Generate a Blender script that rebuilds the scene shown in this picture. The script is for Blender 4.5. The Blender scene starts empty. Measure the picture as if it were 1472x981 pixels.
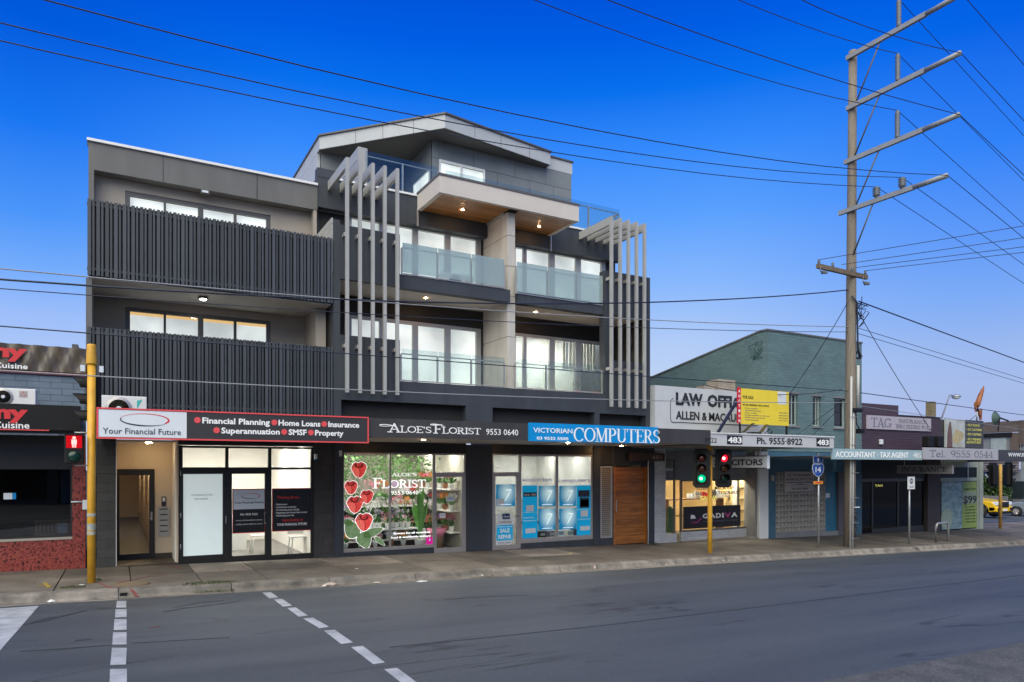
import bpy, bmesh, math, random
from mathutils import Vector, Matrix
random.seed(7)
SC = bpy.context.scene
COL = SC.collection
R = math.radians
# ------------------------------------------------------------------ camera
YAW = math.atan2(.4924, .8704); SN, CS = math.sin(YAW), math.cos(YAW)
EYE = 2.14; HOR = 672.0; CX = 736.0; F = 1000.0
cd = bpy.data.cameras.new('camera'); cam = bpy.data.objects.new('camera', cd); COL.objects.link(cam)
cd.sensor_width = 36; cd.lens = F * 36 / 1472; cd.shift_y = (HOR - 490.5) / 1472
cd.clip_start = .05; cd.clip_end = 3000
cam.location = (0, 0, EYE); cam.rotation_euler = (math.pi / 2, 0, -YAW)
SC.camera = cam
# ------------------------------------------------------------------ sky
W = bpy.data.worlds.new('World'); SC.world = W; W.use_nodes = True
nt = W.node_tree; bg = nt.nodes['Background']
tc = nt.nodes.new('ShaderNodeTexCoord'); sx = nt.nodes.new('ShaderNodeSeparateXYZ'); nt.links.new(tc.outputs['Generated'], sx.inputs[0])
def skyramp(stops):
    r = nt.nodes.new('ShaderNodeValToRGB'); e = r.color_ramp.elements
    while len(e) > 1: e.remove(e[-1])
    for i, (p, c) in enumerate(stops):
        q = e[0] if i == 0 else e.new(p)
        q.position = p
        q.color = tuple((v / 255 / 12.92 if v < 10.4 else ((v / 255 + .055) / 1.055) ** 2.4) for v in c) + (1,)
    nt.links.new(sx.outputs['Z'], r.inputs[0]); return r
ra = skyramp([(0, (200, 208, 232)), (.10, (186, 206, 244)), (.178, (157, 190, 250)), (.23, (116, 172, 252)), (.288, (75, 150, 250)), (.38, (24, 118, 242)), (.471, (0, 90, 220)), (.56, (0, 78, 210)), (1, (0, 60, 176))])
rm_ = skyramp([(0, (204, 212, 234)), (.10, (196, 214, 242)), (.17, (178, 204, 247)), (.25, (136, 184, 253)), (.33, (92, 162, 254)), (.41, (52, 138, 252)), (.47, (8, 112, 238)), (.52, (0, 94, 228)), (.56, (0, 84, 218)), (1, (0, 60, 176))])
rb = skyramp([(0, (176, 184, 220)), (.10, (166, 188, 234)), (.14, (156, 185, 239)), (.20, (124, 171, 246)), (.265, (93, 153, 249)), (.36, (40, 126, 248)), (.464, (0, 89, 226)), (.56, (0, 78, 212)), (1, (0, 58, 172))])
def skymix(fa, fb, lo, hi):
    m1 = nt.nodes.new('ShaderNodeMapRange'); m1.interpolation_type = 'SMOOTHSTEP'; m1.inputs[1].default_value = lo; m1.inputs[2].default_value = hi; nt.links.new(sx.outputs['X'], m1.inputs[0])
    x1 = nt.nodes.new('ShaderNodeMix'); x1.data_type = 'RGBA'; nt.links.new(m1.outputs[0], x1.inputs[0]); nt.links.new(fa, x1.inputs[6]); nt.links.new(fb, x1.inputs[7]); return x1.outputs[2]
nt.links.new(skymix(skymix(ra.outputs[0], rm_.outputs[0], -.1, .22), rb.outputs[0], .66, .9), bg.inputs[0]); bg.inputs[1].default_value = 2 ** -.8
# wide sun standing in for bright western sky, behind the camera on the left
sl = bpy.data.lights.new('sun', 'SUN'); sun = bpy.data.objects.new('sun', sl); COL.objects.link(sun)
sl.energy = 2.9; sl.angle = R(75); sl.color = (1, .95, .70)
sun.rotation_euler = Vector((.45, .50, -.74)).to_track_quat('-Z', 'Y').to_euler()
SC.view_settings.view_transform = 'Standard'; SC.view_settings.look = 'None'
SC.view_settings.exposure = 0.8; SC.view_settings.gamma = 1
# ------------------------------------------------------------------ helpers: where a photographed point lies on a wall plane
def XP(px, Y):
    a = (px - CX) / F
    return (SN + CS * a) / (CS - SN * a) * Y
def ZP(px, py, Y):
    a = (px - CX) / F
    return EYE + (HOR - py) / F * Y / (CS - SN * a)
def YX(px, X):
    a = (px - CX) / F
    return X * (CS - SN * a) / (SN + CS * a)
def PY(px, py, Y): return Vector((XP(px, Y), Y, ZP(px, py, Y)))
def lerp(a, b, t): return a + (b - a) * t
def zf(X, Y):
    x = max(-15., min(70., X))
    if Y >= 13.65:
        t = min(1, (Y - 13.65) / 3.55); return lerp(.055 - .025 * x, -.02 * x, t)
    if Y >= 4: return -.065 - .025 * x + .048 * (13.3 - min(Y, 13.3))
    return -.065 - .025 * x + .4464 - .02 * (4 - Y)
def GR(px, py, up=0.):
    a = (px - CX) / F; d = Vector((SN + CS * a, CS - SN * a, (HOR - py) / F)); t = 5.
    for k in range(60):
        z = EYE + d.z * t - zf(d.x * t, d.y * t) - up
        t += z * 2.2
        if t < 1: t = 1
    return Vector((d.x * t, d.y * t, EYE + d.z * t))
# ------------------------------------------------------------------ materials
MATS = {}
def srgb(c): return tuple((v / 12.92 if v < .04 else ((v + .055) / 1.055) ** 2.4) for v in c)
def M(name, col=(.5, .5, .5), rough=.6, metal=0., var=.12, scale=3., bump=.15, bscale=40., stretch=(1, 1, 1), rnd=0., spec=.5,
      emit=None, es=1., kind=None, col2=None, bw=.23, bh=.086, mortar=None, alpha=None, coat=0, th=None):
    if name in MATS: return MATS[name]
    m = bpy.data.materials.new(name); MATS[name] = m; m.use_nodes = True
    n = m.node_tree; N = n.nodes; L = n.links.new
    b = N['Principled BSDF']; b.inputs['Roughness'].default_value = rough; b.inputs['Metallic'].default_value = metal
    b.inputs['Specular IOR Level'].default_value = spec; b.inputs['Coat Weight'].default_value = coat
    t = N.new('ShaderNodeTexCoord'); mp = N.new('ShaderNodeMapping'); mp.inputs['Scale'].default_value = stretch
    L(t.outputs['Object'], mp.inputs[0])
    nz = N.new('ShaderNodeTexNoise'); nz.inputs['Scale'].default_value = scale; nz.inputs['Detail'].default_value = 8; nz.inputs['Roughness'].default_value = .6
    L(mp.outputs[0], nz.inputs['Vector'])
    rp = N.new('ShaderNodeValToRGB'); e = rp.color_ramp.elements
    lo, hi = (col, col2) if col2 else (tuple(v * (1 - var) for v in col), tuple(min(1, v * (1 + var)) for v in col))
    e[0].position = .3; e[1].position = .7; e[0].color = lo + (1,); e[1].color = hi + (1,)
    L(nz.outputs['Fac'], rp.inputs[0]); out = rp.outputs[0]
    if kind == 'brick':
        s = N.new('ShaderNodeSeparateXYZ'); L(t.outputs['Object'], s.inputs[0])
        ad = N.new('ShaderNodeMath'); L(s.outputs[0], ad.inputs[0]); L(s.outputs[1], ad.inputs[1])
        cb = N.new('ShaderNodeCombineXYZ'); L(ad.outputs[0], cb.inputs[0]); L(s.outputs[2], cb.inputs[1])
        bt = N.new('ShaderNodeTexBrick'); bt.inputs['Scale'].default_value = 1; bt.inputs['Brick Width'].default_value = bw
        bt.inputs['Row Height'].default_value = bh; bt.inputs['Mortar Size'].default_value = .008; bt.inputs['Mortar Smooth'].default_value = .3
        bt.inputs['Bias'].default_value = 0
        L(cb.outputs[0], bt.inputs['Vector'])
        bt.inputs['Color1'].default_value = (1, 1, 1, 1); bt.inputs['Color2'].default_value = (.82, .82, .82, 1)
        bt.inputs['Mortar'].default_value = (mortar or (.6, .6, .6)) + (1,)
        mu = N.new('ShaderNodeMix'); mu.data_type = 'RGBA'; mu.blend_type = 'MULTIPLY'; mu.inputs[0].default_value = 1
        L(out, mu.inputs[6]); L(bt.outputs['Color'], mu.inputs[7]); out = mu.outputs[2]
    if kind == 'mosaic':
        vo = N.new('ShaderNodeTexVoronoi'); vo.inputs['Scale'].default_value = 30; vo.distance = 'CHEBYCHEV'; vo.inputs['Randomness'].default_value = .45
        L(t.outputs['Object'], vo.inputs['Vector'])
        vr = N.new('ShaderNodeValToRGB'); q = vr.color_ramp.elements; q[0].color = (.05, .008, .008, 1); q[0].position = .16; q[1].position = .26; q[1].color = (.20, .03, .028, 1)
        q2 = q.new(.8); q2.color = (.32, .07, .052, 1)
        L(vo.outputs['Color'], vr.inputs[0])
        v2 = N.new('ShaderNodeTexVoronoi'); v2.inputs['Scale'].default_value = 30; v2.distance = 'CHEBYCHEV'; v2.feature = 'F1'; v2.inputs['Randomness'].default_value = .45
        L(t.outputs['Object'], v2.inputs['Vector'])
        r2 = N.new('ShaderNodeValToRGB'); q = r2.color_ramp.elements; q[0].position = .42; q[0].color = (1, 1, 1, 1); q[1].position = .56; q[1].color = (.3, .25, .22, 1)
        L(v2.outputs['Distance'], r2.inputs[0])
        mu = N.new('ShaderNodeMix'); mu.data_type = 'RGBA'; mu.blend_type = 'MULTIPLY'; mu.inputs[0].default_value = 1
        L(vr.outputs[0], mu.inputs[6]); L(r2.outputs[0], mu.inputs[7]); out = mu.outputs[2]
    if rnd:
        oi = N.new('ShaderNodeObjectInfo'); hv = N.new('ShaderNodeHueSaturation')
        r3 = N.new('ShaderNodeMapRange'); r3.inputs[3].default_value = 1 - rnd; r3.inputs[4].default_value = 1 + rnd
        L(oi.outputs['Random'], r3.inputs[0]); L(r3.outputs[0], hv.inputs['Value']); L(out, hv.inputs['Color']); out = hv.outputs[0]
    L(out, b.inputs['Base Color'])
    if bump:
        nb = N.new('ShaderNodeTexNoise'); nb.inputs['Scale'].default_value = bscale; nb.inputs['Detail'].default_value = 4
        L(mp.outputs[0], nb.inputs['Vector']); bp = N.new('ShaderNodeBump'); bp.inputs['Strength'].default_value = bump; bp.inputs['Distance'].default_value = .01
        L(nb.outputs['Fac'], bp.inputs['Height'])
        if kind == 'brick':
            b2 = N.new('ShaderNodeBump'); b2.inputs['Strength'].default_value = .8; b2.inputs['Distance'].default_value = .012; b2.invert = True
            L(bt.outputs['Fac'], b2.inputs['Height']); L(b2.outputs[0], bp.inputs['Normal'])
        L(bp.outputs[0], b.inputs['Normal'])
    if emit:
        b.inputs['Emission Color'].default_value = emit + (1,); b.inputs['Emission Strength'].default_value = es
    return m
def glass_mat(name, tint=(1, 1, 1), tr=1., frost=0., rough=.01, mirror=1.0, ior=1.5):
    m = bpy.data.materials.new(name); MATS[name] = m; m.use_nodes = True; n = m.node_tree; N = n.nodes; L = n.links.new
    N.remove(N['Principled BSDF']); o = N['Material Output']
    t = N.new('ShaderNodeBsdfTransparent'); t.inputs[0].default_value = tint + (1,)
    g = N.new('ShaderNodeBsdfGlossy'); g.inputs['Roughness'].default_value = rough; g.inputs[0].default_value = (mirror, mirror, mirror, 1)
    fr = N.new('ShaderNodeFresnel'); fr.inputs[0].default_value = ior
    base = t.outputs[0]
    if frost:
        d = N.new('ShaderNodeBsdfDiffuse'); d.inputs[0].default_value = (.38, .46, .47, 1)
        s = N.new('ShaderNodeMixShader'); s.inputs[0].default_value = frost; L(base, s.inputs[1]); L(d.outputs[0], s.inputs[2]); base = s.outputs[0]
    ge = N.new('ShaderNodeNewGeometry'); im = N.new('ShaderNodeMath'); im.operation = 'SUBTRACT'; im.inputs[0].default_value = 1; L(ge.outputs['Backfacing'], im.inputs[1])
    mm = N.new('ShaderNodeMath'); mm.operation = 'MULTIPLY'; L(fr.outputs[0], mm.inputs[0]); L(im.outputs[0], mm.inputs[1])
    x = N.new('ShaderNodeMixShader'); L(mm.outputs[0], x.inputs[0]); L(base, x.inputs[1]); L(g.outputs[0], x.inputs[2]); L(x.outputs[0], o.inputs[0])
    return m
def emi(name, col, s):
    if name in MATS: return MATS[name]
    m = bpy.data.materials.new(name); MATS[name] = m; m.use_nodes = True; n = m.node_tree; n.nodes.remove(n.nodes['Principled BSDF'])
    e = n.nodes.new('ShaderNodeEmission'); e.inputs[0].default_value = col + (1,); e.inputs[1].default_value = s
    n.links.new(e.outputs[0], n.nodes['Material Output'].inputs[0]); return m
glass = glass_mat('shop glass', (.96, .98, .97), mirror=.9)
dglass = glass_mat('dark tinted glass', (.55, .57, .6), mirror=.9, ior=1.6)
bglass = glass_mat('clear balustrade glass', (.84, .89, .88), mirror=1., ior=1.75)
rglass = glass_mat('reflective window glass', (.85, .88, .87), mirror=1., ior=2.1)
fglass = glass_mat('frosted balustrade glass', (.74, .84, .84), frost=.50, rough=.12, ior=1.7)
frostw = M('frosted door film', (.62, .68, .68), .5, var=.04, bump=0, emit=(.92, .97, 1), es=.26)
render = M('blue charcoal render', (.036, .043, .056), .65, var=.24, scale=1.0, stretch=(2.5, 2.5, .35), bump=.2, bscale=120)
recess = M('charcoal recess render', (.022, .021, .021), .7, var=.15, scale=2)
charc = M('warm charcoal block', (.055, .053, .052), .75, kind='brick', bw=.4, bh=.2, var=.15, mortar=(.75, .75, .75))
slatm = M('charcoal powder coated slat', (.045, .051, .060), .45, rnd=.3, var=.1, bump=.05)
greyfc = M('warm grey painted fibre cement', (.13, .128, .126), .6, var=.13, scale=1.0, stretch=(2, 2, .4), bump=.08)
stonew = M('warm grey balcony wall', (.35, .31, .27), .75, var=.08, scale=1.5)
soffw = M('pale balcony soffit', (.5, .46, .42), .8, var=.06)
capw = M('white metal capping', (.78, .78, .78), .4, var=.03, bump=0)
lightgrey = M('light grey cladding', (.44, .46, .48), .5, var=.05, scale=1.5, bump=.05)
louv = M('light grey louvre paint', (.36, .36, .355), .45, var=.05, bump=.04)
fcpanel = M('mid grey compressed sheet', (.18, .20, .215), .6, var=.09, scale=1.5, rnd=.06, bump=.05)
precast = M('precast concrete panel', (.52, .49, .45), .75, var=.15, scale=1.3, stretch=(2, 2, .5), bump=.25, bscale=60)
cream = M('cream balcony render', (.58, .53, .49), .7, var=.05, scale=1.2, bump=.1)
dsoff = M('dark grey roof soffit', (.10, .098, .095), .7, var=.08)
timber = M('warm stained timber', (.17, .055, .010), .4, col2=(.38, .145, .03), scale=2.2, stretch=(1, 8, 8), rnd=.2, bump=.2, bscale=12)
timberY = M('warm stained soffit timber', (.22, .085, .02), .4, col2=(.46, .20, .055), scale=2.2, stretch=(1, 9, 9), rnd=.2, bump=.2, bscale=12)
wframe = M('silver window frame', (.40, .40, .40), .4, metal=.2, var=.05, bump=0)
dframe = M('dark bronze window frame', (.10, .095, .092), .4, var=.05, bump=0)
blackf = M('black door frame', (.022, .021, .02), .35, var=.1, bump=0)
alum = M('brushed aluminium frame', (.45, .43, .41), .35, metal=.5, var=.05, bump=0)
blind = M('lit white window blind', (.8, .8, .78), .9, var=.03, emit=(.97, .985, .97), es=.40, stretch=(1, 1, 12), bump=.1)
warmlit = emi('warm lit ceiling strip', (1, .62, .26), .5)
def uneven_glow(m, lo, hi, sc):
    n = m.node_tree; N = n.nodes; t = N.new('ShaderNodeTexCoord'); z = N.new('ShaderNodeTexNoise'); z.inputs['Scale'].default_value = sc; z.inputs['Detail'].default_value = 2; n.links.new(t.outputs['Object'], z.inputs['Vector'])
    q = N.new('ShaderNodeMapRange'); q.inputs[1].default_value = .35; q.inputs[2].default_value = .65; q.inputs[3].default_value = lo; q.inputs[4].default_value = hi; n.links.new(z.outputs['Fac'], q.inputs[0]); n.links.new(q.outputs[0], N['Principled BSDF'].inputs['Emission Strength'])
uneven_glow(blind, .24, .5, .9)  # patchy lamp glow through the blinds is put into their emission
lamp_w = emi('lit white ceiling panel', (1, .96, .88), 24.)
lamp_y = emi('lit warm downlight', (1, .55, .22), 220.)
lamp_h = emi('lit corridor lamp', (1, .76, .48), 16.)
lamp_c = emi('lit bright cabinet lamp', (1, .90, .72), 22.)
awn = M('charcoal awning fascia', (.045, .042, .042), .5, var=.2, scale=1.5, stretch=(1.5, 1.5, .6))
soffd = M('dim awning soffit', (.40, .36, .32), .7, var=.06)
white = M('white paint', (.72, .72, .71), .5, var=.04, bump=.05)
offw = M('off white print', (.66, .70, .74), .45, var=.03, bump=0)
black = M('black plastic', (.010, .010, .011), .55, spec=.25, var=.1, bump=.05)
signdk = M('dark grey sign face', (.038, .036, .037), .4, var=.05, bump=0)
red = M('red print', (.62, .03, .035), .45, var=.05, bump=0)
coral = M('coral red trim', (.72, .08, .085), .4, var=.04, bump=0)
navy = M('dark blue print', (.02, .025, .05), .5, var=.05, bump=0)
whitet = M('white sign lettering', (.85, .85, .85), .5, var=.01, bump=0)
wemit = M('white window vinyl', (.85, .85, .85), .6, var=.01, bump=0, emit=(1, 1, 1), es=.55)  # vinyl glows by itself to keep the lettering bright
blackt = M('black sign lettering', (.012, .012, .014), .5, var=.01, bump=0)
greyt = M('faded grey lettering', (.13, .13, .17), .5, var=.05, bump=0)
cyan = M('bright blue sign face', (.0, .25, .62), .35, var=.05, bump=0)
yel = M('traffic pole yellow paint', (.68, .36, .03), .45, var=.15, scale=5, bump=.1)
galv = M('galvanised steel', (.38, .40, .41), .4, metal=.6, var=.12, scale=8, bump=.05)
poleg = M('weathered grey timber pole', (.14, .118, .092), .85, col2=(.28, .24, .195), scale=5, stretch=(14, 14, .5), bump=.8, bscale=8)
steelarm = M('grey steel crossarm', (.28, .29, .30), .55, var=.1)
cable = M('black overhead cable', (.014, .02, .04), .5, var=.05, bump=0)
cablel = M('pale overhead cable', (.25, .26, .28), .5, var=.05, bump=0)
# ------------------------------------------------------------------ object building
OR = {}
def props(o, label=None, cat=None, group=None, kind=None):
    if label: o['label'] = label
    if cat: o['category'] = cat
    if group: o['group'] = group
    if kind: o['kind'] = kind
    return o
def thing(name, label, cat, loc=(0, 0, 0), group=None, rz=0, local=False):
    o = bpy.data.objects.new(name, None); COL.objects.link(o); o.empty_display_size = .2
    o.location = loc; o.rotation_euler.z = rz
    OR[o.name] = Vector((0, 0, 0)) if local else Vector(loc)
    return props(o, label, cat, group)
class MB:
    def __init__(s): s.v = []; s.f = []; s.sm = []
    def add(s, vs, fs, smooth=False):
        b = len(s.v); s.v += [tuple(v) for v in vs]; s.f += [tuple(i + b for i in f) for f in fs]; s.sm += [smooth] * len(fs); return s
    def box(s, x0, x1, y0, y1, z0, z1):
        if x0 > x1: x0, x1 = x1, x0
        if y0 > y1: y0, y1 = y1, y0
        if z0 > z1: z0, z1 = z1, z0
        return s.add([(x0, y0, z0), (x1, y0, z0), (x1, y1, z0), (x0, y1, z0), (x0, y0, z1), (x1, y0, z1), (x1, y1, z1), (x0, y1, z1)],
                     [(0, 3, 2, 1), (4, 5, 6, 7), (0, 1, 5, 4), (1, 2, 6, 5), (2, 3, 7, 6), (3, 0, 4, 7)])
    def prism(s, pts, d):
        """closed polygon pts (3d) swept by d"""
        n = len(pts); P = [Vector(p) for p in pts]; d = Vector(d)
        return s.add(P + [p + d for p in P], [tuple(range(n))[::-1], tuple(range(n, 2 * n))] + [(i, (i + 1) % n, (i + 1) % n + n, i + n) for i in range(n)])
    def tube(s, pts, r, n=8, cap=True):
        pts = [Vector(p) for p in pts]; rs = r if isinstance(r, (list, tuple)) else [r] * len(pts); vs = []; fs = []
        for i, p in enumerate(pts):
            t = (pts[min(i + 1, len(pts) - 1)] - pts[max(i - 1, 0)]).normalized()
            u = t.cross(Vector((0, 0, 1)))
            if u.length < .05: u = t.cross(Vector((1, 0, 0)))
            u.normalize(); w = u.cross(t)
            for k in range(n):
                a = 2 * math.pi * k / n; vs.append(p + (u * math.cos(a) + w * math.sin(a)) * rs[i])
        for i in range(len(pts) - 1):
            for k in range(n): fs.append((i * n + k, i * n + (k + 1) % n, (i + 1) * n + (k + 1) % n, (i + 1) * n + k))
        if cap: fs += [tuple(range(n))[::-1], tuple(range((len(pts) - 1) * n, len(pts) * n))]
        return s.add(vs, fs, n > 5)
    def lathe(s, prof, c, axis='z', n=16):
        c = Vector(c); vs = []; fs = []
        for (r, h) in prof:
            for k in range(n):
                a = 2 * math.pi * k / n; x, y = r * math.cos(a), r * math.sin(a)
                vs.append(c + Vector({'z': (x, y, h), 'y': (x, h, y), 'x': (h, x, y)}[axis]))
        m = len(prof)
        for i in range(m - 1):
            for k in range(n): fs.append((i * n + k, i * n + (k + 1) % n, (i + 1) * n + (k + 1) % n, (i + 1) * n + k))
        fs += [tuple(range(n))[::-1], tuple(range((m - 1) * n, m * n))]
        return s.add(vs, fs, len(prof) > 2)
    def build(s, name, mat, parent=None, kind=None, label=None, bevel=0, **kw):
        me = bpy.data.meshes.new(name)
        org = OR.get(parent.name, Vector((0, 0, 0))) if parent else Vector((0, 0, 0))
        me.from_pydata([(v[0] - org.x, v[1] - org.y, v[2] - org.z) for v in s.v], [], s.f)
        for p, q in zip(me.polygons, s.sm): p.use_smooth = q
        bm = bmesh.new(); bm.from_mesh(me); bmesh.ops.recalc_face_normals(bm, faces=bm.faces); bm.to_mesh(me); bm.free()
        me.materials.append(mat); me.update()
        o = bpy.data.objects.new(name, me); COL.objects.link(o)
        if parent: o.parent = parent; OR[o.name] = org
        if bevel:
            md = o.modifiers.new('b', 'BEVEL'); md.width = bevel; md.segments = 2; md.limit_method = 'ANGLE'
        return props(o, label, kw.get('cat'), kw.get('group'), kind)
def bx(name, mat, parent, x0, x1, y0, y1, z0, z1, **k): return MB().box(x0, x1, y0, y1, z0, z1).build(name, mat, parent, **k)
def inst(src, parent, loc, name=None):
    o = src.copy(); COL.objects.link(o); o.parent = parent; o.location = loc; return o
# lettering with the built-in font, fitted to a width and cap height
_cap = {}
def text(s, parent, mat, x0, x1, z, h, Y, bold=0., name='lettering', turn=0, ext=.006, shear=0, X=None, one=True):
    cu = bpy.data.curves.new(name, 'FONT'); cu.body = s; cu.extrude = 0.01; cu.resolution_u = 2; cu.offset = bold; cu.shear = shear
    t = bpy.data.objects.new(name, cu); COL.objects.link(t)
    me = bpy.data.meshes.new_from_object(t); bpy.data.objects.remove(t)
    xs = [v.co.x for v in me.vertices]; a, b = min(xs), max(xs)
    org = OR.get(parent.name, Vector((0, 0, 0))); cap = .729
    kx = (x1 - x0) / (b - a)
    n = len(me.vertices); par = list(range(n))
    def fd(i):
        while par[i] != i: par[i] = par[par[i]]; i = par[i]
        return i
    for e in me.edges: par[fd(e.vertices[0])] = fd(e.vertices[1])
    isl = {}
    for i in range(n): isl.setdefault(fd(i), []).append(i)
    L_ = sorted((min(me.vertices[i].co.x for i in v), max(me.vertices[i].co.x for i in v), v) for v in isl.values())
    groups = []; end = -1e9
    for lo, hi, v in L_:
        if lo - end > .2 or not groups: groups.append([])
        groups[-1] += v; end = max(end, hi)
    faces = [tuple(p.vertices) for p in me.polygons]; cos = [v.co.copy() for v in me.vertices]; first = None
    for g in groups:
        idx = {v: k for k, v in enumerate(g)}; vs = []
        for v in g:
            c = cos[v]; lx = x0 + (c.x - a) * kx; lz = z + c.y * h / cap; d = ext if c.z > 0 else 0
            vs.append(Vector((X - d, -lx if turn < 0 else lx, lz)) - org if turn else Vector((lx, Y - d, lz)) - org)
        m2 = bpy.data.meshes.new(name); m2.from_pydata(vs, [], [tuple(idx[q] for q in f) for f in faces if f[0] in idx]); m2.materials.append(mat)
        o = bpy.data.objects.new(name, m2); COL.objects.link(o); o.parent = parent; OR[o.name] = org; first = first or o
    bpy.data.meshes.remove(me)
    return first
SERIF = {
 'A': (.92, 'd .1 0 .44 1|D .42 1 .8 0|H .24 .66 .33|S .1 0|S .8 0'), 'B': (.8, 'V .18 0 1|S .16 0|S .16 1|E .36 .75 .28 .25 -90 90|E .36 .26 .34 .26 -90 90|H .18 .38 1|H .18 .4 .5|H .18 .4 .02'),
 'C': (.92, 'E .5 .5 .42 .5 42 318|v .84 .66 .98'), 'E': (.76, 'V .18 0 1|S .16 0|S .16 1|H .18 .7 .02|H .18 .68 .98|H .18 .52 .5|v .7 0 .22|v .67 .8 1|v .52 .4 .6'),
 'F': (.72, 'V .18 0 1|S .16 0|S .16 1|H .18 .68 .98|H .18 .52 .5|v .67 .78 1|v .52 .4 .6'), 'G': (1.0, 'E .5 .5 .42 .5 45 310|V .82 .08 .42|S .82 .43|v .84 .7 .98'),
 'I': (.38, 'V .19 0 1|S .19 0|S .19 1'), 'K': (.88, 'V .18 0 1|S .16 0|S .16 1|d .2 .42 .72 1|D .36 .56 .78 0|S .78 0|S .72 1'),
 'L': (.74, 'V .18 0 1|S .16 0|S .16 1|H .18 .7 .02|v .69 0 .26'), 'M': (1.12, 'v .15 0 1|D .17 1 .54 .02|d .54 .02 .9 1|V .93 0 1|S .14 0|S .93 0|S .1 1|S .97 1'),
 'N': (.98, 'v .15 0 1|D .15 1 .82 0|v .82 0 1|S .14 0|S .1 1|S .82 1'), 'O': (1.0, 'E .5 .5 .42 .5 0 360'),
 'P': (.78, 'V .18 0 1|S .16 0|S .16 1|E .36 .73 .31 .27 -90 90|H .18 .38 1|H .18 .38 .46'), 'R': (.9, 'V .18 0 1|S .16 0|S .16 1|E .36 .74 .29 .26 -90 90|H .18 .38 1|H .18 .4 .48|D .42 .47 .76 0|S .78 0'),
 'S': (.68, 'E .34 .75 .24 .25 50 270|E .34 .26 .27 .26 -130 90|v .58 .74 .94|v .07 .06 .26'), 'T': (.86, 'V .43 0 1|S .43 0|H .04 .82 .98|v .05 .78 1|v .81 .78 1'),
 'U': (.94, 'V .18 .3 1|v .76 .3 1|E .47 .3 .29 .3 180 360|S .16 1|S .76 1'), '0': (.66, 'E .33 .5 .26 .5 0 360'), '4': (.7, 'd .5 1 .06 .3|H .06 .64 .3|V .48 0 1|S .48 0'),
 '5': (.64, 'H .16 .54 .97|v .15 .55 1|E .28 .32 .27 .32 -150 115'), '9': (.66, 'E .33 .7 .26 .3 0 360|E .2 .62 .38 .62 -72 8'), 'e': (.62, 'E .31 .33 .25 .33 25 335|H .1 .54 .36'),
 'l': (.34, 'V .17 0 1|S .17 0|h .06 .17 1'), '.': (.3, 'V .15 0 .13'), "'": (.24, 'V .1 .7 1'), '/': (.5, 'd .05 0 .45 1'), ' ': (.4, ''), '-': (.5, 'H .1 .4 .45'), '&': (.9, 'E .35 .78 .18 .2 0 360|E .36 .27 .28 .27 0 360|D .3 .6 .8 0')}
def serif(s, parent, mat, x0, x1, z, h, Y, T=.13, t=.05, name='lettering', turn=0, X=None, sizes=None, ext=.006, hh=.20):
    mb = MB(); cur = 0; k = 0; total = 0; sz = [(sizes[i] if sizes else 1.) for i in range(len(s))]
    for i, c in enumerate(s): total += SERIF[c][0] * sz[i]
    if ' ' in s:
        u = 0
        for wi, wd_ in enumerate(s.split(' ')):
            st_ = len(' '.join(s.split(' ')[:wi])) + (1 if wi else 0); w0_ = sum(SERIF[c][0] * sz[q] for q, c in enumerate(s[:st_])); w1_ = w0_ + sum(SERIF[c][0] * sz[st_ + q] for q, c in enumerate(wd_))
            serif(wd_, parent, mat, lerp(x0, x1, w0_ / total), lerp(x0, x1, w1_ / total), z, h, Y, T, t, name, turn, X, sz[st_:st_ + len(wd_)], ext, hh)
        return
    kx = (x1 - x0) / total
    def P(x, y, off):
        wx = x0 + x * kx; wz = z + y * h
        return Vector((X - off, -wx, wz)) if turn else Vector((wx, Y - off, wz))
    def seg(a, b, w, q, o2=0.):
        nonlocal k; k += 1
        (ax, ay), (bx_, by) = a, b; e = ext + (k % 9) * .0004
        dx, dy = (bx_ - ax) * kx, (by - ay) * h; l = math.hypot(dx, dy) or 1e-6; nx, ny = -dy / l * w * h / 2 / kx, dx / l * w / 2
        pts = [(ax + nx, ay + ny), (ax - nx, ay - ny), (bx_ - nx, by - ny), (bx_ + nx, by + ny)]
        d = (P(0, 0, 0) - P(0, 0, e))
        mb.prism([P(cur + u[0] * 1, u[1], e) for u in pts], d)
    for i, c in enumerate(s):
        q = sz[i]
        for cmd in SERIF[c][1].split('|'):
            if not cmd: continue
            p = cmd.split(); a = [float(v) * q for v in p[1:]]; o = p[0]
            if o == 'V': seg((a[0], a[1]), (a[0], a[2]), T * q, q)
            elif o == 'v': seg((a[0], a[1]), (a[0], a[2]), t * q, q)
            elif o == 'H': seg((a[0], a[2]), (a[1], a[2]), t * q, q)
            elif o == 'h': seg((a[0], a[2] - .02), (a[1], a[2] - .02), t * q, q)
            elif o == 'D': seg((a[0], a[1]), (a[2], a[3]), T * q, q)
            elif o == 'd': seg((a[0], a[1]), (a[2], a[3]), t * 1.2 * q, q)
            elif o == 'S': yy = a[1] + (.02 if a[1] < .1 else -.02); seg((a[0] - hh * q, yy), (a[0] + hh * q, yy), t * q, q)
            elif o == 'E':
                a0, a1 = float(p[5]), float(p[6]); n = max(5, int(abs(a1 - a0) / 22)); pr = None
                for j in range(n + 1):
                    g = R(lerp(a0, a1, j / n)); cx, cy, rx, ry = a[:4]
                    w = t * q + (T - t) * q * abs(math.cos(g)) ** 1.4
                    pt = (cx + (rx - w * .0) * math.cos(g), cy + (ry - t * q / 2) * math.sin(g))
                    if pr: seg(pr[0], pt, (w + pr[1]) / 2, q)
                    pr = (pt, w)
        cur += SERIF[c][0] * q
    return mb.build(name, mat, parent)
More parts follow.
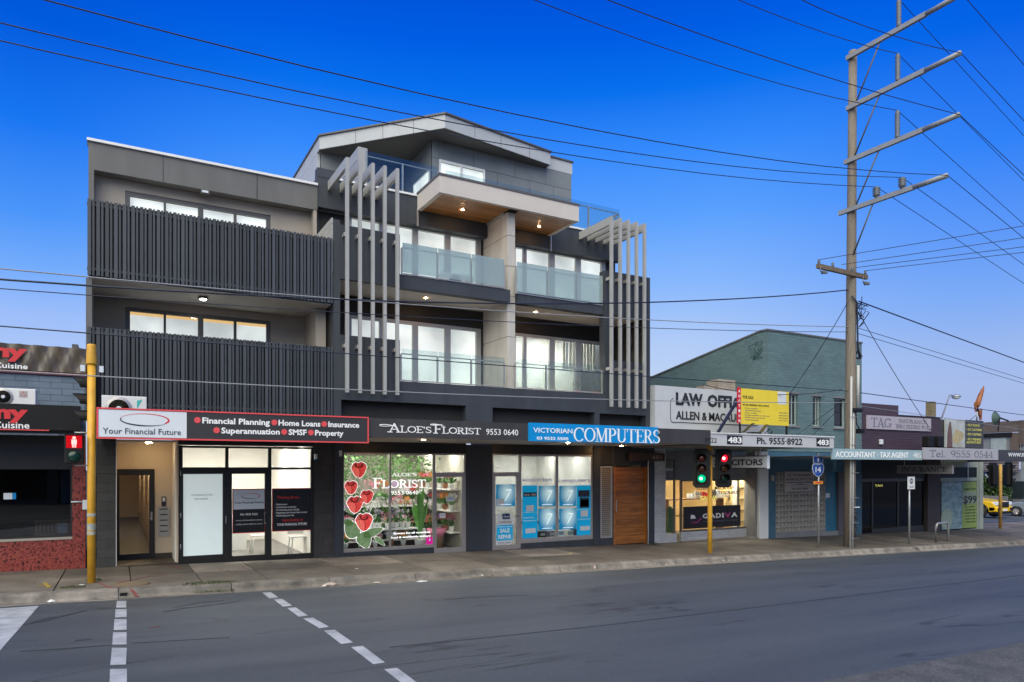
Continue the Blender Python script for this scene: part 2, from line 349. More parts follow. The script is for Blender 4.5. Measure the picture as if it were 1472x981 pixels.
def wall_holes(name, mat, parent, x0, x1, z0, z1, y0, y1, holes, **k):
    """wall slab with rectangular openings, as butting boxes"""
    xs = sorted({x0, x1} | {h[0] for h in holes} | {h[1] for h in holes}); mb = MB()
    for a, b in zip(xs, xs[1:]):
        if b - a < 1e-5: continue
        mid = (a + b) / 2; cuts = sorted([(h[2], h[3]) for h in holes if h[0] <= mid <= h[1]]); z = z0
        for c0, c1 in cuts:
            if c0 > z: mb.box(a, b, y0, y1, z, c0)
            z = max(z, c1)
        if z < z1: mb.box(a, b, y0, y1, z, z1)
    return mb.build(name, mat, parent, **k)
def room(parent, x0, x1, y0, y1, z0, z1, wm, fm, name='interior'):
    t = .06
    MB().box(x0 - t, x1 + t, y1, y1 + t, z0 - t, z1 + t).box(x0 - t, x0, y0, y1, z0 - t, z1 + t).box(x1, x1 + t, y0, y1, z0 - t, z1 + t).box(x0, x1, y0, y1, z1, z1 + t).build(name + '_wall', wm, parent)
    MB().box(x0, x1, y0, y1, z0 - t, z0).build(name + '_floor', fm, parent)

# ================================================================== GROUND
asph = M('road asphalt', (.044, .053, .064), .62, col2=(.076, .087, .098), scale=.8, stretch=(.13, 1.3, 1), bump=.55, bscale=110, spec=.35)
def asphalt_detail(m, grit=260, crack=True):
    n = m.node_tree; N = n.nodes; L = n.links.new; b = N['Principled BSDF']; base = b.inputs['Base Color'].links[0].from_socket
    t = N.new('ShaderNodeTexCoord')
    g = N.new('ShaderNodeTexNoise'); g.inputs['Scale'].default_value = grit / 4; g.inputs['Detail'].default_value = 3; L(t.outputs['Object'], g.inputs['Vector'])
    gr = N.new('ShaderNodeMapRange'); gr.inputs[1].default_value = .3; gr.inputs[2].default_value = .7; gr.inputs[3].default_value = .72; gr.inputs[4].default_value = 1.3; L(g.outputs['Fac'], gr.inputs[0])
    mu = N.new('ShaderNodeMix'); mu.data_type = 'RGBA'; mu.blend_type = 'MULTIPLY'; mu.inputs[0].default_value = 1; L(base, mu.inputs[6]); L(gr.outputs[0], mu.inputs[7]); out = mu.outputs[2]
    if crack:
        mp = N.new('ShaderNodeMapping'); mp.inputs['Scale'].default_value = (.13, .8, 1); L(t.outputs['Object'], mp.inputs[0])
        c = N.new('ShaderNodeTexNoise'); c.inputs['Scale'].default_value = 1.3; c.inputs['Detail'].default_value = 5; c.inputs['Distortion'].default_value = .5; L(mp.outputs[0], c.inputs['Vector'])
        s = N.new('ShaderNodeMath'); s.operation = 'SUBTRACT'; s.inputs[1].default_value = .53; L(c.outputs['Fac'], s.inputs[0])
        ab = N.new('ShaderNodeMath'); ab.operation = 'ABSOLUTE'; L(s.outputs[0], ab.inputs[0])
        k = N.new('ShaderNodeMapRange'); k.inputs[1].default_value = 0; k.inputs[2].default_value = .014; k.inputs[3].default_value = .42; k.inputs[4].default_value = 1; L(ab.outputs[0], k.inputs[0])
        m2 = N.new('ShaderNodeTexNoise'); m2.inputs['Scale'].default_value = .5; L(t.outputs['Object'], m2.inputs['Vector'])
        k2 = N.new('ShaderNodeMapRange'); k2.inputs[1].default_value = .46; k2.inputs[2].default_value = .56; k2.inputs[3].default_value = 0; k2.inputs[4].default_value = 1; L(m2.outputs['Fac'], k2.inputs[0])
        mm = N.new('ShaderNodeMix'); mm.data_type = 'RGBA'; mm.blend_type = 'MULTIPLY'; L(k2.outputs[0], mm.inputs[0]); L(out, mm.inputs[6]); L(k.outputs[0], mm.inputs[7]); out = mm.outputs[2]
    L(out, b.inputs['Base Color'])
asphalt_detail(asph)
asphn = M('coarse chip asphalt', (.058, .06, .066), .8, col2=(.105, .105, .11), scale=4, bump=1., bscale=70, spec=.3); asphalt_detail(asphn, 150, False)
conc = M('worn footpath concrete', (.080, .070, .058), .8, col2=(.17, .148, .122), scale=1.2, bump=.5, bscale=70, rnd=.3)
concl = M('pale footpath concrete', (.20, .17, .14), .8, col2=(.30, .26, .22), scale=2.2, bump=.4, bscale=70, rnd=.1)
concd = M('footpath base', (.04, .038, .035), .9)
kerbm = M('stained kerb concrete', (.09, .082, .07), .85, col2=(.26, .235, .205), scale=3.5, bump=.8, bscale=45, rnd=.2)
paint = M('worn white road paint', (.24, .26, .29), .6, col2=(.46, .485, .52), scale=4, bump=.3, bscale=90)
def sheet(xs, ys, off, name, mat, kind='structure', parent=None):
    mb = MB(); n = len(xs)
    mb.add([(x, y, zf(x, y) + off) for y in ys for x in xs], [(j * n + i, j * n + i + 1, (j + 1) * n + i + 1, (j + 1) * n + i) for j in range(len(ys) - 1) for i in range(n - 1)])
    return mb.build(name, mat, parent, kind=kind)
xs = [-400, -120, -15] + [i * 1.0 for i in range(-14, 71)] + [120, 400, 1500]
road = sheet(xs, [4, 5.5, 7, 8.5, 10, 11.5, 13.0, 13.3], 0, 'road', asph)
sheet(xs, [-9, -4, 0, 4], 0, 'road_shoulder', asphn)
MB().add([(-1500, -800, -3.5), (1500, -800, -3.5), (1500, 1500, -3.5), (-1500, 1500, -3.5)], [(0, 1, 2, 3)]).build('ground', concd, kind='structure')
foot = sheet([x for x in xs if x <= 44], [13.66, 15, 17.2, 19, 26], -.03, 'footpath', concd)
# side street that runs off behind the corner shop
sheet([44, 50, 56, 62, 70, 120, 400, 1500], [13.3, 17.2, 40, 200, 900], -.06, 'side_road', asph)
sheet([36.2, 40, 44], [19.8, 26, 40, 200], -.005, 'side_road', asph)
def slab(x0, x1, y0, y1, mat, th=.03, g=.011):
    x0 += g; x1 -= g; y0 += g; y1 -= g
    MB().add([(x0, y0, zf(x0, y0) - th), (x1, y0, zf(x1, y0) - th), (x1, y1, zf(x1, y1) - th), (x0, y1, zf(x0, y1) - th),
              (x0, y0, zf(x0, y0)), (x1, y0, zf(x1, y0)), (x1, y1, zf(x1, y1)), (x0, y1, zf(x0, y1))],
             [(0, 3, 2, 1), (4, 5, 6, 7), (0, 1, 5, 4), (1, 2, 6, 5), (2, 3, 7, 6), (3, 0, 4, 7)]).build('paving_slab', mat, foot)
x = -9.; k = 0
while x < 34:
    w = 1.15 if x < 2 else 1.7
    for (a, b) in ((13.84, 15.5), (15.5, 17.2)):
        pale = b > 17 and any(p <= x < q for p, q in ((.9, 2.4), (3.9, 5.5), (8.0, 9.5), (13, 14.2)))
        slab(x, x + w, a, b, concl if pale else conc)
    x += w
for i in range(7): slab(34 + i * 1.4, 35.4 + i * 1.4, 13.84, 17.2, conc); slab(34.9 + i * 1.3, 36.2 + i * 1.3, 17.2, 19.6, conc)
kerb = MB().box(-40, -9.05, 13.62, 13.84, -.2, .25).build('kerb', kerbm, kind='structure')
x = -9.
while x < 44:
    x1 = x + 1.8; mb = MB()
    for (ya, za, yb, zb) in ((13.62, None, 13.84, None),):
        rows = []
        for xx in (x + .008, x1 - .008):
            zr = -.065 - .025 * xx; zt = .055 - .025 * xx
            rows.append([(xx, 13.3, zr + .004), (xx, 13.56, zr - .015), (xx, 13.62, zr + .02), (xx, 13.645, zt - .03), (xx, 13.68, zt), (xx, 13.838, zt + .002), (xx, 13.838, zt - .3), (xx, 13.3, zr - .3)])
        n = 8; mb.add(rows[0] + rows[1], [tuple(range(n)), tuple(range(n, 2 * n))[::-1]] + [(i, (i + 1) % n, (i + 1) % n + n, i + n) for i in range(n)])
    mb.build('kerb_stone', kerbm, kerb); x = x1
# road markings
def mark(pts):
    P = [GR(a, b, 0) for a, b in pts]; mb = MB()
    P = [Vector((p.x, p.y, zf(p.x, p.y) + .005)) for p in P]
    mb.prism(P, (0, 0, -.004)); return mb.build('road_marking', paint, road)
for q in ([(168, 864.5), (181.5, 864.5), (181.5, 873.7), (167, 874)], [(166, 876.5), (182, 876.5), (182, 887.3), (165.5, 888)], [(164.5, 890.8), (182, 890.8), (182, 905.6), (163.5, 906)],
          [(162.5, 909.5), (182, 909.5), (182, 926.6), (161.5, 927)], [(161, 932), (182.3, 932), (181, 955.5), (158.5, 956.5)], [(158.3, 962.7), (182.3, 962.3), (182.6, 995), (157, 995)],
          [(377, 852.5), (389, 852), (400, 859.3), (387, 860.5)], [(394, 862.5), (405.5, 861.7), (419.5, 871), (406.5, 872.5)], [(413, 874.7), (424.8, 873.7), (442, 885.3), (429.5, 887)],
          [(436, 889.8), (450, 888.5), (472.5, 901.5), (459, 903.5)], [(466, 907.5), (481, 906), (507, 924), (490.5, 926.3)], [(505, 931), (521.5, 929.4), (553, 953), (536.5, 955.3)], [(552.5, 963), (571, 961), (602, 984), (583, 987)],
          [(56, 871.5), (0, 936), (-80, 1030), (-420, 990), (-420, 905)]): mark(q)
# ================================================================== MAIN BUILDING
YS, YF, YB = 17.2, 18.67, 19.0     # front plane, set back fascia plane, balcony back wall
H3 = 9.9
ab = thing('apartment_building', 'four storey charcoal and grey apartment block with slatted balconies above lit shops', 'building', (0, YS, 0))
zT, zB = 9.63, 8.99
XL, XM, XR = -.6, 4.61, 14.82
# --- left block
MB().box(XL, XM, YF, YF + .3, zB, zT).build('roof_fascia', greyfc, ab)
for xj in (XP(234.5, YF), XP(369.5, YF)): bx('panel_joint', blackf, ab, xj - .008, xj + .008, YF - .004, YF, zB, zT)
bx('roof_capping', capw, ab, XL - .03, XM, YF - .05, YF + .35, zT, zT + .06)
MB().box(XL, XM - .01, YF + .35, 30, 9.3, 9.45).build('roof', greyfc, ab)
bx('wall', greyfc, ab, XL, -.49, YF, YF + .32, 3.3, zB)
bx('side_wall', greyfc, ab, XL, -.49, YB, 30, 0, 9.3)
MB().box(-.49, XM, YF + .3, YB - .002, zB, zB + .1).build('balcony_soffit', dsoff, ab)
def win_strip(parent, frame, pane_px, Y, z0, z1, bl=True, fr=.05, x0=None, x1=None, warm=False, label=None, deep=.35, gm=None):
    xa = x0 if x0 is not None else XP(pane_px[0][0], Y) - fr; xb = x1 if x1 is not None else XP(pane_px[-1][1], Y) + fr
    holes = [(XP(a, Y), XP(b, Y), z0 + fr, z1 - fr) for a, b in pane_px]
    w = wall_holes('window', frame, parent, xa, xb, z0, z1, Y - .035, Y + .05, holes)
    for h in holes:
        bx('pane', gm or glass, w, h[0], h[1], Y + .008, Y + .016, h[2], h[3])
        if bl:
            zz = h[3] - (.06 if warm else 0.)
            b = bx('blind', blind, w, h[0] - .03, h[1] + .03, Y + .10, Y + .11, h[2] - .05, zz)
    if bl: 
        bx('window_glow_strip', warmlit if warm else blind, w, xa + .02, xb - .02, Y + deep, Y + deep + .02, z1 - .5, z1)  # glowing strip stands in for the lit ceiling behind the window
    return w
panesL = [(187, 235.2), (238.6, 284.6), (292.2, 336), (339.8, 382.6)]
holesL = []
xa, xb = XP(180, YB), XP(389, YB)
wins = [(xa, xb, 6.85, ZP(180, 274, YB)), (xa, xb, 4.3, ZP(180, 441, YB))]
wall_holes('balcony_wall', stonew, ab, -.49, XM, 3.3, zB, YB, YB + .2, [(a, b, c, d) for a, b, c, d in wins])
for i, (a, b, c, d) in enumerate(wins): win_strip(ab, dframe, panesL, YB + .06, c, d, fr=.09, x0=a, x1=b, warm=(i == 1))
# balconies with vertical slats
def slats(z0, z1, name, step=.163):
    w = .062; proto = None; x = XL + .03; i = 0
    while x < XM - .03:
        ww = (.066, .040)[i % 2]; dd = (.0, .012)[i % 2]
        o = MB().box(x, x + ww, YS - .04 + dd, YS, z0, z1).build('slat', slatm, ab) if i < 2 else None
        if i < 2:
            if i == 0: pa = (o, x)
            else: pb = (o, x)
        else:
            s0, sx0 = (pa, pb)[i % 2]
            o = inst(s0, ab, (x - sx0, 0, random.uniform(-.001, .001)))
        x += (.088, .075)[i % 2]; i += 1
for (sb, st, flo) in ((6.20, 7.81, 6.42), (3.36, 5.11, 3.9)):
    slats(sb, st, 'slat')
    bx('slat_backing', black, ab, XL + .06, XM - .01, YS + .041, YS + .0415, sb, st - .006)  # black sheet added so the gaps between slats stay dark
    for zz in (sb + .12, st - .12): bx('slat_rail', slatm, ab, XL + .02, XM, YS + .001, YS + .04, zz, zz + .05)
    bx('balcony_floor', soffw, ab, XL + .05, XM - .01, YS + .05, YB - .004, sb - .03, sb + .14)
    bx('balcony_edge', slatm, ab, XL + .05, XM, YS + .042, YS + .05, sb - .02, sb + .3)
MB().box(XL, -.49, YS + .05, YF - .002, 3.3, 6.15).build('wall', greyfc, ab)
# screen between the balconies
for zz in range(9): bx('screen_slat', louv, ab, XM - .005, XM + .03, YS + .04, YB - .01, 7.0 + zz * .15, 7.14 + zz * .15)
bx('wall', stonew, ab, XM - .26, XM - .01, YF - .9, YB - .004, 3.4, 6.16)
bx('wall', stonew, ab, XM - .1, XM - .012, YF + .02, YB - .004, 6.4, zB)
dl = thing('balcony_downlight', 'round lit ceiling lamp under the upper slatted balcony', 'ceiling lamp', (XP(292, 17.9), 17.9, 6.16))
p = Vector(dl.location); MB().lathe([(.10, 0), (.11, -.03), (.08, -.05)], p, n=14).build('lamp_body', dframe, dl); MB().lathe([(.075, -.051), (.07, -.065), (.02, -.07)], p, n=14).build('lamp_lens', lamp_w, dl)
dl = thing('eave_light', 'small unlit box light under the top fascia of the left block', 'light fitting', (XP(294, YF + .15), YF + .1, zB))
p = Vector(dl.location); MB().box(p.x - .1, p.x + .1, p.y - .1, p.y + .1, p.z - .08, p.z - .002).build('lamp_body', dframe, dl); MB().box(p.x - .07, p.x + .07, p.y - .104, p.y - .1, p.z - .07, p.z - .02).build('lamp_lens', offw, dl)
# --- middle block
xw0, xw1 = XM, XR
ZC = 9.9
bx('upper_wall', render, ab, XM, XR, YF + .03, YF + .25, ZP(560, 319, YB) - .05, ZC)
bx('parapet', render, ab, XM + .002, XP(486, YF), YF + .02, YF + .27, ZC, ZC + .24)
MB().box(XM, XR, YF + .25, 30, ZC - .2, ZC - .01).build('roof_terrace', greyfc, ab)
bx('terrace_capping', capw, ab, XP(486, YF), XR + .02, YF - .01, YF + .2, ZC, ZC + .05)
bx('side_wall', render, ab, XR - .12, XR, YB + .01, 30, -.6, ZC - .2)
bx('side_wall', render, ab, XM, XM + .12, YF + .3, 30, 3.3, ZC - .21)
F1, F2 = 4.40, 7.05
finX0, finX1, finY = 9.73, 9.985, 17.47
bx('fin_wall', precast, ab, finX0, finX1, finY, YB - .002, 4.0, 9.47)
for zz in (ZP(728.5, 338, finY), ZP(728.5, 382, finY), ZP(728, 425, finY), 5.9): bx('panel_joint', recess, ab, finX0 - .003, finX1 + .003, finY - .003, YB - .003, zz - .006, zz + .006)
# front pillars, solid balustrades and slabs
xpL = XP(479.5, YS); xpL1 = XP(489, YS); xi1 = XP(575, YS)
xpR0 = XP(870, YS); xpR1 = XP(934.5, YS)
wall_holes('front_wall', render, ab, xpL, xpR1, 3.9, F1 - .02, YS, YS + .3, [])
MB().box(xpL, xpL1, YS, YS + .3, F1 - .02, 8.3).build('pillar', render, ab)
bx('pillar', render, ab, XP(930.5, YS), xpR1, YS, YS + .3, F1 - .02, 8.2)
bx('pillar', render, ab, xpR0, XP(877, YS), YS + .02, YS + .299, F1 - .02, 8.2)
for (a, b) in ((xpL1 + .001, xi1), (XP(877, YS) + .001, XP(930.5, YS) - .001)):
    bx('solid_balustrade', render, ab, a, b, YS + .01, YS + .13, F1 - .02, 5.45)
    bx('solid_balustrade', render, ab, a, b, YS + .01, YS + .13, 6.85, 8.2)
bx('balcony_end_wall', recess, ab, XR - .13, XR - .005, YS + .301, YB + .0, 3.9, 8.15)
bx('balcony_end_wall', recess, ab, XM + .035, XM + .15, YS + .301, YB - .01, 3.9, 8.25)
for (z0, z1) in ((3.9, F1), (6.85, F2 + .15)):
    bx('balcony_slab', render, ab, xi1, finX0 - .002, YS + .1, YS + .35, z0 + .001, z1)
    bx('balcony_slab', render, ab, finX1 + .002, xpR0 - .002, YS + .1, YS + .35, z0 + .001, z1)
    bx('balcony_floor', soffw, ab, xpL1, finX0 - .004, YS + .36, YB - .003, z0 + .05, z1 - .03)
    bx('balcony_floor', soffw, ab, finX1 + .004, XR - .14, YS + .36, YB - .003, z0 + .05, z1 - .03)
# balcony windows
pm = [(505, 545), (551.5, 592.8), (600.6, 639.2), (647.2, 684)]
pr = [(740.5, 751.5), (756.4, 789), (796.8, 827), (834.4, 864)]
for fl, z1a, z1b in ((F2 + .12, ZP(690, 342, YB), ZP(869, 374, YB)), (F1, ZP(692, 473.4, YB), ZP(869, 493, YB))):
    xa, xb = XP(500, YB), XP(691, YB); xc, xd = finX1 + .003, XP(870, YB)
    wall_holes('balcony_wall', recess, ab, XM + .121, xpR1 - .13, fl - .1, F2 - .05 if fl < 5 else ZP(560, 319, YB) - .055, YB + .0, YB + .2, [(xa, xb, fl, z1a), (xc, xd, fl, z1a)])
    w = win_strip(ab, wframe, pm, YB + .02, fl, z1a, fr=.10, x0=xa, x1=xb)
    if fl > 5: win_strip(ab, wframe, pr, YB + .02, fl, z1a, fr=.10, x0=xc, x1=xd)
    else:
        win_strip(ab, wframe, pr, YB + .02, fl, z1a, bl=False, fr=.10, x0=xc, x1=xd, gm=rglass)
        room(ab, xc, xd + 1.5, YB + .22, 21.2, fl + .02, 6.7, M('pale flat wall', (.64, .66, .65), .8), M('flat timber floor', (.3, .2, .12), .5), 'living_room')
        for kx in (11.0, 13.2, 15.): bx('ceiling_light', lamp_w, ab, kx - .5, kx + .5, 19.8, 20.5, 6.66, 6.69)
        for kx in (XP(808, YB + .3), XP(838, YB + .3)):
            for q_ in range(4): bx('curtain_fold', M('pale curtain', (.7, .7, .66), .9), ab, kx + q_ * .13, kx + q_ * .13 + .09, YB + .24 + .03 * (q_ % 2), YB + .27 + .03 * (q_ % 2), fl + 1.0, 6.4)
for px_, Y_, z_, lab in ((612, 18.2, 6.9, 'small warm downlight under the second floor slab left of the fin wall'), (770, 18.2, 6.9, 'small warm downlight under the second floor slab right of the fin wall'), (665, 18.0, 9.5, 'small warm downlight in the timber soffit left of the fin wall'), (775, 18.1, 9.5, 'small warm downlight in the timber soffit right of the fin wall')):
    q = thing('soffit_downlight', lab, 'downlight', (XP(px_, Y_), Y_, z_)); MB().lathe([(.035, 0), (.035, -.006), (.03, -.008)], q.location, n=12).build('lamp_lens', lamp_y, q)
# downpipes on upper wall
for xp_, y0, y1 in ((600.5, 301, 325), (792, 338, 361)):
    bx('downpipe', alum, ab, XP(xp_, YF) - .02, XP(xp_, YF) + .02, YF - .02, YF + .029, ZP(xp_, y1, YF), ZP(xp_, y0, YF))
# glass balustrades
def balustrade(x0, x1, Y, z0, z1, posts, gm, cut=.0, label=None, parent=ab):
    b = bx('balustrade', alum, parent, x0 - .02, x1 + .02, Y + .03, Y + .07, z0 - .0, z0 + .03)
    xs_ = [x0] + [XP(p_, Y) for p_ in posts] + [x1]
    for i, px_ in enumerate(xs_): bx('post', alum, b, px_ - .02, px_ + .02, Y + .03, Y + .08, z0 + .031, z1 - .14)
    bx('rail', alum, b, x0, x1, Y + .035, Y + .06, z1 - .139, z1 - .11)
    for a, c in zip(xs_, xs_[1:]): bx('glass_panel', gm, b, a + .012, c - .012, Y + .005, Y + .017, z0 + .04, z1)
    return b
balustrade(XP(579, YS), XP(726.5, YS), YS + .04, F2 + .155, 8.02, (629.5, 678), fglass)
balustrade(XP(744, YS), XP(868, YS), YS + .04, F2 + .07, 8.02, (787.5, 828.5), fglass)
balustrade(XP(578, YS), XP(727, YS), YS + .04, F1 + .01, 5.24, (630, 678.5), bglass)
balustrade(XP(743, YS), XP(868, YS), YS + .04, F1 + .01, 5.25, (786.5, 828.5), bglass)
# louvre posts with their beams
for cxs in ((498.9, 517.4, 535.8, 553, 571), (878.9, 891.4, 903.2, 914.9, 926.3)):
    for i, c in enumerate(cxs):
        xc = XP(c, 17.0); w = .040
        l = MB().box(xc - w, xc + w, 16.955, 17.045, ZP(498, 564.5, 17.0), ZP(498.5, 227, 17.0) - .001)
        l.box(xc - w, xc + w, 17.046, YF - .001, ZP(498.5, 227, 17) - .24, ZP(498.5, 227, 17) - .001)
        lo = l.build('louvre_post', louv, ab)
        for zz in (ZP(502, 333, 17.1), ZP(502, 492, 17.1)): bx('bracket', alum, lo, xc - w - .025, xc - w - .001, 17.03, 17.2, zz - .15, zz - .06)
# --- balcony box with timber soffit
bx0, bx1, by0, zb0, zb1 = XP(631.5, 17.1), 11.97, 17.1, 9.48, 9.94
wall_t = .12
MB().box(bx0, bx1, by0, by0 + wall_t, zb0, zb1).box(bx0, bx0 + wall_t, by0 + wall_t, YF - .002, zb0, zb1).box(bx1 - wall_t, bx1, by0 + wall_t, YF - .002, zb0, zb1).build('balcony_fascia', cream, ab)
MB().box(bx0 - .02, bx1 + .02, by0 - .02, by0 + .16, zb1, zb1 + .06).box(bx0 - .02, bx0 + .16, by0 + .161, YF + .02, zb1, zb1 + .06).box(bx1 - .16, bx1 + .02, by0 + .161, YF + .02, zb1, zb1 + .06).build('balcony_capping', dframe, ab)
yy = by0 + wall_t + .002
while yy < YF - .01:
    y2 = min(yy + .118, YF - .004)
    for (a, b) in ((bx0 + wall_t, finX0 - .03), (finX1 + .03, bx1 - wall_t)): bx('soffit_board', timberY, ab, a + .003, b - .003, yy + .002, y2 - .004, zb0 + .02, zb0 + .045)
    yy += .12
bx('soffit_backing', recess, ab, bx0 + wall_t + .001, bx1 - wall_t - .001, by0 + wall_t + .001, YF - .003, zb0 + .06, zb0 + .3)
bx('soffit_trim', louv, ab, finX0 - .06, finX0 - .001, finY + .1, YF - .004, zb0 - .04, zb0 + .018)
# terrace balustrade
tb = balustrade(XP(525, YF), XP(630, YF), YF + .02, ZC + .055, 10.88, (579.5,), bglass)
tb2 = balustrade(XP(632, YF) + .2, XR - .06, YF + .02, ZC + .055, 10.85, (720, 766, 808, 847.3), bglass)
for i, (a, b) in enumerate(((XR - .08, YF + .1),)):
    rr = bx('balustrade', alum, ab, a, a + .04, b, 24, ZC + .05, ZC + .08)
    for y_ in (18.9, 20.4, 22, 23.5): bx('post', alum, rr, a, a + .04, y_, y_ + .04, ZC + .081, 10.72)
    bx('rail', alum, rr, a + .005, a + .035, b, 24, 10.721, 10.75); bx('glass_panel', bglass, rr, a + .01, a + .02, b + .05, 23.9, ZC + .1, 10.8)
xt = XP(503, YF); MB().box(xt + .24, xt + .5, YF + .03, YF + .1, ZC + .05, 10.95).box(xt + .24, xt + .31, YF + .101, 20.6, ZC + .05, 10.95).build('terrace_screen', louv, ab)
for zz in (10.1, 10.35, 10.6): bx('screen_joint', dsoff, ab, xt + .235, xt + .238, YF + .1, 20.5, zz, zz + .012)
# --- penthouse
ZW, ZRf = 12.80, 13.24
Lp, Pp, Rp = Vector((5.87, 23.5, 0)), Vector((8.93, 20.07, 0)), Vector((13.27, 20.7, 0))
def v3(p, z): return Vector((p.x, p.y, z))
outl = [Lp, Pp, Rp, Vector((13.27, 20.995, 0)), Vector((14.40, 20.995, 0)), Vector((14.40, 30, 0)), Vector((5.87, 30, 0))]
MB().prism([v3(p, ZW + .012) for p in outl], (0, 0, ZRf - ZW - .012)).build('penthouse_roof', lightgrey, ab)
o2 = [p + Vector((dx, dy, 0)) for p, (dx, dy) in zip(outl, ((-.04, -.05), (0, -.06), (.03, -.05), (.03, -.05), (.04, -.04), (.04, 0), (-.04, 0)))]
MB().prism([v3(p, ZRf) for p in o2], (0, 0, .05)).build('roof_capping', dframe, ab)
MB().prism([v3(p, ZW) for p in [Lp + Vector((.03, .03, 0)), Pp + Vector((0, .03, 0)), Rp + Vector((-.02, .03, 0)), Vector((13.25, 20.99, 0)), Vector((8.89, 20.99, 0)), Vector((8.89, 23.69, 0)), Vector((5.9, 23.69, 0))]], (0, 0, .011)).build('roof_soffit', dsoff, ab)
def pj(a, b, t): return a.lerp(b, t)
for a, b, ts in ((Lp, Pp, (.3, .52, .76)), (Pp, Rp, (.26, .5, .78))):
    for t in ts:
        p = pj(a, b, t); d = (b - a).normalized(); n = Vector((d.y, -d.x, 0)) * .004
        MB().prism([v3(p + n, ZW + .01), v3(p + n + d * .014, ZW + .01), v3(p + n + d * .014, ZRf), v3(p + n, ZRf)], -n * .9).build('panel_joint', dsoff, ab)
# front wall in separate sheets, window opening between them
wy = 21.0; wx0, wx1 = XP(631, wy), XP(697, wy); wz1 = ZP(631, 229, wy); wz0 = 11.0
def sheets(x0, x1, rows, hole=None, Y=wy):
    for ri, (z0, z1, js) in enumerate(rows):
        ed = [x0] + [j for j in js if x0 < j < x1] + [x1]
        for a, b in zip(ed, ed[1:]):
            if hole and z1 > hole[2] + .01 and z0 < hole[3] - .01 and a >= hole[0] - .01 and b <= hole[1] + .01: continue
            bx('wall_panel', fcpanel, ab, a + .006, b - .006, Y, Y + .03, z0 + .006, z1 - .006)
hz = wz1
sheets(8.89, 14.37, [(ZC - .01, 11.15, (wx0, wx1, 11.6, 13.2)), (11.15, hz, (wx0, wx1, 11.3, 12.6, 13.6)), (hz, ZW, (wx0, 10.4, 12.0, 13.27))], (wx0, wx1, 10.9, hz))
bx('wall_panel', fcpanel, ab, 13.276, 14.37, wy, wy + .03, ZW + .0, ZRf - .01)
bx('wall_backing', recess, ab, wx1 + .0, 14.36, wy + .031, wy + .1, ZC - .01, ZW); bx('wall_backing', recess, ab, 8.9, wx0, wy + .031, wy + .1, ZC - .01, ZW); bx('wall_backing', recess, ab, wx0, wx1, wy + .031, wy + .1, hz, ZW)
win_strip(ab, capw, [(633.5, 662), (664.5, 695)], wy + .01, ZC, hz - .002, fr=.05, x0=wx0 + .004, x1=wx1 - .004)
for k in range(3): bx('wall_panel', fcpanel, ab, 8.89, 8.92, wy + .12 + k * .9, wy + 1.0 + k * .9, ZC, ZW)
bx('wall', fcpanel, ab, 14.33, 14.369, wy + .12, 29.9, ZC, ZW)
bx('wall', lightgrey, ab, 5.87, 5.97, 23.8, 29.9, 9.4, ZW)
for k in range(4): bx('wall_panel', fcpanel, ab, 5.98 + k * .73, 6.70 + k * .73, 23.7, 23.74, ZC, ZW - .001)
d = bx('door', capw, ab, 8.86, 8.889, 21.2, 22.6, ZC, 11.9); bx('pane', blind, d, 8.85, 8.859, 21.26, 21.86, ZC + .05, 11.84); bx('pane', blind, d, 8.85, 8.859, 21.92, 22.54, ZC + .05, 11.84)
ut = thing('roof_vent_box', 'dark vent box fixed to the white penthouse side wall', 'vent', (5.75, 26, 11.0))
MB().box(5.62, 5.86, 25.6, 26.2, 10.7, 11.5).build('vent_housing', dframe, ut, bevel=.02); MB().tube([(5.75, 25.9, 11.5), (5.75, 25.9, 11.9)], .06).build('vent_pipe', dframe, ut)
# --- wall band above awning with recesses
rec = [(XP(490.5, YS), XP(670, YS), 3.0, ZP(490.5, 574.6, YS)), (XP(708, YS), XP(855, YS), 3.0, ZP(708, 586, YS)), (XP(862, YS), XP(928.5, YS), 3.0, ZP(862, 594.5, YS))]
wall_holes('front_wall', render, ab, xpL, xpR1, 3.0, 3.899, YS, YS + .3, [(a, b, 2.9, min(d, 3.895)) for a, b, c, d in rec])
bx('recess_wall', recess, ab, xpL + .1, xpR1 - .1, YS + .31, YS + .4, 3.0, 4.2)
# ================================================================== AWNING
YA = 13.8
aw = MB().box(-.33, 14.01, YA, YA + .06, 2.76, 3.15).box(13.95, 14.01, YA + .061, YS - .01, 2.76, 3.15).box(-.33, -.27, YA + .061, YS - .01, 2.76, 3.15).build('awning', awn, ab)
bx('awning_soffit', soffd, aw, -.26, 13.94, YA + .062, YS - .012, 2.79, 2.83)
bx('awning_roof', awn, aw, -.265, 13.945, YA + .062, YS - .012, 3.02, 3.06)
bx('fascia_joint', black, aw, XP(660, YA), XP(660, YA) + .01, YA - .003, YA, 2.78, 3.13)
for i in range(34): bx('soffit_slat', timberY if i % 2 else blackf, aw, -.2 + i * .075, -.17 + i * .075, YA + .3, YS - .1, 2.75, 2.788)
bx('ceiling_panel', blackf, aw, 2.5, 4.6, YA + .3, YS - .05, 2.76, 2.789)
for pxx, yl_, nm_ in ((609, 15.0, 'before the flower shop window'), (816.5, 15.0, 'before the computer shop window'), (893, 16.5, 'close above the timber door')):
    q = Vector((XP(pxx, yl_), yl_, 2.79)); d = thing('awning_downlight', 'lit warm downlight in the awning soffit ' + nm_, 'downlight', q)
    MB().lathe([(.07, 0), (.07, -.012), (.05, -.014)], q, n=14).build('lamp_ring', alum, d); MB().lathe([(.05, -.015), (.045, -.02), (.01, -.022)], q, n=14).build('lamp_lens', lamp_y, d)
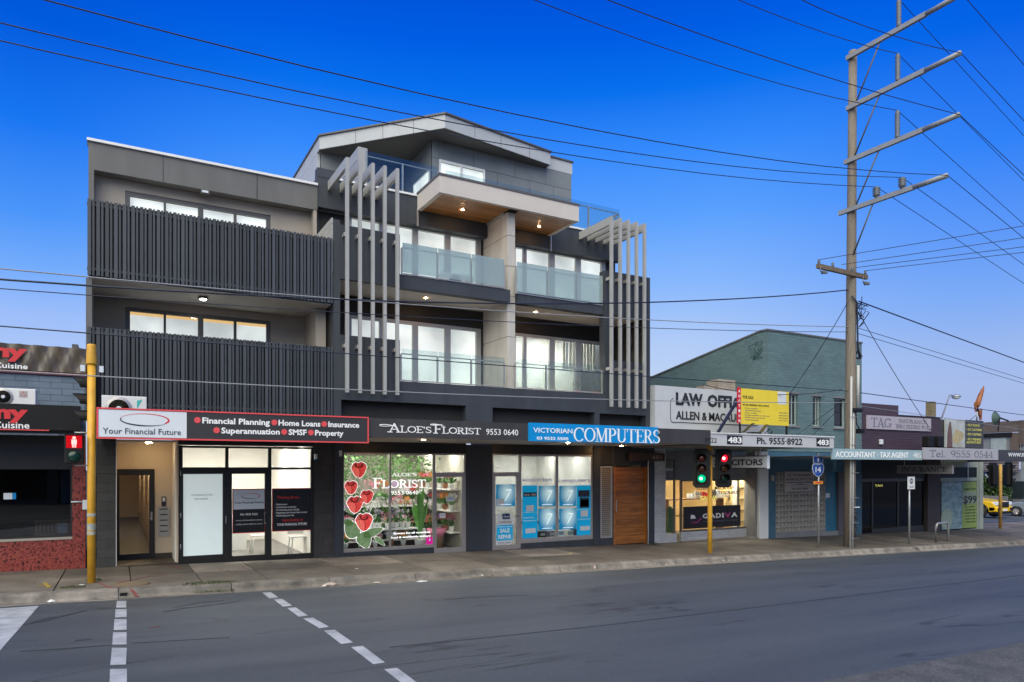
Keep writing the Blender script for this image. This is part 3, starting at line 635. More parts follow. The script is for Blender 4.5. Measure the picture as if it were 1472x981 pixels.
# ================================================================== SHOPFRONTS
def zb(x): return -.02 * x
Z0 = 2.76
xe0, xe1 = XP(167.5, YS), XP(254, YS)
xf0, xf1 = XP(257, YS), XP(451.5, YS)
gz = lambda px, py: ZP(px, py, YS)
xg0, xg1 = XP(493.5, YS), XP(670.5, YS)
xc0, xc1 = XP(707.8, YS), XP(853, YS)
# walls between shops
bx('pillar', charc, ab, XP(138.5, YS), xe0 - .012, YS, YS + .35, -.1, Z0)
bx('corner_trim', capw, ab, xe0 - .011, xe0, YS - .004, YS + .02, -.05, Z0)
bx('pillar', charc, ab, xf1 + .001, XP(480, YS), YS, YS + .35, -.2, Z0)
bx('column', render, ab, XP(480, YS) + .001, xg0 - .001, YS - .03, YS + .33, -.25, Z0 + .24)
bx('column', render, ab, xg1 + .001, xc0 - .001, YS - .0, YS + .33, -.35, Z0)
bx('wall', render, ab, xc1 + .001, XP(863, YS) - .001, YS, YS + .33, -.4, Z0)
bx('wall', render, ab, XP(880.5, YS) + .001, XP(882, YS), YS, YS + .33, -.4, Z0)
bx('column', render, ab, XP(930.5, YS), XP(940, YS), YS - .03, YS + .33, -.5, Z0)
xtd0, xtd1 = XP(882, YS), XP(930.5, YS)
ztop = gz(493, 650.6)
bx('window_head', blackf, ab, xg0, xg1, YS + .02, YS + .2, ztop + .001, Z0 + .2)
bx('window_head', blackf, ab, xc0, xc1, YS + .02, YS + .2, gz(707.5, 652.6) + .001, Z0 + .2)
bx('window_head', blackf, ab, XP(863, YS), xtd1 - .001, YS + .02, YS + .25, gz(864, 670) + .02, Z0 + .2)
bx('window_head', blackf, ab, xf0, xf1, YS + .0, YS + .2, gz(263, 643) + .05, Z0)
# entrance recess
YR = 18.35; peach = M('warm lit entry render', (.60, .50, .38), .8, var=.05, scale=1); dfloor = M('dark entry floor', (.05, .04, .03), .5, var=.2)
MB().box(XP(222.5, YR), xe1 + .2, YR, YR + .1, 0, 2.7).box(xe0 - .1, XP(222.5, YR), YR, YR + .1, 2.1, 2.7).build('entry_wall', peach, ab)
bx('entry_wall', peach, ab, xe1, xe1 + .03, YS + .02, YR - .001, -.03, 2.7)
bx('entry_wall', peach, ab, xe0 - .08, xe0 - .012, YS + .36, YR - .001, -.03, 2.7)
bx('entry_ceiling', peach, ab, xe0 - .08, xe1 + .03, YS, YR, 2.701, 2.74)
bx('entry_floor', dfloor, ab, xe0 - .1, xe1 + .03, YS - .02, YR, -.1, .012)
bx('skirting', dfloor, ab, XP(222.5, YR), xe1 - .001, YR - .012, YR - .001, .013, .12)
room(ab, -.05, .74, YR + .1, 34, .0, 2.4, peach, dfloor, 'corridor')
for yy in (19.6, 22, 26, 31): bx('corridor_lamp', lamp_h, ab, .3, .6, yy, yy + .3, 2.37, 2.395)
q = thing('entry_downlight', 'small lit lamp in the ceiling of the recessed entry', 'downlight', (.6, 17.7, 2.7)); MB().lathe([(.06, 0), (.06, -.01), (.05, -.02)], (.6, 17.7, 2.7), n=12).build('lamp_lens', emi('entry lamp', (1, .72, .38), 75.), q)
dx0, dx1 = XP(168, YR), XP(222, YR)
d = wall_holes('entry_door', blackf, ab, dx0, dx1, .015, 2.098, YR - .05, YR, [(dx0 + .05, dx1 - .11, .14, 1.96)])
bx('pane', glass, d, dx0 + .05, dx1 - .11, YR - .028, YR - .02, .14, 1.96)
MB().tube([(dx1 - .06, YR - .05, .95), (dx1 - .06, YR - .09, .95), (dx1 - .17, YR - .09, .95)], .009, 6).box(dx1 - .08, dx1 - .045, YR - .058, YR - .051, .9, 1.1).build('door_handle', alum, d)
mb_ = thing('mailbox_panel', 'silver stacked mailbox panel with five slots beside the glass entry door', 'mailboxes', (XP(236, YR), YR, .55))
mx0, mx1 = XP(227, YR), XP(243.5, YR); mz1, mz0 = ZP(235, 729, YR), ZP(235, 771, YR)
MB().box(mx0, mx1, YR - .04, YR - .001, mz0, mz1).build('panel', alum, mb_)
for k in range(5):
    zz = mz1 - .035 - k * (mz1 - mz0) / 5.3; lid = bx('letter_flap', wframe, mb_, mx0 + .03, mx1 - .03, YR - .05, YR - .041, zz - .1, zz + .005); bx('letter_slot', black, lid, mx0 + .04, mx1 - .04, YR - .053, YR - .0505, zz - .025, zz - .002)
ic = thing('intercom', 'dark intercom panel mounted above the mailboxes', 'intercom', (XP(235.5, YR), YR, 1.4))
MB().box(XP(232.3, YR), XP(238.5, YR), YR - .03, YR - .001, ZP(235, 728, YR), ZP(235, 714, YR)).build('intercom_body', M('intercom body', (.03, .02, .05), .4), ic, bevel=.006)
MB().box(XP(233.6, YR), XP(237.3, YR), YR - .034, YR - .0305, ZP(235, 721, YR), ZP(235, 715.5, YR)).build('intercom_screen', offw, ic)
# finance office shopfront
zt0, zt1 = gz(263, 672), gz(263, 643.7); zd1 = gz(263.7, 681.9); zd0 = gz(263.7, 800.5)
panes = [(263, 324.3), (329, 386), (390.7, 447.6)]
holes = [(XP(a, YS), XP(b, YS), zt0, zt1) for a, b in panes] + [(XP(263.7, YS), XP(320.6, YS), zd0, zd1), (XP(334, YS), XP(381.4, YS), gz(357, 799), zd1), (XP(391, YS), XP(447.6, YS), gz(420, 797), gz(420, 675.5))]
wf = wall_holes('shop_window', blackf, ab, xf0, xf1, -.09, zt1 + .05, YS + .05, YS + .12, holes, label='black framed finance office shopfront')
for h in holes: bx('pane', glass, wf, h[0], h[1], YS + .08, YS + .088, h[2], h[3])
bx('frosted_film', frostw, wf, holes[3][0], holes[3][1], YS + .089, YS + .095, holes[3][2], holes[3][3])
for a, b in ((259, 260.5), (325, 326.5), (383, 384)):
    pass
MB().box(XP(321.5, YS), XP(331, YS), YS + .02, YS + .049, -.08, zd1 + .1).build('door_frame', blackf, wf)
MB().tube([(XP(382.5, YS), YS + .05, gz(380, 753)), (XP(380.0, YS), YS - .02, gz(380, 752)), (XP(380.0, YS), YS - .02, gz(380, 738)), (XP(382.5, YS), YS + .05, gz(380, 737))], .014, 8).build('pull_handle', alum, wf)
MB().box(XP(324.2, YS), XP(325.4, YS), YS, YS + .019, gz(325, 753), gz(325, 742)).build('door_handle', alum, wf)
for zz in (.3, 1.0, 1.95): MB().tube([(xf0 + .04, YS + .03, zz), (xf0 + .04, YS + .03, zz + .12)], .014, 6).build('hinge', galv, wf)
# posters on the office glass
def poster(name, label, cat, a, b, t_, b_, mat, Y=None, group=None, border=None, par=None):
    Y = Y or YS + .074; X0, X1 = XP(a, Y), XP(b, Y); z1, z0 = ZP((a + b) / 2, t_, Y), ZP((a + b) / 2, b_, Y)
    p_ = thing(name, label, cat, ((X0 + X1) / 2, Y, z0), group); MB().box(X0, X1, Y, Y + .004, z0, z1).build('sheet', mat, p_)
    if border: MB().box(X0, X1, Y - .003, Y - .001, z1 - .018, z1).box(X0, X1, Y - .003, Y - .001, z0, z0 + .018).box(X0, X0 + .018, Y - .0033, Y - .0012, z0, z1).box(X1 - .018, X1, Y - .0033, Y - .0012, z0, z1).build('border', border, p_)
    return p_, X0, X1, z0, z1, Y - .001
def swoosh(p, X0, X1, z0, z1, Y, w=.5):
    for mat, a0, a1, nm in ((red, 175, -32, 'red_swoosh'), (navy, 165, 330, 'blue_swoosh')):
        mb = MB(); n = 18; cx, cz = (X0 + X1) / 2, (z0 + z1) / 2; rx, rz = (X1 - X0) / 2, (z1 - z0) / 2; q = []
        for j in range(n + 1):
            t = j / n; a = R(lerp(a0, a1, t)); th = (z1 - z0) * .10 * (t if nm == 'red_swoosh' else math.sin(math.pi * min(1, (t + .0) * .9 + .1)) ** 1.2) + .002
            q.append((cx + rx * math.cos(a), cz + rz * math.sin(a), cx + (rx - th * 1.4) * math.cos(a), cz + (rz - th) * math.sin(a)))
        for u, v in zip(q, q[1:]): mb.prism([(u[0], Y - .003, u[1]), (v[0], Y - .003, v[1]), (v[2], Y - .003, v[3]), (u[2], Y - .003, u[3])], (0, .002, 0))
        mb.build(nm, mat, p)
pblk = M('black poster', (.012, .012, .013), .35, bump=0)
p_, X0, X1, z0, z1, Y = poster('window_poster', 'black poster listing contact details hanging in the glass office door', 'poster', 334, 381.4, 703, 766.5, pblk, border=red)
zm = lerp(z0, z1, .54); MB().box(X0 + .02, X1 - .02, Y - .003, Y - .001, zm, z1 - .02).build('print_panel', offw, p_)
swoosh(p_, lerp(X0, X1, .27), lerp(X0, X1, .84), lerp(zm, z1, .5), lerp(zm, z1, .78), Y - .002)
text('Your Financial Future', p_, navy, lerp(X0, X1, .06), lerp(X0, X1, .95), lerp(zm, z1, .28), .055, Y - .004)
text('PH: 9939 9333', p_, whitet, lerp(X0, X1, .24), lerp(X0, X1, .76), lerp(z0, z1, .40), .05, Y, bold=.02)
text('www.yourfinancialfuture.com.au', p_, whitet, lerp(X0, X1, .1), lerp(X0, X1, .9), lerp(z0, z1, .28), .032, Y); text('info@yourfinancialfuture.com.au', p_, whitet, lerp(X0, X1, .1), lerp(X0, X1, .9), lerp(z0, z1, .19), .032, Y)
p_, X0, X1, z0, z1, Y = poster('window_poster', 'black poster with a red Thinking about heading in the right office window', 'poster', 391, 447.6, 702, 763.5, pblk, border=red)
text('Thinking about...', p_, red, lerp(X0, X1, .12), lerp(X0, X1, .72), lerp(z0, z1, .76), .07, Y, bold=.02)
for k, s in enumerate(('Retirement', 'Investment property', 'Protecting your family', 'Repaying your home loan sooner', 'Reducing your tax')):
    wd = len(s) / 31 * .8; text('· ' + s, p_, whitet, lerp(X0, X1, .08), lerp(X0, X1, .12 + wd), lerp(z0, z1, .61 - k * .065), .042, Y, bold=.015)
text('TAKE CONTROL OF', p_, red, lerp(X0, X1, .25), lerp(X0, X1, .78), lerp(z0, z1, .225), .055, Y, bold=.02); text('YOUR FINANCIAL FUTURE', p_, whitet, lerp(X0, X1, .12), lerp(X0, X1, .88), lerp(z0, z1, .13), .06, Y, bold=.02)
zq = gz(292, 713); text('YOUR FINANCIAL FUTURE', wf, greyt, XP(275, YS), XP(306, YS), zq, .035, YS + .079); text('WEALTH MANAGEMENT', wf, greyt, XP(280, YS), XP(300, YS), zq - .09, .035, YS + .079)
wallw = M('white interior wall', (.78, .75, .71), .8, var=.02, bump=0); carp = M('grey carpet', (.2, .19, .18), .95)
room(ab, xf0, xf1, YS + .14, 22.5, -.08, 2.72, wallw, carp, 'office')
for xx in (1.9, 3.5):
    for yy in (18.6, 20.6): bx('ceiling_light', lamp_w, ab, xx - .5, xx + .5, yy - .15, yy + .15, 2.69, 2.715)
def chair(loc, lab):
    c = thing('office_chair', lab, 'chair', loc); x, y, z = loc
    MB().box(x - .22, x + .22, y - .22, y + .22, z + .44, z + .47).build('seat', white, c, bevel=.012); MB().box(x - .22, x + .22, y + .19, y + .23, z + .5, z + .85).build('backrest', white, c, bevel=.02)
    for sx_ in (-1, 1):
        for sy in (-1, 1): MB().tube([(x + sx_ * .17, y + sy * .17, z + .44), (x + sx_ * .21, y + sy * .21, z)], .016, 6).build('leg', white, c)
chair((4.0, 18.2, -.08), 'white office chair behind the right office window'); chair((3.2, 19.0, -.08), 'white office chair deeper inside the finance office')
bx('reception_desk', white, ab, 2.0, 3.0, 19.8, 20.4, -.08, .8)
# florist shopfront
zw1 = gz(495, 653); zw0 = gz(560, 786.5)
hf = [(XP(495, YS), XP(560.4, YS), zw0, zw1), (XP(562.9, YS), XP(623, YS), zw0, zw1), (XP(626.5, YS), XP(667.7, YS), gz(626, 679.5), zw1)]
dg = (XP(628.3, YS), XP(664.8, YS), gz(628, 789), gz(628, 686))
zsill = gz(560, 791); zdb = gz(640, 796)
wf2 = MB()
wfl = wall_holes('shop_window', alum, ab, xg0, XP(624.4, YS), zsill, ztop, YS + .03, YS + .1, hf[:2], label='aluminium framed flower shop window')
wfd = wall_holes('shop_door', alum, ab, XP(624.6, YS), xg1, zdb, ztop, YS + .03, YS + .1, [hf[2], dg], label='aluminium glazed flower shop door')
for h in hf[:2]: bx('pane', glass, wfl, h[0], h[1], YS + .06, YS + .068, h[2], h[3])
for h in (hf[2], dg): bx('pane', glass, wfd, h[0], h[1], YS + .06, YS + .068, h[2], h[3])
MB().tube([(XP(627, YS), YS + .03, gz(627, 748)), (XP(627, YS), YS - .03, gz(627, 747)), (XP(627, YS), YS - .03, gz(627, 739)), (XP(627, YS), YS + .03, gz(627, 738))], .011, 6).build('door_handle', black, wfd)
bx('stall_riser', render, ab, xg0, XP(624.4, YS), YS + .02, YS + .2, -.35, zsill - .001)
room(ab, xg0, xg1, YS + .14, 21.5, -.12, 2.6, M('flower shop wall', (.42, .40, .34), .8), M('flower shop floor', (.12, .10, .09), .7), 'flower_shop')
for xx in (5.8, 7.2, 8.4):
    for yy in (18.0, 19.8): bx('ceiling_light', lamp_w, ab, xx - .45, xx + .45, yy - .12, yy + .12, 2.57, 2.595)
# lettering and rose decals on florist window
Yv = YS + .055
fx = lambda p_: XP(490 + p_ / 6.133, YS); fz = lambda a_, p_: gz(490 + a_ / 6.133, 640 + p_ / 6.133)
serif("FLORIST", wfl, wemit, fx(290), fx(755), fz(520, 378),   .205, Yv, T=.2, t=.09, sizes=[1.25, 1, 1, 1, 1, 1, 1])
serif("ALOE'S", wfl, wemit, fx(455), fx(675), fz(560, 275), .085, Yv, T=.2, t=.09)
text('9553 0640', wfl, wemit, fx(450), fx(690), fz(570, 437), .105, Yv)
text('flowers for all occasions', wfl, wemit, fx(470), fx(795), fz(620, 783), .052, Yv, bold=.03); text('local & worldwide delivery', wfl, wemit, fx(450), fx(800), fz(620, 818), .052, Yv, bold=.03)
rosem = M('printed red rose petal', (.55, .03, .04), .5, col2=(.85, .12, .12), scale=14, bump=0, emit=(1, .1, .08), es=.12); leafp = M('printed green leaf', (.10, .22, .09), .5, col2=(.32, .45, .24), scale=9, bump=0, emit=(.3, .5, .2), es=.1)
def blob(pts, Y, mat, name, par, th=.002, edge=None):
    if edge:
        cx = sum(p[0] for p in pts) / len(pts); cz = sum(p[1] for p in pts) / len(pts)
        MB().prism([(cx + (p[0] - cx) * edge, Y + .003, cz + (p[1] - cz) * edge) for p in pts], (0, .001, 0)).build('decal_outline', wemit, par)
    return MB().prism([(p[0], Y, p[1]) for p in pts], (0, th, 0)).build(name, mat, par)
rd = thing('rose_window_decal', 'tall red rose sticker on the left pane of the flower shop window', 'window sticker', (fx(160), Yv, fz(160, 900)))
def leaf(cx, cz, l, w, ang):
    pts = []
    for j in range(16):
        a = 2 * math.pi * j / 16; u = math.cos(a) * l / 2; v = math.sin(a) * w / 2 * (1 - .35 * math.cos(a)); pts.append((cx + u * math.cos(ang) - v * math.sin(ang), cz + u * math.sin(ang) + v * math.cos(ang)))
    return pts
for (a, b, l, w, g) in ((100, 740, .34, .22, 2.1), (215, 840, .30, .22, -1.2), (290, 770, .38, .13, .3), (245, 690, .3, .12, .9), (60, 680, .2, .1, 2.9), (350, 850, .24, .07, -.7), (110, 270, .16, .035, 2.4), (220, 285, .14, .035, .5), (60, 480, .12, .03, 2.6), (255, 510, .12, .05, .2), (290, 640, .15, .06, .6), (80, 590, .2, .035, -.5)):
    blob(leaf(fx(a), fz(a, b), l * 1.45, w * 1.7, g), Yv - .002, leafp, 'leaf', rd, edge=1.06)
MB().tube([(fx(165), Yv - .004, fz(165, 905)), (fx(175), Yv - .004, fz(175, 720)), (fx(150), Yv - .004, fz(150, 570)), (fx(170), Yv - .004, fz(170, 440)), (fx(155), Yv - .004, fz(155, 270))], .012, 5).build('stem', leafp, rd)
for (a, b, s) in ((165, 218, 1.0), (95, 375, .85), (235, 455, .86), (130, 525, 1.05), (210, 680, 1.12)):
    cx, cz = fx(a), fz(a, b); r_ = .212 * s
    def P_(q, e): return [(cx + r_ * u, Yv - e, cz + r_ * v) for u, v in q]
    shp = [(-.70, .72), (-.42, .92), (-.1, .80), (.18, .95), (.55, .86), (.82, .66), (.98, .30), (.80, -.1), (.62, -.55), (.28, -.9), (-.1, -.98), (-.5, -.72), (-.78, -.2), (-.98, .22)]
    MB().prism(P_([(u * 1.07, v * 1.07) for u, v in shp], .003), (0, .001, 0)).build('decal_outline', wemit, rd)
    bl_ = MB().prism(P_(shp, .006), (0, .002, 0)).build('bloom', rosem, rd)
    dk_, md_, lt_ = (M('deep rose red', (.30, .01, .015), .5, bump=0), M('mid rose red', (.66, .05, .05), .5, bump=0, var=.25, scale=20, emit=(1, .08, .06), es=.25), M('light rose red', (.85, .16, .14), .5, bump=0, var=.2, scale=20, emit=(1, .15, .1), es=.28))  # mid and light reds glow faintly to brighten the sticker
    for e, m_, q in ((.008, dk_, [(-.52, .74), (-.1, .62), (.3, .7), (.52, .5), (.3, .25), (-.1, .18), (-.45, .35)]), (.0095, md_, [(-.34, .62), (.0, .72), (.3, .55), (.12, .34), (-.2, .36)]), (.011, dk_, [(-.1, .56), (.12, .58), (.14, .46), (-.06, .44)]),
                    (.0125, lt_, [(-.95, .22), (-.62, .5), (-.4, .3), (-.05, .12), (.1, -.3), (-.02, -.92), (-.5, -.7), (-.78, -.2)]), (.014, md_, [(.02, -.9), (.12, -.3), (-.02, .1), (.3, .22), (.62, .45), (.92, .28), (.76, -.12), (.58, -.55), (.28, -.86)]),
                    (.0155, dk_, [(.02, -.86), (.07, -.86), (.16, -.3), (.05, .08), (.0, .06), (.08, -.3)]), (.0155, lt_, [(.62, .42), (.9, .26), (.8, .05), (.6, .2)]), (.0155, dk_, [(-.9, .18), (-.6, .42), (-.42, .26), (-.44, .22), (-.6, .34), (-.86, .14)])):
        MB().prism(P_(q, e), (0, .001, 0)).build('petal', m_, rd)
p_, X0, X1, z0, z1, Y = poster('window_sticker', 'small magenta square sticker at the bottom right of the flower shop window', 'sticker', 612.8, 622.5, 772.5, 783, M('magenta print', (.75, .01, .35), .5, emit=(1, 0, .45), es=.15), Y=Yv - .004)
MB().lathe([(.03, 0), (.03, -.003)], ((X0 + X1) / 2, Y, lerp(z0, z1, .62)), 'y', 10).build('print_dot', whitet, p_)
p_, X0, X1, z0, z1, Y = poster('door_notice', 'pale blue open notice hanging inside the flower shop door', 'notice', 641.5, 653, 714.5, 721, offw, Y=Yv - .003)
text('OPEN', p_, cyan, X0 + .03, X1 - .03, z0 + .05, .06, Y)
p_, X0, X1, z0, z1, Y = poster('door_notice', 'plain white notice taped beside the flower shop door handle', 'notice', 632, 640.5, 738, 745, offw, Y=Yv - .003)
text('9553', p_, greyt, X0 + .02, X1 - .02, z0 + .06, .03, Y)
# flowers and shelves inside
leafm = M('green plant leaf', (.05, .14, .03), .5, col2=(.13, .30, .07), scale=6, rnd=.25, bump=0); petw = M('white orchid petal', (.85, .82, .84), .5, bump=0); petp = M('pink flower petal', (.65, .2, .3), .5, rnd=.3, bump=0); peto = M('orange flower petal', (.75, .28, .04), .5, rnd=.2, bump=0); petm = M('mauve flower petal', (.5, .3, .6), .5, rnd=.3, bump=0)
potw = M('white ceramic pot', (.75, .75, .72), .3, bump=0); pott = M('terracotta pot', (.35, .14, .07), .7); shelfm = M('white shelf board', (.75, .73, .70), .5, bump=0)
def flower_pot(x, y, z, h, petal, lab, pot=potw, nl=10, nf=12, spread=.2, r=.08, lf=.2, fs=.035):
    t = thing('potted_plant', lab, 'plant', (x, y, z), 'plants and flowers inside the flower shop')
    MB().lathe([(r * .7, 0), (r, .14), (r * 1.05, .15), (r * .95, .152), (r * .9, .13)], (x, y, z), n=12).build('pot', pot, t)
    mb = MB()
    for k in range(nl):
        a = random.uniform(0, 6.28); el = random.uniform(.5, 1.4); L_ = lf * random.uniform(.7, 1.2); d = Vector((math.cos(a) * math.cos(el), math.sin(a) * math.cos(el), math.sin(el))); s_ = d.cross(Vector((0, 0, 1))).normalized() * L_ * .16
        b = Vector((x, y, z + .14)); mid = b + d * L_ * .55; tip = b + d * L_ + Vector((0, 0, -L_ * .12)); mb.add([b, mid + s_, tip, mid - s_], [(0, 1, 2, 3)])
    mb.build('leaves', leafm, t, kind='stuff')
    if petal:
        mb = MB(); st = MB()
        for k in range(nf):
            a = random.uniform(0, 6.28); rr = spread * math.sqrt(random.random()); c = Vector((x + rr * math.cos(a), y + rr * math.sin(a) * .7, z + h + random.uniform(-.22, .10) * (h)))
            if k % 3 == 0: st.tube([(x, y, z + .14), (x * .6 + c.x * .4, y, z + h * .7), c], .004, 4)
            for j in range(5):
                g = j * 1.256 + k; e = Vector((math.cos(g), -.35, math.sin(g))) * fs; e2 = Vector((math.cos(g + .6), -.3, math.sin(g + .6))) * fs * .8
                mb.add([c, c + e, c + (e + e2) * .62 + Vector((0, -.006, 0)), c + e2], [(0, 1, 2, 3)])
        mb.build('flowers', petal, t, kind='stuff'); st.build('stems', leafm, t, kind='stuff')
    return t
petr = M('red flower petal', (.6, .03, .03), .5, rnd=.2, bump=0); brw0 = M('honey shelf timber', (.4, .26, .14), .6)
sh = thing('display_shelf', 'white shelf table behind the flower shop window glass', 'shelf', (6.4, 17.75, -.12))
szz = gz(560, 762); MB().box(fx(250), fx(715), 17.5, 17.85, szz - .04, szz).build('shelf_board', shelfm, sh); [bx('shelf_leg', shelfm, sh, x_, x_ + .04, 17.52, 17.8, -.12, szz - .041) for x_ in (5.6, 7.2)]
for i, (a, h, pt, lab) in enumerate(((300, .55, petw, 'white orchid in a pot left on the display shelf'), (390, .75, petw, 'tall white orchid in the middle of the flower shop window'), (365, .5, petm, 'mauve flowering plant beside the tall white orchid'), (460, .4, petp, 'small pink flowering plant on the display shelf'),
     (500, .7, petw, 'white orchid directly behind the window mullion'), (545, .68, petw, 'white orchid right of the window mullion'), (540, .45, petm, 'mauve orchid below the white blooms'), (600, .55, petw, 'low white orchid near the broad leaved plant'), (660, .3, petp, 'little pink posy at the right end of the shelf'))):
    flower_pot(fx(a), 17.62 + (i % 3) * .07, szz, h, pt, lab)
t = thing('potted_plant', 'tall broad leaved green plant at the right of the flower shop window', 'plant', (fx(740), 17.55, -.12), 'plants and flowers inside the flower shop')
MB().lathe([(.1, 0), (.15, .3), (.16, .32)], (fx(740), 17.55, -.12), n=14).build('pot', potw, t)
for k in range(9):
    a = k * 2.4; b = Vector((fx(740), 17.55, .2)); hh_ = random.uniform(.75, 1.45); d = Vector((math.cos(a) * .16, math.sin(a) * .12, hh_)); tip = b + d * 1.0 + Vector((math.cos(a) * .1, 0, .05)); u = Vector((.075 if k % 2 else -.06, .03, 0)) * 1.1
    m1 = b + d * .35; m2 = b + d * .72
    MB().add([b - u * .08, b + u * .08, m1 + u * .5, m2 + u, tip, m2 - u, m1 - u * .5], [(0, 1, 2, 6), (6, 2, 3, 5), (5, 3, 4)]).build('leaf', M('bright broad leaf', (.10, .30, .04), .4, col2=(.2, .45, .1), rnd=.25, bump=0), t)
for i, (a, y, pt, lab) in enumerate(((80, 17.6, peto, 'orange flowers in a pot in the lower left corner of the window'), (290, 17.6, petp, 'pink and white flowers low in the window under the shelf'), (350, 17.65, petp, 'pink posy low in the window beside the mullion'), (500, 17.7, petw, 'white flowers in a bowl under the shelf'), (610, 17.7, peto, 'basket of cream and orange flowers under the shelf'))):
    flower_pot(fx(a), y, .05, .34, pt, lab, pot=pott if i % 2 else potw, nl=14, nf=26, spread=.18)
    bx('plinth', recess, ab, fx(a) - .13, fx(a) + .13, y - .12, y + .12, -.12, .048)
ranks = ('bottom', 'middle', 'top'); words = 'first second third fourth fifth sixth seventh eighth ninth tenth eleventh twelfth thirteenth fourteenth'.split()
for j in range(3):
    ty, tz = 18.35 + .3 * j, .15 + .45 * j
    q = thing('flower_stand', ranks[j] + ' tier of the stepped flower stand inside the flower shop', 'stand', (7.4, ty, -.12)); MB().box(5.15, 8.0, ty, ty + .26, tz - .04, tz).build('stand_board', brw0 if j % 2 else shelfm, q); MB().box(5.15, 8.0, ty + .22, ty + .26, -.12, tz - .041).build('stand_front', recess, q)
    for i_ in range(9):
        kk = (i_ * 5 + j * 3) % 7
        flower_pot(5.3 + i_ * .31 + random.uniform(-.06, .06), ty + .13, tz, random.uniform(.42, .7), (petp, petw, None, petm, petw, peto, petr)[kk], ('pink', 'white', 'leafy green', 'mauve', 'cream white', 'orange', 'red')[kk] + ' bunch, ' + words[i_] + ' from the left on the ' + ranks[j] + ' tier of the flower stand', pot=(potw, MATS['dark bucket'] if 'dark bucket' in MATS else potw, pott)[i_ % 3], nl=16, nf=20, spread=.2, r=.085, lf=.34, fs=.045)
for j in range(3):
    q = thing('side_shelf', ranks[j] + ' white shelf along the side wall inside the flower shop door', 'shelf', (8.15, 18.6, .3 + .6 * j)); MB().box(7.98, 8.28, 17.6, 20.2, .3 + .6 * j, .33 + .6 * j).build('shelf_board', shelfm, q)
    for i_ in range(6): kk = (i_ * 2 + j) % 5; flower_pot(8.12, 17.8 + i_ * .42, .33 + .6 * j, .42, (petp, petw, petr, peto, petm)[kk], ('pink', 'white', 'red', 'orange', 'mauve')[kk] + ' flowers, ' + words[i_] + ' along the ' + ranks[j] + ' side shelf behind the flower shop door', nl=16, nf=18, spread=.16, lf=.28, fs=.045, pot=(potw, pott)[i_ % 2])
q = thing('gift_basket', 'honey coloured wicker basket with pink paper on the flower shop floor by the door', 'basket', (7.75, 18.0, -.12)); MB().lathe([(.16, 0), (.22, .3), (.23, .32)], q.location, n=12).build('basket_body', brw0, q); MB().lathe([(.2, .32), (.28, .55), (.05, .4)], q.location, n=9).build('paper_wrap', petp, q)
hg = thing('hanging_foliage', 'dark green dried foliage hung along the flower shop ceiling', 'foliage', (6.8, 19.3, 2.5))
mb = MB()
for k in range(700):
    c = Vector((random.uniform(5.2, 8.2), random.uniform(18.8, 20.4), random.uniform(1.8, 2.5))); a = random.uniform(0, 6.28); d = Vector((math.cos(a), math.sin(a) * .4, random.uniform(-1, .3))) * .10; s_ = Vector((-d.z, 0, d.x)) * .25
    mb.add([c, c + d * .5 + s_, c + d, c + d * .5 - s_], [(0, 1, 2, 3)])
mb.build('leaves', leafm, hg, kind='stuff')
# computer shop
hc = [(XP(750.5, YS), XP(799.5, YS), gz(775, 773.5), gz(750, 656)), (XP(803.5, YS), XP(850.3, YS), gz(775, 773.5), gz(750, 656))]
hd = [(XP(710.2, YS), XP(747.6, YS), gz(728, 679), gz(728, 654.5)), (XP(713, YS), XP(743.7, YS), gz(728, 784), gz(728, 685))]
zc1 = gz(707.5, 652.6)
cdw = wall_holes('shop_door', alum, ab, xc0, XP(749.2, YS), gz(728, 790), zc1, YS + .03, YS + .1, hd, label='aluminium glazed computer shop door')
cww = wall_holes('shop_window', alum, ab, XP(749.4, YS), xc1, gz(775, 780), zc1, YS + .03, YS + .1, hc, label='aluminium framed computer shop window')
for w_, hs_ in ((cdw, hd), (cww, hc)):
    for h in hs_: bx('pane', glass, w_, h[0], h[1], YS + .06, YS + .068, h[2], h[3])
MB().tube([(XP(745.5, YS), YS + .03, gz(745, 742)), (XP(745.5, YS), YS - .03, gz(745, 742)), (XP(739, YS), YS - .03, gz(742, 742))], .01, 6).build('door_handle', black, cdw)
bx('stall_riser', render, ab, XP(749.4, YS), xc1, YS + .02, YS + .2, -.45, gz(775, 780) - .001)
room(ab, xc0, xc1, YS + .14, 20.5, -.2, 2.6, M('pale shop wall', (.42, .42, .40), .8, var=.12), carp, 'computer_shop')
for xx in (10.4, 11.9):
    for yy in (18.0, 19.5): bx('ceiling_light', lamp_w, ab, xx - .45, xx + .45, yy - .1, yy + .1, 2.57, 2.595)
text('computers', cww, M('violet vinyl', (.25, .22, .65), .5, bump=0), XP(804, YS), XP(849, YS), gz(825, 693.5), .13, Yv); text('victorian', cww, MATS['violet vinyl'], XP(752, YS), XP(794, YS), gz(775, 692.5), .13, Yv)
text('481', cdw, whitet, XP(712.5, YS), XP(720, YS), gz(716, 674), .06, Yv)
bluep = M('blue window poster', (.0, .20, .42), .4, var=.1, bump=0, emit=(0, .35, .65), es=.25)
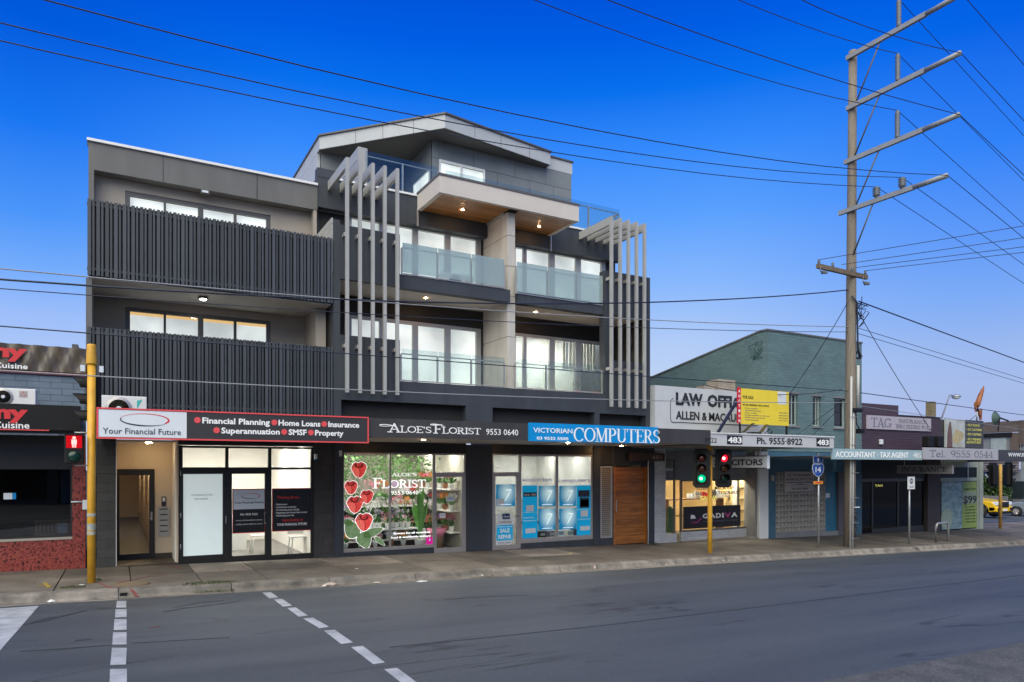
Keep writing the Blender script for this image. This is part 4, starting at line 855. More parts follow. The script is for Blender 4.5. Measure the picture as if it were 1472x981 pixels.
def swirl(name):
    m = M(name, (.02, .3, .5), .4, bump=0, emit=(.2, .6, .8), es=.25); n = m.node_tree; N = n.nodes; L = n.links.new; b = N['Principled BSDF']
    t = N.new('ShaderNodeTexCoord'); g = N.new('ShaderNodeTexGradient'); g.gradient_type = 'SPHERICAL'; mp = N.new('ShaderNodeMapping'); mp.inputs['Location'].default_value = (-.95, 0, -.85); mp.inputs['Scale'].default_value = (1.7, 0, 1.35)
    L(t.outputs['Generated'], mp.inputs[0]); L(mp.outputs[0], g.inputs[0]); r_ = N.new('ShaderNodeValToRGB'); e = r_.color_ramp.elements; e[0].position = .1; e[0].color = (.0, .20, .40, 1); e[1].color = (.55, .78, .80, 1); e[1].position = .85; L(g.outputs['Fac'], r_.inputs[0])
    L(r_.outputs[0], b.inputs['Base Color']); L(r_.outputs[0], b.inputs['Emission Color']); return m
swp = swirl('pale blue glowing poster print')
def cposter(a, b, t_, bt, mat, lab, seven=False, extras=()):
    p_, X0, X1, z0, z1, Y = poster('window_poster', lab, 'poster', a, b, t_, bt, mat, Y=Yv - .003)
    if seven: text('7', p_, wemit, lerp(X0, X1, .46), lerp(X0, X1, .8), lerp(z0, z1, .22), (z1 - z0) * .6, Y, bold=-.035, shear=.25); text('windows', p_, wemit, lerp(X0, X1, .2), lerp(X0, X1, .8), lerp(z0, z1, .06), .03, Y)
    for (u0, u1, v0, v1, m_) in extras: MB().box(lerp(X0, X1, u0), lerp(X0, X1, u1), Y - .004, Y - .001, lerp(z0, z1, v0), lerp(z0, z1, v1)).build('print_block', m_, p_)
    return p_, X0, X1, z0, z1, Y
cposter(713.3, 740.5, 696.5, 728, swp, 'pale blue poster in the top of the computer shop door', True, ((.02, .42, .03, .34, offw),))
q = cposter(751, 772.5, 698, 736.5, bluep, 'plain blue poster at the upper left of the computer shop window', False, ((.05, .95, .58, .74, navy), (.25, .75, .03, .26, offw)))
text('we do', q[0], whitet, lerp(q[1], q[2], .1), lerp(q[1], q[2], .9), lerp(q[3], q[4], .62), .07, q[5] - .004)
q = cposter(751, 772.5, 737, 774, bluep, 'plain blue poster at the lower left of the computer shop window', False, ((.2, .88, .2, .38, offw),))
text('networking', q[0], whitet, lerp(q[1], q[2], .08), lerp(q[1], q[2], .75), lerp(q[3], q[4], .78), .05, q[5]); text('and much more', q[0], whitet, lerp(q[1], q[2], .08), lerp(q[1], q[2], .9), lerp(q[3], q[4], .66), .045, q[5])
cposter(774, 799, 698.5, 728, swp, 'upper pale blue poster just left of the computer shop mullion', True); cposter(774, 799, 731.5, 762, swp, 'lower pale blue poster just left of the computer shop mullion', True)
cposter(804, 828.5, 698.5, 728, swp, 'upper pale blue poster just right of the computer shop mullion', True); cposter(804, 828.5, 731, 761, swp, 'lower pale blue poster just right of the computer shop mullion', True)
q = cposter(829, 850, 698, 732.5, bluep, 'blue poster with a dark picture at the upper right of the computer shop window', False, ((.2, .85, .06, .5, M('dark print', (.02, .05, .09), .5, var=.5, scale=20, bump=0)), (.1, .88, .52, .8, navy), (.25, .8, .12, .40, greyt)))
q = cposter(829, 850, 733, 771, bluep, 'blue poster with two white slips at the lower right of the computer shop window', False, ((.28, .75, .74, .97, offw), (.25, .9, .22, .38, offw)))
text('software', q[0], whitet, lerp(q[1], q[2], .1), lerp(q[1], q[2], .9), lerp(q[3], q[4], .62), .05, q[5])
q = cposter(714, 737, 755, 777, bluep, 'blue SALE REPAIR poster low in the computer shop door', False)
text('SALE', q[0], whitet, lerp(q[1], q[2], .2), lerp(q[1], q[2], .8), lerp(q[3], q[4], .52), .11, q[5], bold=.03); text('REPAIR', q[0], whitet, lerp(q[1], q[2], .1), lerp(q[1], q[2], .92), lerp(q[3], q[4], .12), .11, q[5], bold=.03); text('Desktop Laptop', q[0], whitet, lerp(q[1], q[2], .05), lerp(q[1], q[2], .95), lerp(q[3], q[4], .86), .035, q[5])
q = cposter(715, 738, 744.5, 754.5, offw, 'white sheet above the SALE REPAIR poster in the computer shop door', False); text('COMPUTERS', q[0], greyt, lerp(q[1], q[2], .1), lerp(q[1], q[2], .9), lerp(q[3], q[4], .2), .06, q[5])
q = cposter(714, 736, 777.5, 783, offw, 'narrow white strip at the foot of the computer shop door', False); text('9532 5500', q[0], greyt, lerp(q[1], q[2], .1), lerp(q[1], q[2], .9), lerp(q[3], q[4], .3), .04, q[5])
q = poster('open_sign', 'small navy sign hanging on a string in the computer shop door', 'sign', 722.5, 733, 738.5, 746.5, M('navy sign', (.01, .04, .14), .4, bump=0), Y=Yv - .02)
text('Open', q[0], whitet, q[1] + .03, q[2] - .03, q[3] + .05, .05, q[5]); MB().tube([(q[1] + .02, Yv - .02, q[4]), ((q[1] + q[2]) / 2, Yv - .02, q[4] + .13), (q[2] - .02, Yv - .02, q[4])], .003, 4).build('string', whitet, q[0])
q = poster('door_notice', 'plain white card left of the hanging navy sign in the computer shop door', 'notice', 713.4, 721, 739, 745, offw, Y=Yv - .003)
dk = thing('shop_counter', 'white shop counter with boxes seen under the computer shop posters', 'counter', (11.5, 18.3, -.2)); MB().box(10.9, 12.7, 18.2, 18.7, -.2, .42).build('counter_base', shelfm, dk); MB().box(10.85, 12.75, 18.15, 18.75, .421, .46).build('counter_top', M('dark counter', (.03, .03, .03), .4), dk)
for k in range(5): q = thing('computer_case', ('black', 'grey', 'white', 'beige', 'dark blue')[k] + ' computer case on the shop floor behind the window', 'computer', (11 + k * .33, 17.7, -.2)); MB().box(10.9 + k * .33, 11.12 + k * .33, 17.6, 17.95, -.2, .22).build('case', (black, greyt, offw, soffw, navy)[k], q); MB().box(10.93 + k * .33, 11.09 + k * .33, 17.595, 17.6, .1, .18).build('drive_bay', alum, q)
# louvred vent and timber door
vx0, vx1 = XP(863.2, YS), XP(880.2, YS); vz0, vz1 = gz(864, 774), gz(864, 670.5)
v = wall_holes('louvre_vent', alum, ab, vx0, vx1, vz0, vz1, YS + .0, YS + .06, [(vx0 + .05, vx1 - .05, vz0 + .05, vz1 - .05)])
n = 34
for k in range(n):
    z = vz0 + .05 + (vz1 - vz0 - .1) * k / n; MB().add([(vx0 + .05, YS + .012, z), (vx1 - .05, YS + .012, z), (vx1 - .05, YS + .05, z + .045), (vx0 + .05, YS + .05, z + .045), (vx0 + .05, YS + .016, z - .004), (vx1 - .05, YS + .016, z - .004)], [(0, 1, 2, 3), (0, 4, 5, 1)]).build('vent_blade', alum, v)
bx('vent_backing', recess, v, vx0, vx1, YS + .061, YS + .1, vz0, vz1); bx('wall', render, ab, vx0 - .0, vx1 + .0, YS + .0, YS + .3, -.45, vz0 - .001)
YD = YS + .10; td0, td1 = XP(883, YD), XP(928.5, YD); tz0, tz1 = -.27, gz(884, 671.5)
d = bx('timber_door', recess, ab, td0, td1, YD + .03, YD + .07, tz0, tz1)
nb = 19
for k in range(nb): z = lerp(tz0, tz1, k / nb); bx('door_board', timber, d, td0 + .004, td1 - .004, YD, YD + .029, z + .003, lerp(tz0, tz1, (k + 1) / nb) - .003)
MB().box(td0 + .04, td0 + .07, YD - .05, YD - .02, .75, 1.12).box(td0 + .045, td0 + .065, YD - .02, YD - .001, .8, .83).box(td0 + .045, td0 + .065, YD - .02, YD - .001, 1.05, 1.08).build('door_handle', alum, d)
bx('door_jamb', timber, ab, xtd0 + .001, td0 - .001, YS + .02, YS + .2, -.35, tz1); bx('door_jamb', timber, ab, td1 + .001, xtd1 - .002, YS + .02, YS + .2, -.35, tz1)
bx('entry_beam', M('dark brown beam', (.06, .035, .03), .6), ab, XP(903, YS), XP(952, YS) , YS - .12, YS - .04, gz(940, 663), gz(940, 652)); text('481', ab, M('bronze number', (.35, .22, .18), .4, bump=0), XP(937, YS - .13), XP(951, YS - .13), ZP(944, 660.5, YS - .13), .13, YS - .121)
gd = thing('drain_pipe', 'thin white pipe beside the timber door', 'pipe', (XP(932, YS), YS - .07, -.3)); MB().tube([(XP(931.8, YS - .07), YS - .07, -.3), (XP(931.8, YS - .07), YS - .07, 2.5)], .014, 6).build('pipe', capw, gd)
# small sensors
for a, b, lab in ((454, 657, 'pale alarm sensor with a blue base on the pillar right of the office'), (489.5, 652, 'pale cylindrical sensor high beside the flower shop window')):
    Y = YS - .06; q = thing('alarm_sensor', lab, 'sensor', (XP(a, Y), Y, ZP(a, b, Y))); c = Vector(q.location); MB().box(c.x - .035, c.x + .035, Y - .03, Y + .055, c.z - .05, c.z + .07).build('sensor_body', offw, q, bevel=.012); MB().box(c.x - .03, c.x + .03, Y - .028, Y + .03, c.z - .075, c.z - .051).build('sensor_base', cyan if a < 460 else offw, q)
# ================================================================== SIGNS ON MAIN AWNING
Yg = YA - .08
sgn = thing('shop_sign', 'long office sign with a white logo panel and red trim on the awning', 'sign', (2.2, Yg, 2.63))
sx0, sx1, sz0, sz1 = XP(139, Yg), XP(529.7, Yg), 2.63, 3.155; sxm = XP(268.3, Yg)
MB().box(sx0, sx1, Yg, Yg + .07, sz0, sz1).build('sign_cabinet', signdk, sgn); MB().box(sx0 + .025, sxm, Yg - .004, Yg - .0005, sz0 + .03, sz1 - .03).build('logo_panel', offw, sgn)
MB().box(sx0, sx1, Yg - .012, Yg - .0005, sz1 - .022, sz1 + .004).box(sx0, sx1, Yg - .012, Yg - .0005, sz0 - .004, sz0 + .022).box(sx0 - .004, sx0 + .022, Yg - .0125, Yg - .0006, sz0 + .0, sz1).box(sx1 - .022, sx1 + .004, Yg - .0125, Yg - .0006, sz0 + .0, sz1).build('red_trim', coral, sgn)
gx = lambda p_: XP(120 + p_ / 7.36, Yg); gzz = lambda a, b: ZP(120 + a / 7.36, 560 + b / 7.36, Yg)
swoosh(sgn, gx(385), gx(912), gzz(650, 392), gzz(650, 255), Yg - .004)
text('Your Financial Future', sgn, navy, gx(203), gx(1030), gzz(600, 474), .105, Yg - .005)
hx = lambda p_: XP(300 + p_ / 5.66, Yg); hz_ = lambda a, b: ZP(300 + a / 5.66, 580 + b / 5.66, Yg)
zr1, zr2 = hz_(300, 172), hz_(300, 248)
for s, a, b, zz in (('Financial Planning', -52, 497, zr1), ('Home Loans', 568, 908, zr1), ('Insurance', 973, 1224, zr1), ('Superannuation', 102, 578, zr2), ('SMSF', 650, 797, zr2), ('Property', 865, 1096, zr2)): text(s, sgn, whitet, hx(a), hx(b), zz, .108, Yg - .001, bold=.028)
for a, zz in ((-92, zr1), (534, zr1), (939, zr1), (64, zr2), (614, zr2), (832, zr2)): MB().lathe([(.055, -.006), (.055, 0)], (hx(a), Yg - .001, zz + .052), 'y', 16).build('red_dot', coral, sgn)
fl = thing('fascia_lettering', 'white flower shop name and phone number on the awning fascia', 'lettering', (XP(640, YA), YA, 2.8))
ix = lambda p_: XP(530 + p_ / 3.423, YA); iz = lambda a, b: ZP(530 + a / 3.423, 595 + b / 3.423, YA)
serif("ALOE'S FLORIST", fl, whitet, ix(98), ix(552), iz(320, 96), .135, YA - .001, T=.19, t=.10, sizes=[1.35, 1, 1, 1, 1, 1, .6, 1.35, 1, 1, 1, 1, 1, 1])
for (a, b, r_) in ((98, 78, .16), (340, 74, .14)):
    MB().tube([(ix(a) + r_ * 1.25 * math.cos(t), YA - .006, iz(a, b) + .02 + r_ * .28 * math.sin(t) + .02 * t) for t in [k * .33 for k in range(1, 17)]], .008, 4).build('flourish', whitet, fl)
text('9553 0640', fl, whitet, ix(578), ix(735), iz(650, 105), .14, YA - .001)
cs = thing('shop_sign', 'bright blue computer shop sign with white lettering on the awning fascia', 'sign', (XP(850, Yg), Yg, 2.74))
MB().box(XP(761.4, Yg), XP(946.7, Yg), Yg + .02, Yg + .075, 2.745, 3.17).build('sign_panel', cyan, cs)
Yc = Yg + .019; text('VICTORIAN', cs, whitet, ix(803), ix(995), ZP(790, 622.5, Yc), .115, Yc, bold=.008); text('03 9532 5500', cs, whitet, ix(820), ix(975), ZP(790, 632.5, Yc), .07, Yc, bold=.02)
serif('COMPUTERS', cs, whitet, ix(1000), ix(1425), ZP(850, 635.3, Yc), .335, Yc, T=.15, t=.04, hh=.16)
# ================================================================== AIR CONDITIONERS
def ac(x0, x1, y, z0, z1, lab, cut=0, logo=None):
    a = thing('air_conditioner', lab, 'air conditioner', ((x0 + x1) / 2, y, z0), 'outdoor air conditioner units'); h = z1 - z0; w = x1 - x0
    MB().box(x0, x1, y, y + .32, z0 + .03, z1).build('casing', white, a, bevel=.015); bx('foot', black, a, x0 + .1, x0 + .16, y + .02, y + .3, z0, z0 + .03); bx('foot', black, a, x1 - .16, x1 - .1, y + .02, y + .3, z0, z0 + .03)
    cx, cz = x0 + w * .38, z0 + h * .5; r_ = min(w * .3, h * .44)
    MB().lathe([(r_, 0), (r_, -.006), (.02, -.008)], (cx, y - .0005, cz), 'y', 24).build('fan_recess', M('fan recess', (.16, .155, .14), .6), a)
    mb = MB()
    for k in range(5): mb.lathe([(r_ * (k + 1) / 5, -.012), (r_ * (k + 1) / 5 + .004, -.014), (r_ * (k + 1) / 5, -.016)], (cx, y, cz), 'y', 24)
    for k in range(12): g = k * math.pi / 6; mb.tube([(cx, y - .014, cz), (cx + r_ * math.cos(g), y - .014, cz + r_ * math.sin(g))], .003, 4)
    mb.build('fan_grille', alum, a)
    MB().lathe([(r_ * .22, -.018), (r_ * .2, -.022)], (cx, y, cz), 'y', 14).build('fan_hub', offw, a)
    if logo == 'flag': MB().prism([(x0 + w * .78, y - .002, z1 - h * .16), (x0 + w * .9, y - .002, z1 - h * .12), (x0 + w * .84, y - .002, z1 - h * .32), (x0 + w * .78, y - .002, z1 - h * .5)], (0, .001, 0)).build('badge', M('teal badge', (.05, .45, .42), .5, bump=0), a)
    else:
        MB().box(x0 + w * .68, x0 + w * .84, y - .003, y - .001, z1 - h * .5, z1 - h * .14).build('badge', M('grey badge', (.4, .36, .35), .5, bump=0), a)
        for g in (0, 1, 2): b_ = math.pi / 2 + g * 2.094; c = Vector((x0 + w * .76 + .035 * math.cos(b_), y - .004, z1 - h * .3 + .035 * math.sin(b_))); MB().prism([c + Vector((.02 * math.cos(b_), 0, .02 * math.sin(b_))), c + Vector((.012 * math.cos(b_ + 1.57), 0, .012 * math.sin(b_ + 1.57))), c - Vector((.02 * math.cos(b_), 0, .02 * math.sin(b_))), c - Vector((.012 * math.cos(b_ + 1.57), 0, .012 * math.sin(b_ + 1.57)))], (0, .001, 0)).build('badge_mark', red, a)
    return a
ya = 16.3
ac(XP(145.5, ya), XP(211, ya), ya, 3.07, ZP(146, 568, ya), 'white air conditioner standing on the awning above the office sign', logo='flag')
yb4 = 18.4
ac(XP(636, yb4), XP(682, yb4), yb4, F2 + .14, F2 + .72, 'white air conditioner behind the frosted balcony glass', logo='m')
for px_, m_ in ((829, (.5, .12, .05)), (855, (.6, .18, .08))):
    q = thing('flower_pot', ('small orange plant pot on the first floor balcony beside the fourth window' if px_ > 840 else 'small orange plant pot on the first floor balcony under the third window'), 'plant pot', (XP(px_, 18.6), 18.6, F1))
    MB().lathe([(.09, 0), (.13, .2), (.14, .22), (.12, .221)], q.location, n=12).build('pot', M('orange clay', m_, .7), q); mb = MB()
    for k in range(40): c_ = q.location + Vector((random.uniform(-.15, .15), random.uniform(-.1, .1), random.uniform(.22, .6))); u = Vector((random.uniform(-1, 1), 0, random.uniform(-1, 1))) * .05; mb.add([c_ - u, c_ + Vector((-u.z, 0, u.x)) * .5, c_ + u], [(0, 1, 2)])
    mb.build('leaves', M('balcony leaf', (.06, .12, .03), .6), q, kind='stuff')
# ================================================================== RESTAURANT (left)
rs = thing('restaurant_building', 'red mosaic fronted restaurant with a blue painted brick parapet at the left edge', 'building', (-2, YS, 0))
mosaic = M('red mosaic tile', (.4, .05, .04), .35, kind='mosaic', bump=.2); bbrick = M('blue grey painted brick', (.15, .20, .26), .7, kind='brick', bw=.40, bh=.13, var=.15, mortar=(.62, .62, .66))
XW = -4.5; XE = XL - .005; zz0 = gz(60, 776)
bx('wall', mosaic, rs, XW, XE, YS, YS + .3, -.1, gz(60, 777)); rwx = XP(104, YS); bx('wall', mosaic, rs, rwx, XE, YS, YS + .3, gz(60, 777), gz(60, 625)); bx('wall', blackf, rs, XW, rwx - .001, YS + .02, YS + .3, gz(60, 673), gz(60, 625))
w = wall_holes('window', blackf, rs, XW, rwx - .001, gz(60, 776.9), gz(60, 673.1), YS + .03, YS + .1, [(XW + .05, XP(101, YS), gz(60, 771), gz(60, 675))])
bx('pane', dglass, w, XW + .05, XP(101, YS), YS + .06, YS + .068, gz(60, 771), gz(60, 675)); bx('sill', stonew, w, XW, rwx, YS - .02, YS + .029, gz(60, 776.9), gz(60, 773.5))
for k in range(30): bx('blind_slat', M('venetian blind slat', (.09, .08, .07), .6), w, XW + .1, XP(92, YS), YS + .14, YS + .16, 1.0 + k * .038, 1.006 + k * .038)
room(rs, XW, rwx, YS + .2, 21, -.05, 2.7, M('dark restaurant wall', (.03, .028, .03), .7), dfloor, 'dining_room')
p_, X0, X1, z0, z1, Y = poster('window_sticker', 'blue and white card stuck on the dark restaurant window', 'sticker', 5, 23, 709, 718, offw, Y=YS + .05); MB().box(lerp(X0, X1, .7), X1, Y - .003, Y - .001, z0, z1).build('print_block', cyan, p_)
sb_ = thing('wooden_screen', 'low slatted wooden screen behind the restaurant window', 'wooden screen', (XP(75, 17.5), 17.5, .4)); a0, a1 = XP(49, 17.5), XP(99.5, 17.5); b0, b1 = ZP(75, 770, 17.5), ZP(75, 748, 17.5)
brw = M('brown varnished wood', (.25, .13, .07), .5, rnd=.15, var=.2)
MB().box(a0, a1, 17.47, 17.51, b1 - .03, b1).box(a0, a1, 17.47, 17.51, b0, b0 + .04).build('frame', brw, sb_)
for k in range(9): xx = lerp(a0, a1, (k + .3) / 9); bx('slat', brw, sb_, xx, xx + .04, 17.475, 17.505, b0 + .041, b1 - .031)
MB().box(lerp(a0, a1, .66), lerp(a0, a1, .94), 17.45, 17.465, b0 + .04, b1 - .05).build('pinned_card', M('blue grey card', (.25, .3, .38), .6), sb_)
YA2 = 16.0
bx('awning', black, rs, XW, XP(116, YA2), YA2, YA2 + .06, ZP(60, 618, YA2), ZP(60, 582, YA2)); bx('awning_roof', black, rs, XW, XP(116, YA2), YA2 + .061, YS - .01, ZP(60, 590, YA2) , ZP(60, 588, YA2))
bx('awning_soffit', signdk, rs, XW, XP(116, YA2), YA2 + .061, YS - .01, ZP(60, 618, YA2), ZP(60, 616.5, YA2)); bx('blind_rail', galv, rs, XW, XP(84, YA2 + .2), YA2 + .16, YA2 + .22, ZP(60, 625.5, YA2), ZP(60, 623, YA2))
bx('wall', bbrick, rs, XW, XE, YS + .02, YS + .3, gz(60, 624), gz(60, 539)); bx('coping', greyfc, rs, XW, XE, YS - .02, YS + .3, gz(60, 539) + .001, gz(60, 536)); bx('coping', M('maroon strip', (.2, .03, .04), .6), rs, XW, XE, YS - .04, YS - .021, gz(60, 538.5), gz(60, 535))
rbs = thing('fascia_lettering', 'red and white restaurant name on the black fascia', 'lettering', (XP(20, YA2), YA2, 2.9))
text('my', rbs, red, XP(-22, YA2), XP(40.5, YA2), ZP(20, 601.5, YA2), .24, YA2 - .001, bold=.05); text('Cuisine', rbs, whitet, XP(-10, YA2), XP(42.5, YA2), ZP(20, 616, YA2), .13, YA2 - .001, bold=.015); MB().box(XW, XP(71, YA2), YA2 - .012, YA2 - .001, ZP(60, 619.5, YA2), ZP(60, 618, YA2)).build('red_line', coral, rbs)
bb = thing('rooftop_banner', 'glossy brown vinyl restaurant banner on the parapet above the blue brick', 'banner', (XP(60, YS), YS, gz(60, 535))); ban = M('glossy brown banner vinyl', (.05, .042, .035), .3, col2=(.16, .125, .09), scale=1.6, bump=.6, bscale=3)
Yb_ = YS - .05; nxx = 40; mb = MB(); bzz0, bzz1 = ZP(60, 534, Yb_), ZP(60, 497, Yb_)
vs = [(lerp(XP(-40, Yb_), XP(124, Yb_), i / nxx), Yb_ + .035 * math.sin(i * .9) * math.sin(j * .8) + .02 * math.sin(i * 2.3 + j), lerp(bzz0, bzz1, j / 6)) for j in range(7) for i in range(nxx + 1)]
mb.add(vs, [(j * (nxx + 1) + i, j * (nxx + 1) + i + 1, (j + 1) * (nxx + 1) + i + 1, (j + 1) * (nxx + 1) + i) for j in range(6) for i in range(nxx)], True); mb.add([(v[0], v[1] + .012, v[2]) for v in vs], [((j + 1) * (nxx + 1) + i, (j + 1) * (nxx + 1) + i + 1, j * (nxx + 1) + i + 1, j * (nxx + 1) + i) for j in range(6) for i in range(nxx)], True)
mb.build('banner_sheet', ban, bb); MB().box(XP(-40, YS), XE, YS + .03, YS + .09, bzz0 - .02, bzz1 + .0).build('banner_frame', blackf, bb); MB().box(XP(103, YS), XP(112, YS), YS + .1, YS + .5, bzz1 - .2, bzz1 + .1).build('vent_cowl', dframe, bb)
text('my', bb, red, XP(-25, Yb_ - .08), XP(39, Yb_ - .08), ZP(20, 514, Yb_), .25, Yb_ - .065, bold=.05); text('Cuisine', bb, whitet, XP(-9, Yb_ - .08), XP(40, Yb_ - .08), ZP(20, 530.5, Yb_), .11, Yb_ - .065, bold=.015)
ac(XP(-25, 16.4), XP(51.5, 16.4), 16.4, ZP(20, 584, 16.4), ZP(20, 558.5, 16.4), 'white air conditioner standing on the restaurant awning at the left edge', logo='m')
mt = thing('meter_box', 'small white box with a conduit on the red mosaic wall', 'meter box', (XP(122, YS), YS, .9)); Ym = YS - .08; MB().box(XP(118.5, Ym), XP(126, Ym), Ym, YS - .001, ZP(122, 733, Ym), ZP(122, 719, Ym)).build('box', offw, mt, bevel=.01); MB().tube([(XP(102, Ym), YS - .03, ZP(122, 721.5, Ym)), (XP(118, Ym), YS - .03, ZP(122, 721.5, Ym))], .018, 6).build('conduit', offw, mt)
# ================================================================== LAW OFFICE (right of main)
lw = thing('law_office_building', 'low white brick law office with a lit window left of the teal building', 'building', (17.5, YS, -.4))
wb = M('white painted brick', (.52, .53, .55), .6, kind='brick', bw=.24, bh=.085, mortar=(.75, .75, .75), var=.08); gwall = M('grey painted wall', (.20, .20, .205), .7)
YL = 17.65; lx0, lx1 = XP(940.5, YS), XP(957, YS); xq = XP(1090, YS); xq1 = XP(1103, YS)
bx('pillar', wb, lw, lx0, lx1, YS, YS + .3, -.55, 3.0); bx('pillar', wb, lw, lx1 + .001, XP(973, YS), YS, YL + .2, -.6, ZP(965, 768, YS))
lh = [(XP(957.3, YS), XP(972.3, YS), ZP(965, 768, YS), ZP(965, 689, YS)), (XP(957.3, YS), XP(972.3, YS), ZP(965, 687, YS), ZP(965, 662, YS))]
nw = wall_holes('window', dframe, lw, lx1 + .002, XP(974, YS), ZP(965, 768, YS), ZP(965, 660, YS), YS + .1, YS + .16, lh)
for h in lh: bx('pane', glass, nw, h[0], h[1], YS + .12, YS + .128, h[2], h[3])
wx_0, wx_1 = XP(979, YL), XP(1076.5, YL); wzz1, wzz0 = ZP(1030, 690, YL), ZP(1030, 762, YL)
w = wall_holes('window', dframe, lw, wx_0, wx_1, wzz0, wzz1, YL, YL + .08, [(XP(981, YL), XP(1062, YL), wzz0 + .05, wzz1 - .04), (XP(1062.6, YL), XP(1075, YL), wzz0 + .05, wzz1 - .04)])
bx('pane', glass, w, wx_0 + .05, wx_1 - .05, YL + .03, YL + .038, wzz0 + .05, wzz1 - .04)
bx('stall_riser', wb, lw, wx_0, wx_1, YL - .01, YL + .1, -.6, wzz0 - .001); bx('header', gwall, lw, XP(957, YS) + .05, wx_1, YL, YL + .12, wzz1 + .001, 2.7)
bx('return_wall', gwall, lw, xq - .1, xq - .001, YS + .05, YL + .1, -.6, 2.7); bx('column', white, lw, xq, xq1, YS - .05, YS + .3, -.6, 2.2); bx('column', gwall, lw, xq, xq1, YS - .04, YS + .3, 2.201, 2.7); bx('door_step', concl, lw, wx_0 - .1, wx_1, YS - .04, YL, -.42, -.35)
warmw = M('warm lit shop wall', (.7, .52, .25), .8, var=.15, scale=2)
room(lw, XP(957, YS), wx_1, YL + .12, 21, -.4, 2.4, warmw, carp, 'law_shop')
for xx in (17.3, 19.0): bx('ceiling_light', lamp_c, lw, xx - .5, xx + .5, 18.2, 18.8, 2.36, 2.39)
jx = lambda p_: XP(935 + p_ / 7.55, YL); jz = lambda a, b: ZP(935 + a / 7.55, 660 + b / 7.55, YL)
gp = poster('window_banner', 'black salon banner with white lettering across the lower law office window', 'banner', 982, 1064.5, 727.5, 758.5, M('black banner', (.015, .012, .015), .5, var=.3, scale=4, bump=0), Y=YL - .02)
G_, gx0, gx1, gz0_, gz1_, gY = gp
for s, a, b, m_ in (('G', 560, 622, whitet), ('A', 630, 700, whitet), ('D', 706, 760, whitet), ('I', 772, 790, whitet), ('V', 800, 868, M('magenta lettering', (.45, .05, .25), .5, bump=0)), ('A', 872, 940, whitet)): text(s, G_, m_, jx(a), jx(b), jz(750, 636), .165, gY, bold=.03)
text('HAIR AND BEAUTY STUDIO', G_, greyt, jx(570), jx(945), jz(750, 678), .05, gY); MB().prism([(jx(430), gY - .004, jz(430, 650)), (jx(490), gY - .004, jz(490, 645)), (jx(470), gY - .004, jz(470, 610)), (jx(435), gY - .004, jz(435, 605))], (0, .002, 0)).build('logo_mark', whitet, G_)
MB().tube([(jx(440), gY - .004, jz(440, 690)), (jx(500), gY - .004, jz(500, 690)), (jx(545), gY - .004, jz(545, 640))], .02, 5).build('logo_swoosh', MATS['magenta lettering'], G_)
text('ALLEN  &  MACAULAY', w, blackt, jx(500), jx(910), jz(750, 333), .12, YL - .001, bold=.01); text('LEGAL PRACTITIONERS', w, blackt, jx(490), jx(945), jz(750, 383), .11, YL - .001, bold=.01); text('GADIVA', w, M('yellow vinyl', (.75, .7, .15), .5, bump=0, emit=(1, .9, .2), es=.3), jx(540), jx(725), jz(640, 440), .13, YL - .001, bold=.03)
lc = thing('display_cabinet', 'brightly lit display cabinet at the right side of the law office window', 'cabinet', (XP(1069, 18), 18, -.4)); MB().box(XP(1062, 18), XP(1074, 18), 18.1, 18.3, -.4, 1.7).build('cabinet_back', shelfm, lc)
for zz in (.2, .6, 1.0, 1.4): MB().box(XP(1062, 18), XP(1074, 18), 17.9, 18.09, zz, zz + .02).build('shelf', shelfm, lc)
bx('cabinet_lamp', lamp_c, lc, XP(1063, 18), XP(1073, 18), 17.95, 18.05, 1.66, 1.69)
for k in range(14):
    xx = XP(990 + k * 5.2, 18.6); hgt = random.uniform(.15, .35); q = thing('shop_box', ('tall', 'short', 'squat', 'narrow')[k % 4] + ' ' + ('white', 'cream', 'maroon', 'grey')[(k // 2) % 4] + ' product box on the shelf inside the law office shop, %s along' % ('first second third fourth fifth sixth seventh eighth ninth tenth eleventh twelfth thirteenth fourteenth'.split()[k]), 'box', (xx, 18.6, 1.0), 'product boxes in the law office shop')
    MB().box(xx - .05, xx + .05, 18.55, 18.65, 1.02, 1.02 + hgt).build('box_body', (offw, soffw, red, greyfc)[(k // 2) % 4], q)
q = thing('shop_shelf', 'dark long shelf inside the law office shop', 'shelf', (17.7, 18.6, 0)); MB().box(16.7, 19.4, 18.45, 18.8, .98, 1.018).box(16.7, 19.4, 18.45, 18.8, .4, .43).build('shelf_board', brw, q); [bx('shelf_leg', brw, q, x_, x_ + .04, 18.45, 18.8, -.4, .979) for x_ in (16.7, 19.36)]
ld = thing('hanging_dress', 'dark green garment hanging in the narrow law office window', 'garment', (XP(965, 17.8), 17.8, .9)); MB().lathe([(.2, -.9), (.17, -.4), (.11, 0), (.14, .3), (.05, .42)], (XP(963, 17.8), 17.8, .4), n=12).build('cloth', M('green cloth', (.06, .11, .05), .9), ld); MB().tube([(XP(963, 17.8), 17.8, .82), (XP(963, 17.8), 17.8, .95)], .006, 4).build('hook', alum, ld)
